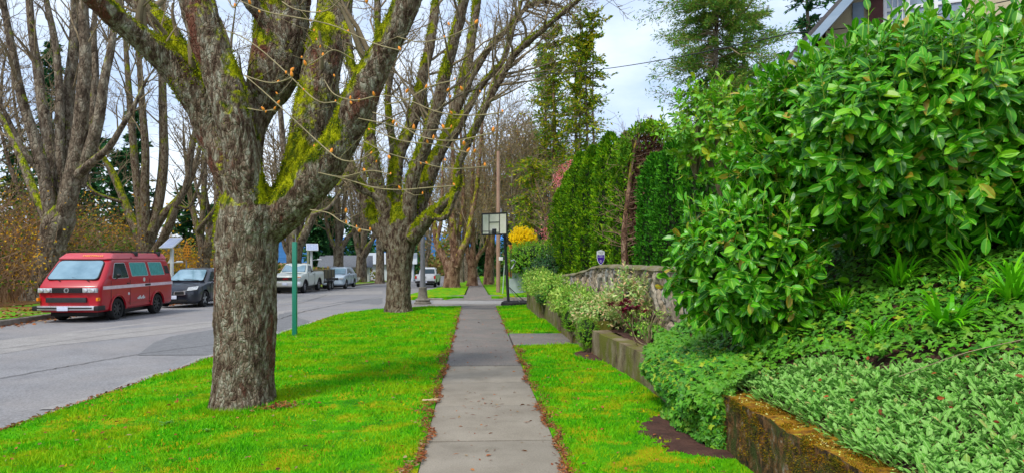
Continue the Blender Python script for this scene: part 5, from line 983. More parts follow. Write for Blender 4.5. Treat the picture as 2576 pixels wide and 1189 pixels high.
# moss tufts along the top of the near wall and on the lawn
n = 15000; y = 1.5 + r.random(n) * 4.6; f = r.random(n); x = 2.2 + .37 * f ** 1.3; q = np.stack([x, y, .525 + .012 * fbm2(x, y, 4, 2)], -1); k = fbm2(x, y, 5, 31) > -.15; top = q[k]
y = 1.5 + r.random(n) * 4.6; z = .53 - r.random(n) ** 2.2 * .45; k2 = fbm2(y, z, 5, 32) > .05; fr = np.stack([2.185 + 0 * y, y, z], -1)[k2]
leafobj('wall_moss', [leaves(top, r.normal(0, .7, (len(top), 3)) + np.array([0, 0, 1.]), rdir(len(top), r), r.uniform(.006, .02, len(top)), .004, 'dia'), leaves(fr, r.normal(0, .6, (len(fr), 3)) + np.array([-1, 0, .1]), rdir(len(fr), r), r.uniform(.006, .02, len(fr)), .004, 'dia')],
    leafmat('wall_moss_tuft', [(.20,.08,.005),(.34,.16,.006),(.12,.06,.006),(.10,.11,.008),(.42,.26,.01)], .95, .15, .05, big=((.09,.10,.01), 5)))['kind'] = 'stuff'
n = 900; y = 1.8 + r.random(n) * 4.2; x = 2.2 + r.random(n) * .34; k = fbm2(x, y, 4, 44) > .12; x, y = x[k], y[k]
leafobj('lichen', [leaves(np.stack([x, y, .545 + 0 * x], -1), rdir(len(x), r), np.array([0, 0, 1.]) + r.normal(0, .3, (len(x), 3)), r.uniform(.008, .02, len(x)), .005, 'dia')], leafmat('yellow_lichen', [(.55,.58,.10),(.70,.70,.30),(.45,.5,.03)], .9, .1, .05))['kind'] = 'stuff'
n = 13000; y = 2.8 + r.random(n) ** 1.6 * 18; x = r.uniform(-5, 2.1, n); k = (x > np.array([near_left(q_)[0] for q_ in y]) + .03) & ((x < SWL - .05) | ((x > SWR + .05) & (x < 1.95))) & (fbm2(x, y, 1.6, 51) + .5 * fbm2(x, y, 6, 52) > .22) & ~((x > .7) & (y > 13.3) & (y < 15.5)); x, y = x[k], y[k]
leafobj('lawn_moss', [leaves(np.stack([x, y, np.where(x < SWL, lawn_z(x, y), rz(x, y))], -1), r.normal(0, .6, (len(x), 3)) + np.array([0, 0, .8]), rdir(len(x), r), r.uniform(.015, .045, len(x)) * (1 + y * .04), .005 + .0008 * y, 'dia')],
    leafmat('lawn_moss_tuft', [(.42,.36,.006),(.55,.50,.01),(.36,.22,.02),(.28,.36,.006)], .95, .25, .05))['kind'] = 'stuff'
n = 2600; y = 5 + r.random(n) * 17; x = np.array([near_left(q)[0] for q in y]) + r.normal(0, .035, n); litter('kerb_litter', x, y, np.where(x < np.array([near_left(q)[0] for q in y]), -.185 + 0 * x, -.085 + 0 * x), r.uniform(.02, .07, n), M['littermat'], .6, .25)['kind'] = 'stuff'
n = 420; x = -2.36 + r.normal(0, .14, n); y = 8.15 + r.normal(0, .10, n); litter('fallen_leaves', x, y, lawn_z(x, y) + .03, r.uniform(.02, .06, n), M['littermat'], .5, .3)['kind'] = 'stuff'
# dead leaves in the ground cover on the bank
n = 170; x = 2.5 + r.random(n) * 3; y = 3 + r.random(n) * 5; litter('fallen_leaves', x, y, bankz(x, y) + .075 + .05 * r.random(n), r.uniform(.02, .055, n), leafmat('red_dead_leaf', [(.30,.05,.02),(.45,.12,.03),(.20,.03,.02),(.5,.26,.04)], .6, .2, .2), 1.2, .28, 'oval')['kind'] = 'stuff'
# rosettes on the lawn
for i, (u, v, s_, lb) in enumerate(((418, 1066, 1.0, 'larger pale green rosette weed on the lawn in front of the nearest tree'), (520, 1086, .55, 'smaller pale green rosette weed right of the larger one'))):
    d = (CAMH + .03) * FP / (v - 645); p = P(u, v, d); rr_ = np.random.default_rng(i); n = 14; az = rr_.uniform(0, 6.28, n)
    V, F, A = leaves(np.tile((0, 0, .012), (n, 1)), np.stack([np.cos(az), np.sin(az), rr_.uniform(.15, .9, n)], -1), np.tile((0, 0, 1.), (n, 1)), .085 * s_, .016 * s_, 'oval')
    o = obj_np('rosette_weed', V, F, M['lamb'], None, attr={'across': A}); o.location = (p.x, p.y, float(lawn_z(p.x, p.y))); tag(o, lb, 'weed', 'pale weeds on the lawn')
# long dry stems over the grey groundcover
for (a, b, c_, lb) in ((onbank(2260, 950, .1), onbank(2420, 905, .12), onbank(2574, 868, .14), 'long pale dry stem lying across the grey-green groundcover'),):
    mb = MB(); q = spline([(a[0], a[1], a[2] + .09), (b[0], b[1], b[2] + .14), (c_[0], c_[1], c_[2] + .16)], 16); mb.tube(q, .003, 5); tag(mb.build('dry_stem', M['twiglight']), lb, 'stem')
p = P(1083, 1012, 1.75 * FP / 367); mb = MB(); mb.box((-.10, -.02, 0), (.08, .018, .012)); mb.box((.0, -.01, .012), (.10, .012, .02)); o = mb.build('wood_chip', mat('split_wood', [(.62,.45,.28),(.5,.33,.2)], 9), bevel=.003); o.location = (p.x, p.y, .03); tag(o, 'pale splinter of wood lying at the left edge of the sidewalk', 'stick')
# ---------------------------------------------------------------- vehicles (front faces local -Y, origin on the road under the front centre)
def ring(yf, yr, hw, rc, zf, bow=.0, rbow=0, nside=14, hwr=None):
    """rounded rectangle in plan; zf is a number or a list of (y, z) pairs"""
    pts = []
    def corner(cx, cy, a0): return [(cx + rc * math.cos(R(a0 + k * 22.5)), cy + rc * math.sin(R(a0 + k * 22.5))) for k in range(5)]
    pts += corner(-hw + rc, yf + rc, 180); pts += [(-hw + rc + (2 * hw - 2 * rc) * k / 6, yf) for k in range(1, 6)]
    pts += corner(hw - rc, yf + rc, 270); pts += [(hw, yf + rc + (yr - yf - 2 * rc) * k / nside) for k in range(1, nside)]
    pts += corner(hw - rc, yr - rc, 0); pts += [(hw - rc - (2 * hw - 2 * rc) * k / 6, yr) for k in range(1, 6)]
    pts += corner(-hw + rc, yr - rc, 90); pts += [(-hw, yr - rc - (yr - yf - 2 * rc) * k / nside) for k in range(1, nside)]
    out = []
    for x, y in pts:
        y2 = y + bow * (x / hw) ** 2 * max(0, 1 - (y - yf) / 1.2) - rbow * (x / hw) ** 2 * max(0, 1 - (yr - y) / 1.2)
        z = np.interp(y2, [q[0] for q in zf], [q[1] for q in zf]) if isinstance(zf, (list, tuple)) else zf
        out.append((x, y2, float(z)))
    return out
def loft(rings):
    n = len(rings[0]); V = [p for r_ in rings for p in r_]; F = [(i*n+j, i*n+(j+1)%n, (i+1)*n+(j+1)%n, (i+1)*n+j) for i in range(len(rings)-1) for j in range(n)]
    return V, F + [tuple(range(n-1, -1, -1)), tuple(range((len(rings)-1)*n, len(rings)*n))]
def cut(o, cutters):
    for V, F in cutters:
        mb = MB(); mb.add(V, F); c_ = mb.build('cutter', M['black']); md = o.modifiers.new('b', 'BOOLEAN'); md.object = c_; md.operation = 'DIFFERENCE'; md.solver = 'EXACT'
        try: md.material_mode = 'TRANSFER'
        except Exception: pass
        c_.location = o.matrix_world.translation; c_.matrix_world = parent_matrix(o); bpy.context.view_layer.update()
        dg = bpy.context.evaluated_depsgraph_get(); me = bpy.data.meshes.new_from_object(o.evaluated_get(dg)); o.modifiers.clear(); o.data = me; bpy.data.objects.remove(c_)
    me = o.data; me.polygons.foreach_set('use_smooth', [True] * len(me.polygons)); me.set_sharp_from_angle(angle=R(30))
def cyl_x(x0, x1, y, z, r_, k=24):
    V = [(x, y + r_ * math.cos(2*math.pi*j/k), z + r_ * math.sin(2*math.pi*j/k)) for x in (x0, x1) for j in range(k)]
    return V, [(j, (j+1)%k, k+(j+1)%k, k+j) for j in range(k)] + [tuple(range(k-1,-1,-1)), tuple(range(k, 2*k))]
def boxvf(a, b): mb = MB(); mb.box(a, b); return mb.v, mb.f
def wheel(parent, x, y, rad, wd, side, rimmat, spokes=5, tyre=.26):
    """side +1/-1: outward direction along x"""
    r0 = rad * (1 - tyre); prof = [(r0, -wd/2), (rad*.93, -wd/2), (rad*.985, -wd*.38), (rad, -wd*.2), (rad, wd*.2), (rad*.985, wd*.38), (rad*.93, wd/2), (r0, wd/2), (r0, wd*.32), (r0*.9, wd*.3)]
    mb = MB(); n = 28; V = []
    for r_, w_ in prof:
        for j in range(n): a = 2*math.pi*j/n; V.append((w_ * side, r_*math.cos(a), r_*math.sin(a)))
    F = [(i*n+j, i*n+(j+1)%n, (i+1)*n+(j+1)%n, (i+1)*n+j) for i in range(len(prof)-1) for j in range(n)]; mb.add(V, F)
    w_ = mb.build('wheel', M['rubber'], parent, smooth=40); w_.location = (x, y, rad)
    mb = MB(); prof = [(r0*1.0, wd*.42), (r0*.9, wd*.40), (r0*.86, wd*.15), (.001, wd*.12)]; V = []
    for r_, q in prof:
        for j in range(n): a = 2*math.pi*j/n; V.append((q * side, r_*math.cos(a), r_*math.sin(a)))
    mb.add(V, [(i*n+j, i*n+(j+1)%n, (i+1)*n+(j+1)%n, (i+1)*n+j) for i in range(len(prof)-1) for j in range(n)], 1)
    for s_ in range(spokes):
        m_ = Matrix.Rotation(2*math.pi*s_/spokes, 4, 'X'); mb.box((wd*.2*side, -r0*.13, r0*.12), (wd*.38*side, r0*.13, r0*.93), 0, m_)
    V, F = cyl_x(wd*.2*side, wd*.42*side, 0, 0, r0*.24, 14); mb.add(V, F, 0)
    mb.build('rim', [rimmat, M['black']], w_, smooth=35)
def rpoly(pts, r_=.05, k=4):
    out = []; n = len(pts); pts = [np.array(p, float) for p in pts]
    for i in range(n):
        a, b, c_ = pts[i-1], pts[i], pts[(i+1) % n]; u = (a-b); v = (c_-b); ru = min(r_, np.linalg.norm(u)*.45); rv = min(r_, np.linalg.norm(v)*.45); p0 = b + u/np.linalg.norm(u)*ru; p2 = b + v/np.linalg.norm(v)*rv
        for j in range(k + 1): t = j / k; out.append(p0*(1-t)**2 + b*2*t*(1-t) + p2*t*t)
    return out
def plate(name, pts, m, parent, off=.006, th=.01, rad=.05, frame=None, fw=.02):
    pts = [np.array(p, float) for p in pts]; n_ = np.cross(pts[1]-pts[0], pts[2]-pts[1]); n_ /= np.linalg.norm(n_); q = rpoly(pts, rad) if rad else pts; mb = MB(); k = len(q)
    V = [p + n_*(off-th) for p in q] + [p + n_*off for p in q]; mb.add(V, [tuple(range(k, 2*k))] + [(j, (j+1)%k, k+(j+1)%k, k+j) for j in range(k)])
    o = mb.build(name, m, parent)
    if frame:
        c_ = sum(q) / k; big = [p + (p-c_)/np.linalg.norm(p-c_)*fw for p in q]; mb = MB(); V = [p + n_*(off-.002) for p in q] + [p + n_*(off-.002) for p in big] + [p + n_*(off-th) for p in big]
        mb.add(V, [(j, k+j, k+(j+1)%k, (j+1)%k)[::-1] for j in range(k)] + [(k+j, 2*k+j, 2*k+(j+1)%k, k+(j+1)%k)[::-1] for j in range(k)]); mb.build('frame', frame, o)
    return o
def bx(name, a, b, m, parent, bev=.01): mb = MB(); mb.box(a, b); return mb.build(name, m, parent, bevel=bev)
def side_pt(A, B):                     # (y, z) on the tumblehome plane between (hw, z) pairs
    return lambda y, z, s=1: (s * (A[0] + (B[0] - A[0]) * (z - A[1]) / (B[1] - A[1])), y, z)
def mirror_(parent, x, y, z, m, s=1): 
    mb = MB(); mb.lathe([(.02,-.03),(.09,-.025),(.1,0),(.07,.03),(.01,.035)], 14); o = mb.build('side_mirror', m, parent, smooth=50); o.location = (x, y, z); o.scale = (.75, .6, 1.2); o.rotation_euler = (R(90), 0, 0)
    mb = MB(); mb.tube([(x - .12*s, y+.04, z-.12), (x, y+.03, z-.05)], .015, 6); mb.build('mirror_arm', m, parent)
def wipers(parent, pts, m=None):
    for a, b, c_ in pts:
        mb = MB(); mb.tube([a, b], .011, 5); mb.tube([b, c_], .009, 5); mb.build('wiper', M['black'], parent)
def textobj(s, name, size, m, parent, loc, rot, ext=.002, sx=1):
    cu = bpy.data.curves.new(name, 'FONT'); cu.body = s; cu.size = size; cu.extrude = ext; cu.align_x = 'CENTER'; cu.align_y = 'CENTER'; t_ = bpy.data.objects.new(name, cu); C.objects.link(t_)
    bpy.context.view_layer.update(); me = bpy.data.meshes.new_from_object(t_.evaluated_get(bpy.context.evaluated_depsgraph_get())); bpy.data.objects.remove(t_)
    me.materials.clear(); o = link(name, me, m, parent); o.location = loc; o.rotation_euler = rot; o.scale = (sx, 1, 1); return o
RX = (R(90), 0, 0)
def setcar(root, u, v, d, s=1): return root
roadz = lambda y: float(base(y)) - .2

# red camper van
vx, vy = -12.02, 20.9
van = empty('camper_van', (vx, vy, roadz(vy)), R(-2), 'boxy red camper van with a faded raised roof, parked across the street', 'camper van')
B_ = loft([ring(.10,4.50,.84,.08,.30), ring(.02,4.56,.90,.10,.36,.06), ring(0,4.57,.915,.12,.62,.07), ring(-.01,4.57,.92,.12,.9,.07), ring(0,4.57,.92,.12,1.04,.07), ring(.03,4.56,.92,.12,1.09,.07), ring(.20,4.53,.915,.12,1.26,.07), ring(.44,4.47,.87,.12,1.52,.06), ring(.66,4.40,.825,.12,1.76,.05), ring(.73,4.36,.80,.12,1.84,.05), ring(.80,4.32,.77,.12,1.875,.05)])
mb = MB(); mb.add(*B_); body = mb.build('body', [M['redpaint'], M['black']], van)
cut(body, [cyl_x(-1.2, 1.2, 1.02, .34, .385), cyl_x(-1.2, 1.2, 3.48, .34, .385)])
mb = MB(); mb.add(*loft([ring(.70,4.42,.79,.14,1.872,.05), ring(.70,4.43,.80,.14,1.90,.05), ring(.95,4.32,.73,.14,2.05,.04), ring(1.05,4.25,.66,.14,2.072,.04)])); mb.build('raised_roof', M['pinkroof'], van, smooth=35)
mb = MB(); mb.box((-.845, 1.93, 1.905), (.845, 1.955, 1.93)); mb.build('roof_seam', M['black'], van)
for y0, y1 in ((1.0, 4.2),):
    for s in (-1, 1): mb = MB(); mb.tube([(s*.66, y0, 2.11), (s*.66, y1, 2.11)], .018, 6); [mb.tube([(s*.66, q, 2.05), (s*.66, q, 2.11)], .014, 6) for q in (1.2, 2.3, 3.3, 4.1)]; mb.build('roof_rack_rail', M['black'], van)
for q in (2.35, 3.85): bx('rack_foot', (.62, q-.07, 1.97), (.80, q+.07, 2.10), M['black'], van, .02)
plate('windshield', [(-.74,.215,1.27), (.74,.215,1.27), (.66,.735,1.81), (-.66,.735,1.81)], M['windshield'], van, .03, .05, .12, M['black'], .03)
wipers(van, [((.55,.14,1.22),(.42,.20,1.27),(-.02,.235,1.33)), ((-.30,.14,1.22),(-.42,.20,1.27),(-.72,.24,1.33))])
sp = side_pt((.918, 1.24), (.80, 1.84))
for s in (1, -1):
    def W(pts): q = [sp(y, z, s) for y, z in pts]; return q if s > 0 else q[::-1]
    plate('side_window', W([(.72,1.29),(1.62,1.29),(1.52,1.75),(.98,1.75)]), M['glass'], van, .012, .02, .05, M['chrome'], .022)
    plate('side_window', W([(1.85,1.33),(2.85,1.33),(2.78,1.76),(1.80,1.76)]), M['curtain'] if s > 0 else M['glass'], van, .012, .02, .05, M['chrome'], .022)
    plate('side_window', W([(3.05,1.33),(3.98,1.33),(3.85,1.76),(2.98,1.76)]), M['curtain'] if s > 0 else M['glass'], van, .012, .02, .05, M['chrome'], .022)
    plate('air_vent', W([(4.08,1.36),(4.38,1.36),(4.24,1.74),(3.98,1.74)]), M['black'], van, .008, .02, .04)
    f_ = [(s*.922, a, b) for a, b in ((.20,.97),(4.54,.97),(4.54,1.07),(.20,1.07))]; plate('side_stripe', f_ if s > 0 else f_[::-1], M['stripe'], van, .004, .006, 0)
    for y in (1.70, 2.92): mb = MB(); mb.box((s*.915, y, .42), (s*.9235, y+.012, 1.22)); mb.build('door_gap', M['black'], van)
    mb = MB(); mb.box((s*.915, .62, .42), (s*.9235, .632, 1.22)); mb.build('door_gap', M['black'], van)
    mb = MB(); mb.box((s*.91, 1.47, .50), (s*.927, 3.02, .515)); mb.box((s*.91, 3.94, .50), (s*.927, 4.5, .515)); mb.build('body_crease', M['redpaint'], van)
    bx('door_handle', (s*.92, 1.50, 1.10), (s*.945, 1.66, 1.13), M['black'], van, .006); mirror_(van, s*1.06, .78, 1.38, M['black'], s)
    for y in (1.02, 3.48):
        mb = MB(); pts = [(s*.925, y + .43*math.cos(a), .34 + .43*math.sin(a)) for a in np.linspace(-.05, math.pi+.05, 18)]; mb.tube(pts, .028, 6); mb.build('wheel_arch', M['redpaint'], van, smooth=60)
        wheel(van, s*.80, y, .335, .22, s, M['blackmetal'], 8, .30)
    bx('mud_flap', (s*.72, 1.40, .08), (s*.92, 1.42, .42), M['black'], van, .005)
    bx('turn_signal', (s*.84, -.035, .64), (s*.90, .10, .74), M['amber'], van, .012)
    h_ = bx('headlight', (s*.44 if s > 0 else -.86, -.035, .89), (.86 if s > 0 else -.44, .06, 1.03), M['lens'], van, .02)
    for q in (.54, .75): mb = MB(); mb.lathe([(.062,0),(.058,.02),(.02,.03),(.001,.03)], 18); l_ = mb.build('lamp', M['chrome'], h_, smooth=40); l_.location = (s*q, -.052, .96); l_.rotation_euler = (R(90), 0, 0)
    bx('bumper_end', (s*.82, -.13, .36), (s*.97, .25, .50), M['black'], van, .03)
bx('number_board', (.923, 2.62, .99), (.929, 2.98, 1.055), M['black'], van, .001)
mb = MB(); mb.lathe([(.07,0),(.07,.02),(.001,.025)], 18); o = mb.build('filler_cap', M['chrome'], van); o.location = (.90, 2.58, 1.20); o.rotation_euler = (0, R(90), 0)
mb = MB(); mb.lathe([(.045,0),(.045,.008),(.001,.01)], 14); o = mb.build('badge', M['white'], van); o.location = (.92, 1.62, .78); o.rotation_euler = (0, R(90), 0)
mb = MB(); [mb.box((.921, 2.15 + .07*k, .58 - .012*(k % 2)), (.926, 2.20 + .07*k, .63 + .03*((k*7) % 3))) for k in range(7)]; mb.build('side_sticker', M['white'], van)
g_ = bx('grille', (-.44, -.05, .885), (.44, .05, 1.035), M['black'], van, .01)
for k in range(5): bx('grille_bar', (-.43, -.058, .895 + k*.028), (.43, -.045, .905 + k*.028), M['blackmetal'], g_, .002)
mb = MB(); N_ = 26
for j in range(N_):
    a0, a1 = 2*math.pi*j/N_, 2*math.pi*(j+1)/N_; f = lambda rr_, a, y: (rr_*math.cos(a), y, .96 + rr_*math.sin(a)); mb.poly([f(.058,a0,-.075), f(.058,a1,-.075), f(.07,a1,-.075), f(.07,a0,-.075)]); mb.poly([f(.07,a0,-.075), f(.07,a1,-.075), f(.07,a1,-.05), f(.07,a0,-.05)])
for pl in ([(-.03,1.01),(-.0,.955),(.03,1.01)], [(-.05,.985),(-.03,.915),(0,.955),(.03,.915),(.05,.985)]): mb.tube([(x, -.074, z) for x, z in pl], .006, 5)
mb.build('emblem', M['chrome'], van)
bx('lower_grille', (-.62, -.045, .60), (.55, .03, .745), M['blackmetal'], van, .006)
mb = MB(); mb.add(*loft([ring(-.16,.2,.86,.05,.38,.05), ring(-.17,.2,.865,.05,.44,.05), ring(-.16,.2,.86,.05,.50,.05)])); mb.build('bumper', M['chrome'], van, smooth=40)
bx('bumper_strip', (-.8, -.185, .425), (.8, -.165, .465), M['black'], van, .006); bx('licence_plate', (-.20, -.20, .365), (.12, -.187, .50), M['plate'], van, .004)
bx('underbody', (-.7, .3, .16), (.7, 4.3, .34), M['black'], van, .04)
o = textobj('WESTFALIA', 'roof_lettering', .125, mat('orange_decal', [(.9,.42,.10)], 1), van, (.27, .800, 1.978), (R(25), 0, 0), .004); o.rotation_euler = (R(25), 0, 0)

def plain_car(root, Lc, hw, lower, cab, paintm, wheels, wr, ww, rimmat, arch=.06, ws=None, cuts=(), spokes=5, tyre=.28):
    mb = MB(); mb.add(*loft(lower)); b = mb.build('body', [paintm, M['black']], root); cut(b, [cyl_x(-1.4, 1.4, y, wr, wr + arch) for y in wheels] + list(cuts))
    if cab: mb = MB(); mb.add(*loft(cab)); mb.build('cab', paintm, root, smooth=30)
    for y in wheels:
        for s in (1, -1):
            wheel(root, s*(hw - ww*.55), y, wr, ww, s, rimmat, spokes, tyre)
    bx('underbody', (-hw*.8, .35, wr*.45), (hw*.8, Lc-.35, wr+.1), M['black'], root, .03)
    return b
# dark hatchback
p = P(515, 645, 27.9); cx, cy = -11.0 - .9, 27.7
car = empty('hatchback', (cx, cy, roadz(cy)), R(-2.5), 'black hatchback with a twin grille and reflecting windshield, parked behind the red van', 'car')
hood = [(0,.70),(.15,.80),(.6,.90),(1.15,1.0),(3.9,1.02),(4.3,.98)]
low = [ring(.12,4.25,.78,.2,.20,.15,.1), ring(.02,4.34,.86,.25,.28,.2,.1), ring(0,4.36,.885,.28,.5,.22,.12), ring(.02,4.36,.885,.28,.66,.24,.12), ring(.07,4.33,.87,.28,[(q,z-.06 if q < 4 else .9) for q,z in hood],.26,.12), ring(.18,4.28,.82,.28,hood,.26,.12), ring(.5,4.1,.6,.28,[(q,z+.035) for q,z in hood],.2,.1)]
cab = [ring(.98,4.26,.80,.12,.97,.16,.08), ring(1.35,4.16,.74,.14,1.2,.16,.08), ring(1.75,4.0,.66,.15,1.43,.14,.06), ring(1.9,3.9,.60,.15,1.51,.12,.06), ring(2.2,3.6,.42,.15,1.55,.05,.05)]
plain_car(car, 4.36, .885, low, cab, M['navypaint'], (.92, 3.52), .325, .21, M['alloy'], ws=None)
plate('windshield', [(-.70,1.10,1.02), (.70,1.10,1.02), (.56,1.80,1.45), (-.56,1.80,1.45)], M['windshield'], car, .055, .06, .1, M['black'], .02)
wipers(car, [((.6,1.02,1.03),(.5,1.08,1.08),(-.1,1.10,1.12)), ((-.2,1.02,1.04),(-.3,1.08,1.08),(-.66,1.2,1.12))])
sp = side_pt((.80, .97), (.66, 1.43))
for s in (1, -1):
    def W(pts): q = [sp(y, z, s) for y, z in pts]; return q if s > 0 else q[::-1]
    plate('side_window', W([(1.45,1.03),(2.35,1.03),(2.35,1.40),(1.85,1.40)]), M['glass'], car, .022, .03, .05); plate('side_window', W([(2.42,1.03),(3.2,1.03),(3.2,1.40),(2.42,1.40)]), M['glass'], car, .022, .03, .05); plate('side_window', W([(3.27,1.05),(3.95,1.08),(3.75,1.38),(3.27,1.40)]), M['glass'], car, .022, .03, .05)
    mirror_(car, s*.98, 1.45, 1.06, M['navypaint'], s); bx('door_handle', (s*.885, 2.15, .86), (s*.905, 2.33, .885), M['navypaint'], car, .006)
    for y in (1.35, 2.39, 3.25): mb = MB(); mb.box((s*.87, y, .3), (s*.891, y+.01, .93)); mb.build('door_gap', M['black'], car)
    q = [(s*.48,.10,.62),(s*.80,.30,.66),(s*.79,.50,.80),(s*.50,.20,.76)]; plate('headlight', q if s > 0 else q[::-1], M['lens'], car, .075, .12, .04, M['black'], .012)
    q = [(s*.06,.0,.53),(s*.44,.03,.53),(s*.42,.04,.66),(s*.08,.0,.64)]; plate('grille', q if s > 0 else q[::-1], M['black'], car, .05, .10, .03, M['chrome'], .028)
bx('licence_plate', (-.17, -.045, .36), (.15, -.03, .50), M['plate'], car, .004); bx('air_intake', (-.55, -.012, .25), (.55, .02, .34), M['black'], car, .02)

# cream pickup
cy = 45.4; pk_ = empty('pickup_truck', (-11.3 - 1.02, cy, roadz(cy)), R(-2.5), 'cream pickup truck with red letters on its grille, parked beyond the green post', 'pickup truck')
hood = [(0,1.02),(.1,1.14),(.5,1.22),(1.5,1.30),(3.25,1.34),(3.3,1.36),(5.75,1.36)]
low = [ring(.1,5.7,.9,.1,.42), ring(.02,5.76,.98,.12,.5,.05), ring(0,5.78,1.0,.14,.8,.05), ring(0,5.78,1.0,.14,1.0,.05), ring(.04,5.77,.98,.14,[(q,z-.05) for q,z in hood],.05), ring(.12,5.75,.95,.14,hood,.05), ring(.4,5.6,.7,.14,[(q,z+.02) for q,z in hood],.05)]
cab = [ring(1.45,3.2,.90,.1,1.3,.06), ring(1.85,3.16,.84,.12,1.6,.06), ring(2.15,3.08,.76,.13,1.86,.05), ring(2.25,3.0,.70,.13,1.92,.05), ring(2.4,2.9,.5,.13,1.95,.02)]
plain_car(pk_, 5.8, 1.0, low, cab, M['creampaint'], (1.0, 4.45), .40, .26, M['greymetal'], .10, cuts=[boxvf((-.82, 3.4, .85), (.82, 5.62, 2))], spokes=8)
plate('windshield', [(-.78,1.60,1.37), (.78,1.60,1.37), (.68,2.16,1.80), (-.68,2.16,1.80)], M['windshield'], pk_, .04, .06, .08, M['black'], .02)
for s in (1, -1):
    q = [(s*.885,1.98,1.40),(s*.885,2.9,1.40),(s*.80,2.85,1.78),(s*.80,2.3,1.78)]; plate('side_window', q if s > 0 else q[::-1], M['glass'], pk_, .022, .03, .05)
    bx('headlight', (min(s*.62,s*.97), -.03, .88), (max(s*.62,s*.97), .12, 1.05), M['lens'], pk_, .02); bx('turn_signal', (min(s*.66,s*.96), -.02, 1.055), (max(s*.66,s*.96), .10, 1.10), M['amber'], pk_, .01)
    mirror_(pk_, s*1.14, 1.95, 1.42, M['black'], s); bx('door_handle', (s*1.0, 2.75, 1.16), (s*1.02, 2.93, 1.19), M['black'], pk_, .005)
    for y in (1.72, 3.1, 3.3): mb = MB(); mb.box((s*.99, y, .5), (s*1.005, y+.012, 1.3)); mb.build('door_gap', M['black'], pk_)
    for y in (1.0, 4.45): mb = MB(); mb.tube([(s*1.0, y + .51*math.cos(a), .40 + .51*math.sin(a)) for a in np.linspace(0, math.pi, 16)], .035, 6); mb.build('wheel_arch', M['black'], pk_, smooth=60)
bx('grille', (-.6, -.03, .84), (.6, .08, 1.06), M['black'], pk_, .02); textobj('GMC', 'badge', .17, M['redlens'], pk_, (0, -.035, .95), RX, .01)
mb = MB(); mb.add(*loft([ring(-.14,.3,1.0,.08,.50,.1), ring(-.16,.3,1.01,.08,.62,.1), ring(-.13,.3,1.0,.08,.76,.1)])); mb.build('bumper', M['chrome'], pk_, smooth=40); bx('licence_plate', (-.18, -.20, .55), (.14, -.165, .70), M['plate'], pk_, .004)
bx('roof_light_bar', (-.35, 2.3, 1.94), (.35, 2.5, 2.0), M['black'], pk_, .02)
# trailer with a plywood box
cy = 51.9; tr_ = empty('utility_trailer', (-11.25 - .95, cy, roadz(cy)), R(-2.5), 'dark twin-axle utility trailer with grey-brown plywood sides, hitched behind the cream pickup', 'trailer')
bx('bed', (-.9, 0, .55), (.9, 3.2, .68), M['blackmetal'], tr_); bx('drawbar', (-.05, -.9, .45), (.05, 0, .55), M['blackmetal'], tr_)
M['ply'] = mat('weathered_plywood', [(.10,.09,.05),(.18,.16,.10)], 3, .9)
for a, b in (((-.95,0,.9),(.95,.04,1.55)), ((-.95,3.16,.9),(.95,3.2,1.55)), ((.91,.05,.9),(.95,3.15,1.55)), ((-.95,.05,.9),(-.91,3.15,1.55))): bx('side_board', a, b, M['ply'], tr_, .004)
for y in (.1, 1.1, 2.1, 3.1): 
    for s in (1, -1): bx('post', (min(s*.955,s*.99), y-.03, .6), (max(s*.955,s*.99), y+.03, 1.57), M['blackmetal'], tr_, .004)
for y in (1.35, 2.1):
    for s in (1, -1): wheel(tr_, s*.98, y, .34, .2, s, M['alloy'], 6)
bx('mudguard', (.88, .95, .72), (1.1, 2.5, .76), M['blackmetal'], tr_)
# silver utility vehicle
cy = 56.2; sv = empty('silver_car', (-10.6 - .95, cy, roadz(cy)), R(-3), 'pale blue-silver sport utility vehicle, last in the parked row, behind the trailer', 'car')
hood = [(0,.92),(.12,1.02),(.5,1.10),(1.2,1.16),(4.6,1.18)]
low = [ring(.12,4.85,.85,.15,.32,.08), ring(.02,4.95,.94,.2,.42,.12), ring(0,4.97,.96,.22,.75,.12), ring(.03,4.96,.96,.22,.9,.12), ring(.08,4.93,.93,.22,[(q,z-.05) for q,z in hood],.12), ring(.18,4.9,.88,.22,hood,.12), ring(.5,4.7,.6,.2,[(q,z+.03) for q,z in hood],.1)]
cab = [ring(1.1,4.7,.86,.12,1.14,.1), ring(1.5,4.4,.80,.13,1.4,.1), ring(1.85,4.05,.72,.14,1.66,.08), ring(2.0,3.9,.66,.14,1.73,.06), ring(2.3,3.6,.45,.14,1.77,.03)]
plain_car(sv, 4.97, .96, low, cab, M['silverpaint'], (.95, 3.9), .37, .23, M['alloy'], .07)
plate('windshield', [(-.76,1.24,1.19), (.76,1.24,1.19), (.64,1.86,1.62), (-.64,1.86,1.62)], M['windshield'], sv, .05, .06, .08, M['black'], .015)
sp = side_pt((.86, 1.14), (.72, 1.66))
for s in (1, -1):
    for pts in ([(1.6,1.22),(2.45,1.22),(2.45,1.60),(2.0,1.60)], [(2.55,1.22),(3.4,1.22),(3.4,1.60),(2.55,1.60)], [(3.48,1.24),(4.2,1.26),(3.9,1.57),(3.48,1.59)]):
        q = [sp(y, z, s) for y, z in pts]; plate('side_window', q if s > 0 else q[::-1], M['glass'], sv, .022, .03, .05)
    bx('headlight', (min(s*.56,s*.90), .0, .80), (max(s*.56,s*.90), .25, .94), M['lens'], sv, .02); mirror_(sv, s*1.05, 1.6, 1.22, M['silverpaint'], s)
    for y in (1.45, 2.5, 3.45): mb = MB(); mb.box((s*.95, y, .45), (s*.966, y+.012, 1.1)); mb.build('door_gap', M['black'], sv)
    mb = MB(); mb.tube([(s*.62, 2.1, 1.82), (s*.62, 3.8, 1.80)], .02, 6); mb.build('roof_rail', M['alloy'], sv)
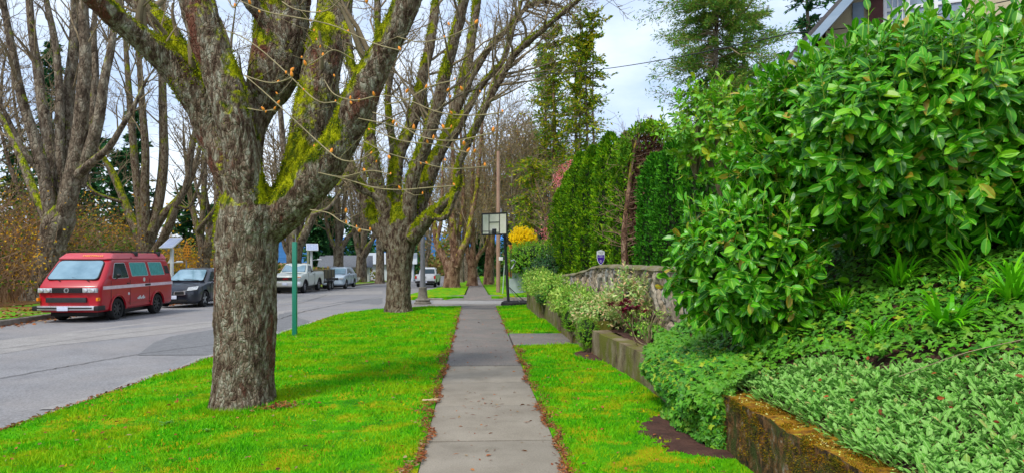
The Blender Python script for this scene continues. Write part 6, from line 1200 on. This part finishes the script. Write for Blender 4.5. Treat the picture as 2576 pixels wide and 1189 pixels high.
bx('grille', (-.5, -.02, .76), (.5, .08, .93), M['black'], sv, .02); bx('licence_plate', (-.16, -.02, .5), (.16, 0, .64), M['plate'], sv, .004)
# white pickup seen from behind (its rear faces the camera)
p = P(1103, 645, 61.0); wt = empty('pickup_truck', (p.x - .95, p.y + 5.2, roadz(p.y)), math.pi + R(-2.7), 'white pickup truck seen from behind with red tail lights, across the intersection', 'pickup truck')
hood = [(0,.90),(.1,1.0),(.5,1.08),(1.4,1.14),(5.2,1.16)]
low = [ring(.1,5.1,.8,.1,.38), ring(.02,5.16,.88,.12,.46,.05), ring(0,5.18,.90,.14,.7,.05), ring(0,5.18,.90,.14,.9,.05), ring(.06,5.18,.89,.12,[(q,z-.04) for q,z in hood],.05), ring(.14,5.17,.86,.12,hood,.05)]
cab = [ring(1.3,3.3,.82,.1,1.1,.06), ring(1.7,3.26,.77,.12,1.4,.06), ring(2.0,3.2,.69,.13,1.66,.05), ring(2.1,3.1,.64,.13,1.72,.05), ring(2.3,2.9,.45,.13,1.75,.02)]
plain_car(wt, 5.18, .9, low, cab, M['whitepaint'], (.95, 4.1), .36, .24, M['alloy'], .09, cuts=[boxvf((-.74, 3.45, .8), (.74, 5.06, 2))])
plate('rear_window', [(.66,3.285,1.2), (-.66,3.285,1.2), (-.60,3.215,1.60), (.60,3.215,1.60)], M['glass'], wt, .03, .04, .06)
for s in (1, -1):
    bx('tail_light', (min(s*.76,s*.915), 5.06, .78), (max(s*.76,s*.915), 5.20, 1.04), M['redlens'], wt, .012); q = [(s*.80,1.75,1.18),(s*.80,2.9,1.18),(s*.72,2.85,1.58),(s*.72,2.1,1.58)]; plate('side_window', q if s > 0 else q[::-1], M['glass'], wt, .03, .04, .05); mirror_(wt, s*1.02, 1.7, 1.2, M['black'], s)
mb = MB(); mb.box((-.72, 5.178, .62), (.72, 5.19, 1.08)); tg = mb.build('tailgate', M['whitepaint'], wt, bevel=.02); bx('tailgate_handle', (-.1, 5.19, .92), (.1, 5.205, .98), M['black'], tg, .005); bx('badge', (-.1, 5.19, .80), (.1, 5.20, .83), M['black'], tg, .002)
bx('rear_bumper', (-.88, 5.12, .40), (.88, 5.32, .58), M['black'], wt, .03); bx('licence_plate', (-.17, 5.325, .42), (.15, 5.335, .56), M['plate'], wt, .003)

# ---------------------------------------------------------------- street furniture
p = P(741, 848, 15.8); gp = empty('green_post', (p.x, p.y, float(lawn_z(p.x, p.y)) - .05), 0, 'plain green square post standing in the lawn strip right of the nearest tree', 'post')
mb = MB(); mb.box((-.05, -.05, 0), (.05, .05, 2.22)); mb.build('post', M['greenpole'], gp, bevel=.006); mb = MB(); mb.tube([(0.02,0,2.2),(0.02,0,2.38)], .012, 6); mb.build('top_pin', M['greymetal'], gp)
p = at(1063, 26.0); lp = empty('street_lamp', (p.x, p.y, -.04), 0, 'old grey fluted lamp post with a stepped round base at the street corner', 'street lamp')
mb = MB(); mb.lathe([(.33,0),(.33,.05),(.28,.08),(.27,.12),(.30,.15),(.27,.19),(.20,.22),(.19,.24),(.17,.42),(.15,.56),(.16,.58),(.16,.62),(.135,.64)], 24); mb.build('base', mat('weathered_iron', [(.15,.13,.10),(.26,.23,.18)], 8, .8, bump=.004, bscale=50), lp, smooth=35)
mb = MB(); n = 32; V = []
for z, q in ((.63, .12), (.85, .11), (.86, .095), (2.0, .088), (3.4, .075), (3.55, .07)):
    for j in range(n): a = 2*math.pi*j/n; f = q * (1 - .06 * (j % 2) * (z > .85)); V.append((f*math.cos(a), f*math.sin(a), z))
mb.add(V, [(i*n+j, i*n+(j+1)%n, (i+1)*n+(j+1)%n, (i+1)*n+j) for i in range(5) for j in range(n)] + [tuple(range(5*n, 6*n))]); mb.build('pole', M['greymetal'], lp)
mb = MB(); mb.lathe([(.10,3.55),(.14,3.6),(.14,3.66),(.08,3.68)], 18); mb.build('collar', M['greymetal'], lp, smooth=30); mb = MB(); mb.lathe([(.08,3.68),(.17,3.80),(.19,3.95),(.15,4.1),(.07,4.2),(.02,4.26)], 18); mb.build('globe', mat('milk_glass', [(.7,.7,.62)], 1, .3), lp, smooth=60)
# basketball hoop
bh = empty('basketball_hoop', tuple(P(1298, 768, 24.5)), R(20), 'portable basketball hoop with a square black-framed backboard standing at the end of the lawn', 'basketball hoop'); bh.location.z = -.02
mb = MB(); mb.add(*loft([ring(-.42,.42,.50,.12,0), ring(-.44,.44,.52,.14,.04), ring(-.43,.43,.50,.14,.13), ring(-.34,.36,.42,.12,.18)])); b_ = mb.build('base', M['rubber'], bh, smooth=40); b_.location = (.12, .15, 0)
mb = MB(); mb.tube([(-.30,.0,.12), (-.37,.0,1.2), (-.44,.02,2.55)], .052, 12); mb.build('pole', M['blackmetal'], bh, smooth=60)
for a, b in (((-.35,0,.75),(.42,.25,.16)), ((-.35,0,.75),(.05,-.2,.16))): mb = MB(); mb.tube([a, b], .014, 6); mb.build('brace', M['greymetal'] if b[0] < .1 else M['blackmetal'], bh)
for s in (-.09, .09):
    mb = MB(); mb.tube([(-.34, s, 2.42), (-.88, s - .18, 2.98)], .018, 6); mb.build('upper_arm', M['blackmetal'], bh); mb = MB(); mb.tube([(-.20, s, 2.22), (-.86, s - .18, 2.76)], .018, 6); mb.build('lower_arm', M['blackmetal'], bh)
mb = MB(); mb.tube([(-.20,.0,2.22), (-.22,.0,1.0)], .015, 6); mb.build('height_rod', M['blackmetal'], bh)
mb = MB(); mb.tube([(-.22,-.02,1.62),(-.10,-.02,1.66),(-.03,-.02,1.60),(-.08,-.02,1.50),(-.20,-.02,1.34)], .022, 8); mb.build('crank_handle', M['white'], bh, smooth=60)
bb = empty('backboard', (0,0,0)); bb.parent = bh; bb.location = (-.92, -.2, 2.86); bb.rotation_euler = (0, 0, R(-58))
def frame_box(w_, z0, z1, t_, y, parent, name, m):
    mb = MB(); mb.box((-w_, y-.012, z0), (-w_+t_, y+.012, z1)); mb.box((w_-t_, y-.012, z0), (w_, y+.012, z1)); mb.box((-w_+t_, y-.012, z0), (w_-t_, y+.012, z0+t_)); mb.box((-w_+t_, y-.012, z1-t_), (w_-t_, y+.012, z1)); return mb.build(name, m, parent)
plate('panel', [(-.54,0,-.32),(.54,0,-.32),(.54,0,.42),(-.54,0,.42)], mat('clear_panel', [(.70,.71,.50),(.88,.86,.75)], 3, .25, spec=.6), bb, .004, .008, .06)
frame_box(.56, -.34, .44, .05, 0, bb, 'rim_frame', M['blackmetal']); frame_box(.24, -.33, .43, .025, -.006, bb, 'inner_frame', M['blackmetal']); frame_box(.235, -.26, .12, .022, -.010, bb, 'target_square', M['blackmetal'])
mb = MB(); mb.tube([(-.22,.02,.12),(0,.08,-.12),(.22,.02,.12)], .016, 6); mb.build('brace', M['blackmetal'], bb)
mb = MB(); mb.box((-.09, -.02, -.30), (.09, .10, -.12)); mb.build('bracket', M['blackmetal'], bb, bevel=.01)
mb = MB(); mb.tube([(.23*math.cos(a), -.36 + .23*math.sin(a), -.22) for a in np.linspace(0, 6.283, 24)], .009, 6); mb.tube([(-.06,-.02,-.2),(-.06,-.16,-.22)], .008, 5); mb.tube([(.06,-.02,-.2),(.06,-.16,-.22)], .008, 5); mb.build('hoop_ring', M['blackmetal'], bb, smooth=60)
# utility pole and sign poles across the street
p = at(1253, 41.5); up = empty('utility_pole', (p.x, p.y, float(base(p.y)) - .1), 0, 'tall pale brown wooden utility pole beyond the corner, behind the basketball hoop', 'utility pole')
mb = MB(); mb.tube([(0,0,0),(0,0,4),(0,0,8.6)], [.13,.12,.10], 12); mb.build('pole', mat('pole_wood', [(.26,.15,.10),(.40,.26,.19)], 4, .9, stretch=(6,6,.5)), up, smooth=60)
mb = MB(); mb.lathe([(.06,0),(.06,.5),(.001,.52)], 10, (.16,0,4.6)); mb.build('conduit', M['greymetal'], up)
p = at(1264, 39.0); o = empty('sign_post', (p.x, p.y, float(base(p.y)) - .05), 0, 'thin grey-green sign post leaning slightly beside the utility pole', 'sign'); mb = MB(); mb.tube([(0,0,0),(.12,0,1.85)], .032, 8); mb.build('post', mat('galvanised', [(.32,.40,.36),(.42,.48,.44)], 5, .5), o); mb = MB(); mb.tube([(.12,0,1.85),(.13,0,2.5),(.05,0,2.65),(-.1,0,2.7)], .018, 6); mb.build('bracket', M['blackmetal'], o); mb = MB(); mb.box((-.22,-.01,1.9),(.02,.01,2.1)); mb.build('sign_plate', M['white'], o, bevel=.004)
p = at(1283, 39.5); o = empty('gate_post', (p.x, p.y, .0), 0, 'orange-brown wooden post at the left end of the clipped hedge', 'post'); mb = MB(); mb.box((-.10,-.1,.6),(.10,.1,2.35)); mb.box((-.13,-.13,2.35),(.13,.13,2.42)); mb.build('post', mat('cedar_wood', [(.62,.19,.03),(.75,.27,.06)], 4, .7, stretch=(5,5,.5)), o, bevel=.01)
M['greyblock'] = mat('grey_block_wall', [(.27,.32,.33),(.33,.38,.39)], 1.2, .85, cols2=(.36,.40,.41), scale2=2)
p0 = P(1283, 645, 39); p1 = P(1352, 645, 40.5); mb = MB(); mb.box((p0.x - .05, p0.y, -.7), (p1.x + 3, p0.y + .25, .50)); mb.box((p0.x + .12, p0.y + .02, .50), (p1.x + 3, p0.y + .6, .82)); o = mb.build('block_wall', M['greyblock'], bevel=.01); tag(o, 'smooth blue-grey block wall in two steps under the clipped hedge beyond the corner', 'wall')
# solar lamp posts, checkered sign, blue box
def solar(p, h, label, ang, lampside=1, sc_=1):
    o = empty('solar_lamp_post', tuple(p), ang, label, 'lamp post', 'solar lamp posts'); mb = MB(); mb.tube([(0,0,0),(0,0,h)], .085*sc_, 12); mb.build('post', M['white'], o, smooth=60)
    mb = MB(); m_ = Matrix.Translation((.05, -.1, h + .25)) @ Matrix.Rotation(R(38), 4, 'X'); mb.box((-.42, -.40, -.03), (.42, .40, .03), 0, m_); pn = mb.build('solar_panel', M['white'], o); mb = MB()
    for a in range(4):
        for b in range(4): mb.box((-.39+.197*a, -.37+.187*b, .031), (-.39+.197*a+.185, -.37+.187*b+.176, .036), 0, m_)
    mb.build('cells', mat('solar_cell', [(.30,.36,.55),(.42,.48,.62)], 3, .15, spec=.8), pn); mb = MB(); mb.tube([(0,0,h-.75),(.25*lampside,-.05,h-.66),(.42*lampside,-.05,h-.66)], .02, 6); mb.build('lamp_arm', M['white'], o)
    mb = MB(); mb.add(*loft([ring(-.1,.1,.16,.06,0), ring(-.11,.11,.18,.07,.05), ring(-.07,.07,.12,.05,.09)])); l_ = mb.build('lamp_head', M['white'], o, smooth=50); l_.location = (.55*lampside, -.05, h - .68); mb = MB(); mb.tube([(0,0,h),(.05,-.1,h+.24)], .03, 6); mb.build('panel_bracket', M['greymetal'], o); return o
p = at(432, 33.0); s1 = solar((p.x, p.y, p.z - .1), 2.45, 'white solar lamp post with a tilted panel behind the black hatchback', R(-25))
mb = MB(); mb.poly([(-.28,.0,1.75),(.10,.0,1.75),(.02,.0,2.15)]); mb.poly([(-.28,-.01,1.75),(.02,-.01,2.15),(.10,-.01,1.75)]); mb.build('sign_back', M['white'], s1)
p = at(783, 50.0); solar((p.x, p.y, p.z - .1), 2.85, 'white solar lamp post rising behind the cream pickup', R(15))
p = at(775, 52.0); o = empty('grey_post', (p.x, p.y, p.z - .1), 0, 'plain grey-green post beside the solar lamp post behind the cream pickup', 'post'); mb = MB(); mb.tube([(0,0,0),(0,0,2.9)], .10, 8); mb.build('post', mat('old_post', [(.20,.22,.14),(.3,.31,.22)], 5, .8), o, smooth=60)
p = at(470, 34.5); o = empty('checkered_sign', (p.x, p.y, p.z - .1), R(91), 'orange diamond road sign with black checks on a grey post behind the hatchback', 'road sign')
mb = MB(); mb.tube([(0,0.03,0),(0,0.03,2.9)], .035, 8); mb.build('post', M['greymetal'], o); m45 = Matrix.Translation((0,0,2.38)) @ Matrix.Rotation(R(45), 4, 'Y'); mb = MB(); mb.box((-.38,-.012,-.38),(.38,0,.38),0,m45); pn = mb.build('sign_face', mat('sign_orange', [(.95,.36,.005),(.85,.30,.005)], 2, .5), o); mb = MB(); c8 = .76/8
for a in range(8):
    for b in range(8):
        if (a + b) % 2 and (a in (0,1,6,7) or b in (0,1,6,7) or (a in (3,4) and b in (3,4))): mb.box((-.38+a*c8+.008,-.016,-.38+b*c8+.008),(-.38+(a+1)*c8-.008,-.013,-.38+(b+1)*c8-.008),0,m45)
mb.build('checks', M['black'], pn)
p = at(420, 32.0); o = empty('blue_sign', (p.x, p.y, p.z - .1), 0, 'small blue panel on a short pale post left of the hatchback', 'sign'); mb = MB(); mb.box((-.05,0,0),(.04,.06,1.15)); mb.build('post', M['white'], o, bevel=.004); mb = MB(); mb.box((-.02,-.02,.45),(.22,-.005,.95)); mb.build('sign_plate', mat('blue_sign_paint', [(.03,.12,.42)], 1, .5), o)
# security sign on the wall
p = P(1503, 672, 16.9); ss = empty('security_sign', (3.12, p.y, float(stonetop(p.y)) + .0), R(14), 'small white and purple shield-shaped security sign staked above the stone wall', 'sign')
sh = [(-.105,.40),(-.05,.42),(0,.44),(.05,.425),(.105,.40),(.105,.24),(.09,.17),(.055,.11),(0,.06),(-.055,.11),(-.09,.17),(-.105,.24)]
def shield(k, y, zmax=1): return [(x*k, y, .25 + (z-.25)*k) for x, z in sh if z < zmax]
mb = MB(); n = len(sh); V = shield(1, 0) + shield(1, -.008); mb.add(V, [tuple(range(n)), tuple(range(2*n-1, n-1, -1))] + [(j, n+j, n+(j+1)%n, (j+1)%n) for j in range(n)]); f_ = mb.build('shield', mat('sign_white', [(.70,.76,.74)], 1, .5), ss)
mb = MB(); mb.poly([(.092,-.0105,.315)] + shield(.9, -.0105, .26) + [(-.092,-.0105,.315)]); mb.build('purple_field', mat('sign_purple', [(.055,.012,.30)], 1, .5), f_)
mw = mat('sign_letter', [(.62,.60,.80)], 1, .5); textobj('SMART', 'lettering', .036, mw, f_, (0, -.0125, .296), RX, .0005); textobj('SECURITY', 'lettering', .034, mw, f_, (0, -.0125, .262), RX, .0005)
textobj('SMARTHOME', 'lettering', .024, M['greymetal'], f_, (0, -.0105, .385), RX, .0005); textobj('of TELUS', 'lettering', .032, M['greymetal'], f_, (0, -.0105, .35), RX, .0005)
mb = MB(); k = 20
for j in range(k): a0, a1 = 2*math.pi*j/k, 2*math.pi*(j+1)/k; mb.poly([(.020*math.cos(a0), -.0125, .16+.020*math.sin(a0)), (.020*math.cos(a1), -.0125, .16+.020*math.sin(a1)), (.028*math.cos(a1), -.0125, .16+.028*math.sin(a1)), (.028*math.cos(a0), -.0125, .16+.028*math.sin(a0))])
mb.tube([(-.010,-.0125,.170),(.012,-.0125,.148)], .004, 4); mb.build('emblem', mw, f_); mb = MB(); mb.tube([(0,.006,-.3),(0,.006,.2)], .006, 6); mb.build('stake', M['white'], ss)

# ---------------------------------------------------------------- buildings
M['stucco'] = mat('cream_stucco', [(.42,.36,.24),(.50,.44,.30)], 2, .95, bump=.01, bscale=60); M['timber'] = mat('blue_grey_timber', [(.22,.30,.40),(.28,.36,.46)], 3, .7, stretch=(1,1,3)); M['slate'] = mat('roof_slate', [(.05,.045,.045),(.11,.10,.10)], 6, .8, bump=.02, bscale=20)
hs = empty('house', (7.6, 14.6, 1.6), R(-29), 'cream stucco house with blue-grey timbering and a steep roof, top right behind the laurel hedge', 'house')
WX, EZ, RXX = 8.6, 5.2, 5.2          # facade width, eave height, ridge x (local)
mb = MB(); mb.poly([(0,0,-.5),(13,0,-.5),(13,0,EZ+3),(RXX+.6,0,10.3),(RXX,0,10.5),(.1,0,EZ)]); mb.poly([(0,0,-.5),(.1,0,EZ),(.1,7,EZ),(0,7,-.5)]); mb.poly([(13,0,-.5),(13,7,-.5),(13,7,EZ+3),(13,0,EZ+3)]); mb.build('wall', M['stucco'], hs)
sl_ = (10.5 - EZ) / (RXX - .1)
mb = MB(); a = (-.75, EZ - .75*sl_ - .1); b = (RXX, 10.7); V = [(a[0],-.7,a[1]),(b[0],-.7,b[1]),(b[0],7.2,b[1]),(a[0],7.2,a[1]),(a[0],-.7,a[1]-.14),(b[0],-.7,b[1]-.14),(b[0],7.2,b[1]-.14),(a[0],7.2,a[1]-.14)]; mb.add(V, [(0,1,2,3),(7,6,5,4),(0,4,5,1),(1,5,6,2),(3,2,6,7),(0,3,7,4)]); mb.build('roof', M['slate'], hs)
mb = MB(); V = [(a[0]+.06,-.78,a[1]-.10),(b[0],-.78,b[1]-.05),(b[0],-.72,b[1]-.05),(a[0]+.06,-.72,a[1]-.10),(a[0]+.16,-.78,a[1]-.24),(b[0],-.78,b[1]-.30),(b[0],-.72,b[1]-.30),(a[0]+.16,-.72,a[1]-.24)]; mb.add(V, [(0,1,2,3),(7,6,5,4),(4,5,1,0),(5,6,2,1),(6,7,3,2),(7,4,0,3)]); mb.build('bargeboard', M['timber'], hs)
mb = MB(); mb.box((RXX,-.5,9.2),(13.3,7.2,9.4)); mb.build('roof', M['slate'], hs)
for x0 in (.62, 4.0): bx('timber', (x0, -.03, -.4), (x0 + .22, .03, 5.6 if x0 < 3 else 9), M['timber'], hs, .01)
bx('timber', (0.1, -.035, 2.7), (12.9, .035, 2.9), M['timber'], hs, .01)
wn = empty('window', (0,0,0)); wn.parent = hs
bx('pane', (1.26, -.02, 4.5), (2.62, -.005, 6.2), mat('window_pane', [(.10,.13,.17),(.30,.38,.48)], 2, .06, spec=.8), wn, 0)
for x0 in (1.2, 1.62, 2.12, 2.6): bx('frame', (x0, -.06, 4.4), (x0 + .07, .0, 6.3), M['white'], wn, .005)
for z0 in (4.4, 5.3, 6.22): bx('frame', (1.27, -.055, z0), (2.6, -.0, z0 + .07), M['white'], wn, .005)
for x0 in (1.36, 1.46, 1.55): bx('glazing_bar', (x0, -.045, 4.48), (x0 + .018, -.01, 6.22), M['white'], wn, 0)
mb = MB(); V = []; n = 24
for j in range(n): z = 4.85 + 1.1 * j / (n-1); w_ = .04 * math.sin(j * 1.5); V += [(.93 + w_, -.12, z), (1.19, -.12, z), (1.19, -.03, z), (.93 + w_, -.03, z)]
F = [(j*4+k, j*4+(k+1)%4, (j+1)*4+(k+1)%4, (j+1)*4+k) for j in range(n-1) for k in range(4)] + [(3,2,1,0), tuple((n-1)*4+q for q in range(4))]; mb.add(V, F); mb.build('shutter', mat('brown_shutter', [(.06,.02,.018),(.10,.035,.03)], 5, .7), hs)
# white house with a grey roof far behind the pickup
p = at(868, 84); h2 = empty('house', (p.x, p.y, p.z - .2), R(8), 'low white house with a grey gabled roof far behind the pickup and trailer', 'house')
mb = MB(); mb.box((-2.9, 0, 0), (2.9, 7, 2.0)); mb.build('wall', mat('white_siding', [(.62,.64,.64),(.7,.72,.72)], 2, .8), h2); mb = MB(); V = [(-3.3,-.5,1.95),(3.3,-.5,1.95),(3.3,3.5,3.4),(-3.3,3.5,3.4),(3.3,7.5,1.95),(-3.3,7.5,1.95)]; mb.add(V, [(0,1,2,3),(3,2,4,5),(0,3,5),(1,4,2),(0,5,4,1)]); mb.build('roof', mat('grey_shingle', [(.10,.11,.13),(.17,.18,.20)], 6, .85), h2)
for x0 in (-2.4, 1.0): w_ = bx('window', (x0, -.03, .8), (x0 + 1.2, .0, 1.6), M['glass'], h2, 0); bx('frame', (x0-.06, -.04, .74), (x0+1.26, -.031, .8), M['white'], w_, 0)
p = at(985, 96); h3 = empty('house', (p.x, p.y, p.z - .2), R(4), 'pale low building far away behind the silver car, partly hidden by the second tree', 'house'); mb = MB(); mb.box((-3, 0, 0), (3, 7, 2.4)); mb.build('wall', mat('pale_wall', [(.55,.60,.66)], 1, .8), h3); mb = MB(); V = [(-3.5,-.5,2.4),(3.5,-.5,2.4),(3.5,3.5,4.0),(-3.5,3.5,4.0),(3.5,7.5,2.4),(-3.5,7.5,2.4)]; mb.add(V, [(0,1,2,3),(3,2,4,5),(0,3,5),(1,4,2),(0,5,4,1)]); mb.build('roof', mat('pale_roof', [(.42,.46,.50)], 1, .8), h3)
# overhead wires
def wire(a, b, sag, label, rad=.012, grp='overhead wires'):
    t = np.linspace(0, 1, 24)[:, None]; q = np.array(a) * (1 - t) + np.array(b) * t; q[:, 2] -= 4 * sag * (t * (1 - t))[:, 0]; mb = MB(); mb.tube(q, rad, 5); tag(mb.build('overhead_wire', M['black']), label, 'wire', grp)
wire(P(1253, 180, 42), P(1990, 84, 15.2), .45, 'overhead wire running from the utility pole to the house', .014)
wire(P(1990, 84, 15.2), P(2600, -12, 12.5), .1, 'overhead wire continuing across the house front above the laurel hedge', .011)
wire(P(-60, 214, 34), P(560, 246, 34), .1, 'pale overhead wire crossing the trees at the left', .012)
wire(P(1253, 190, 42), P(1620, -60, 30), .2, 'steep overhead wire rising right from the utility pole', .010)
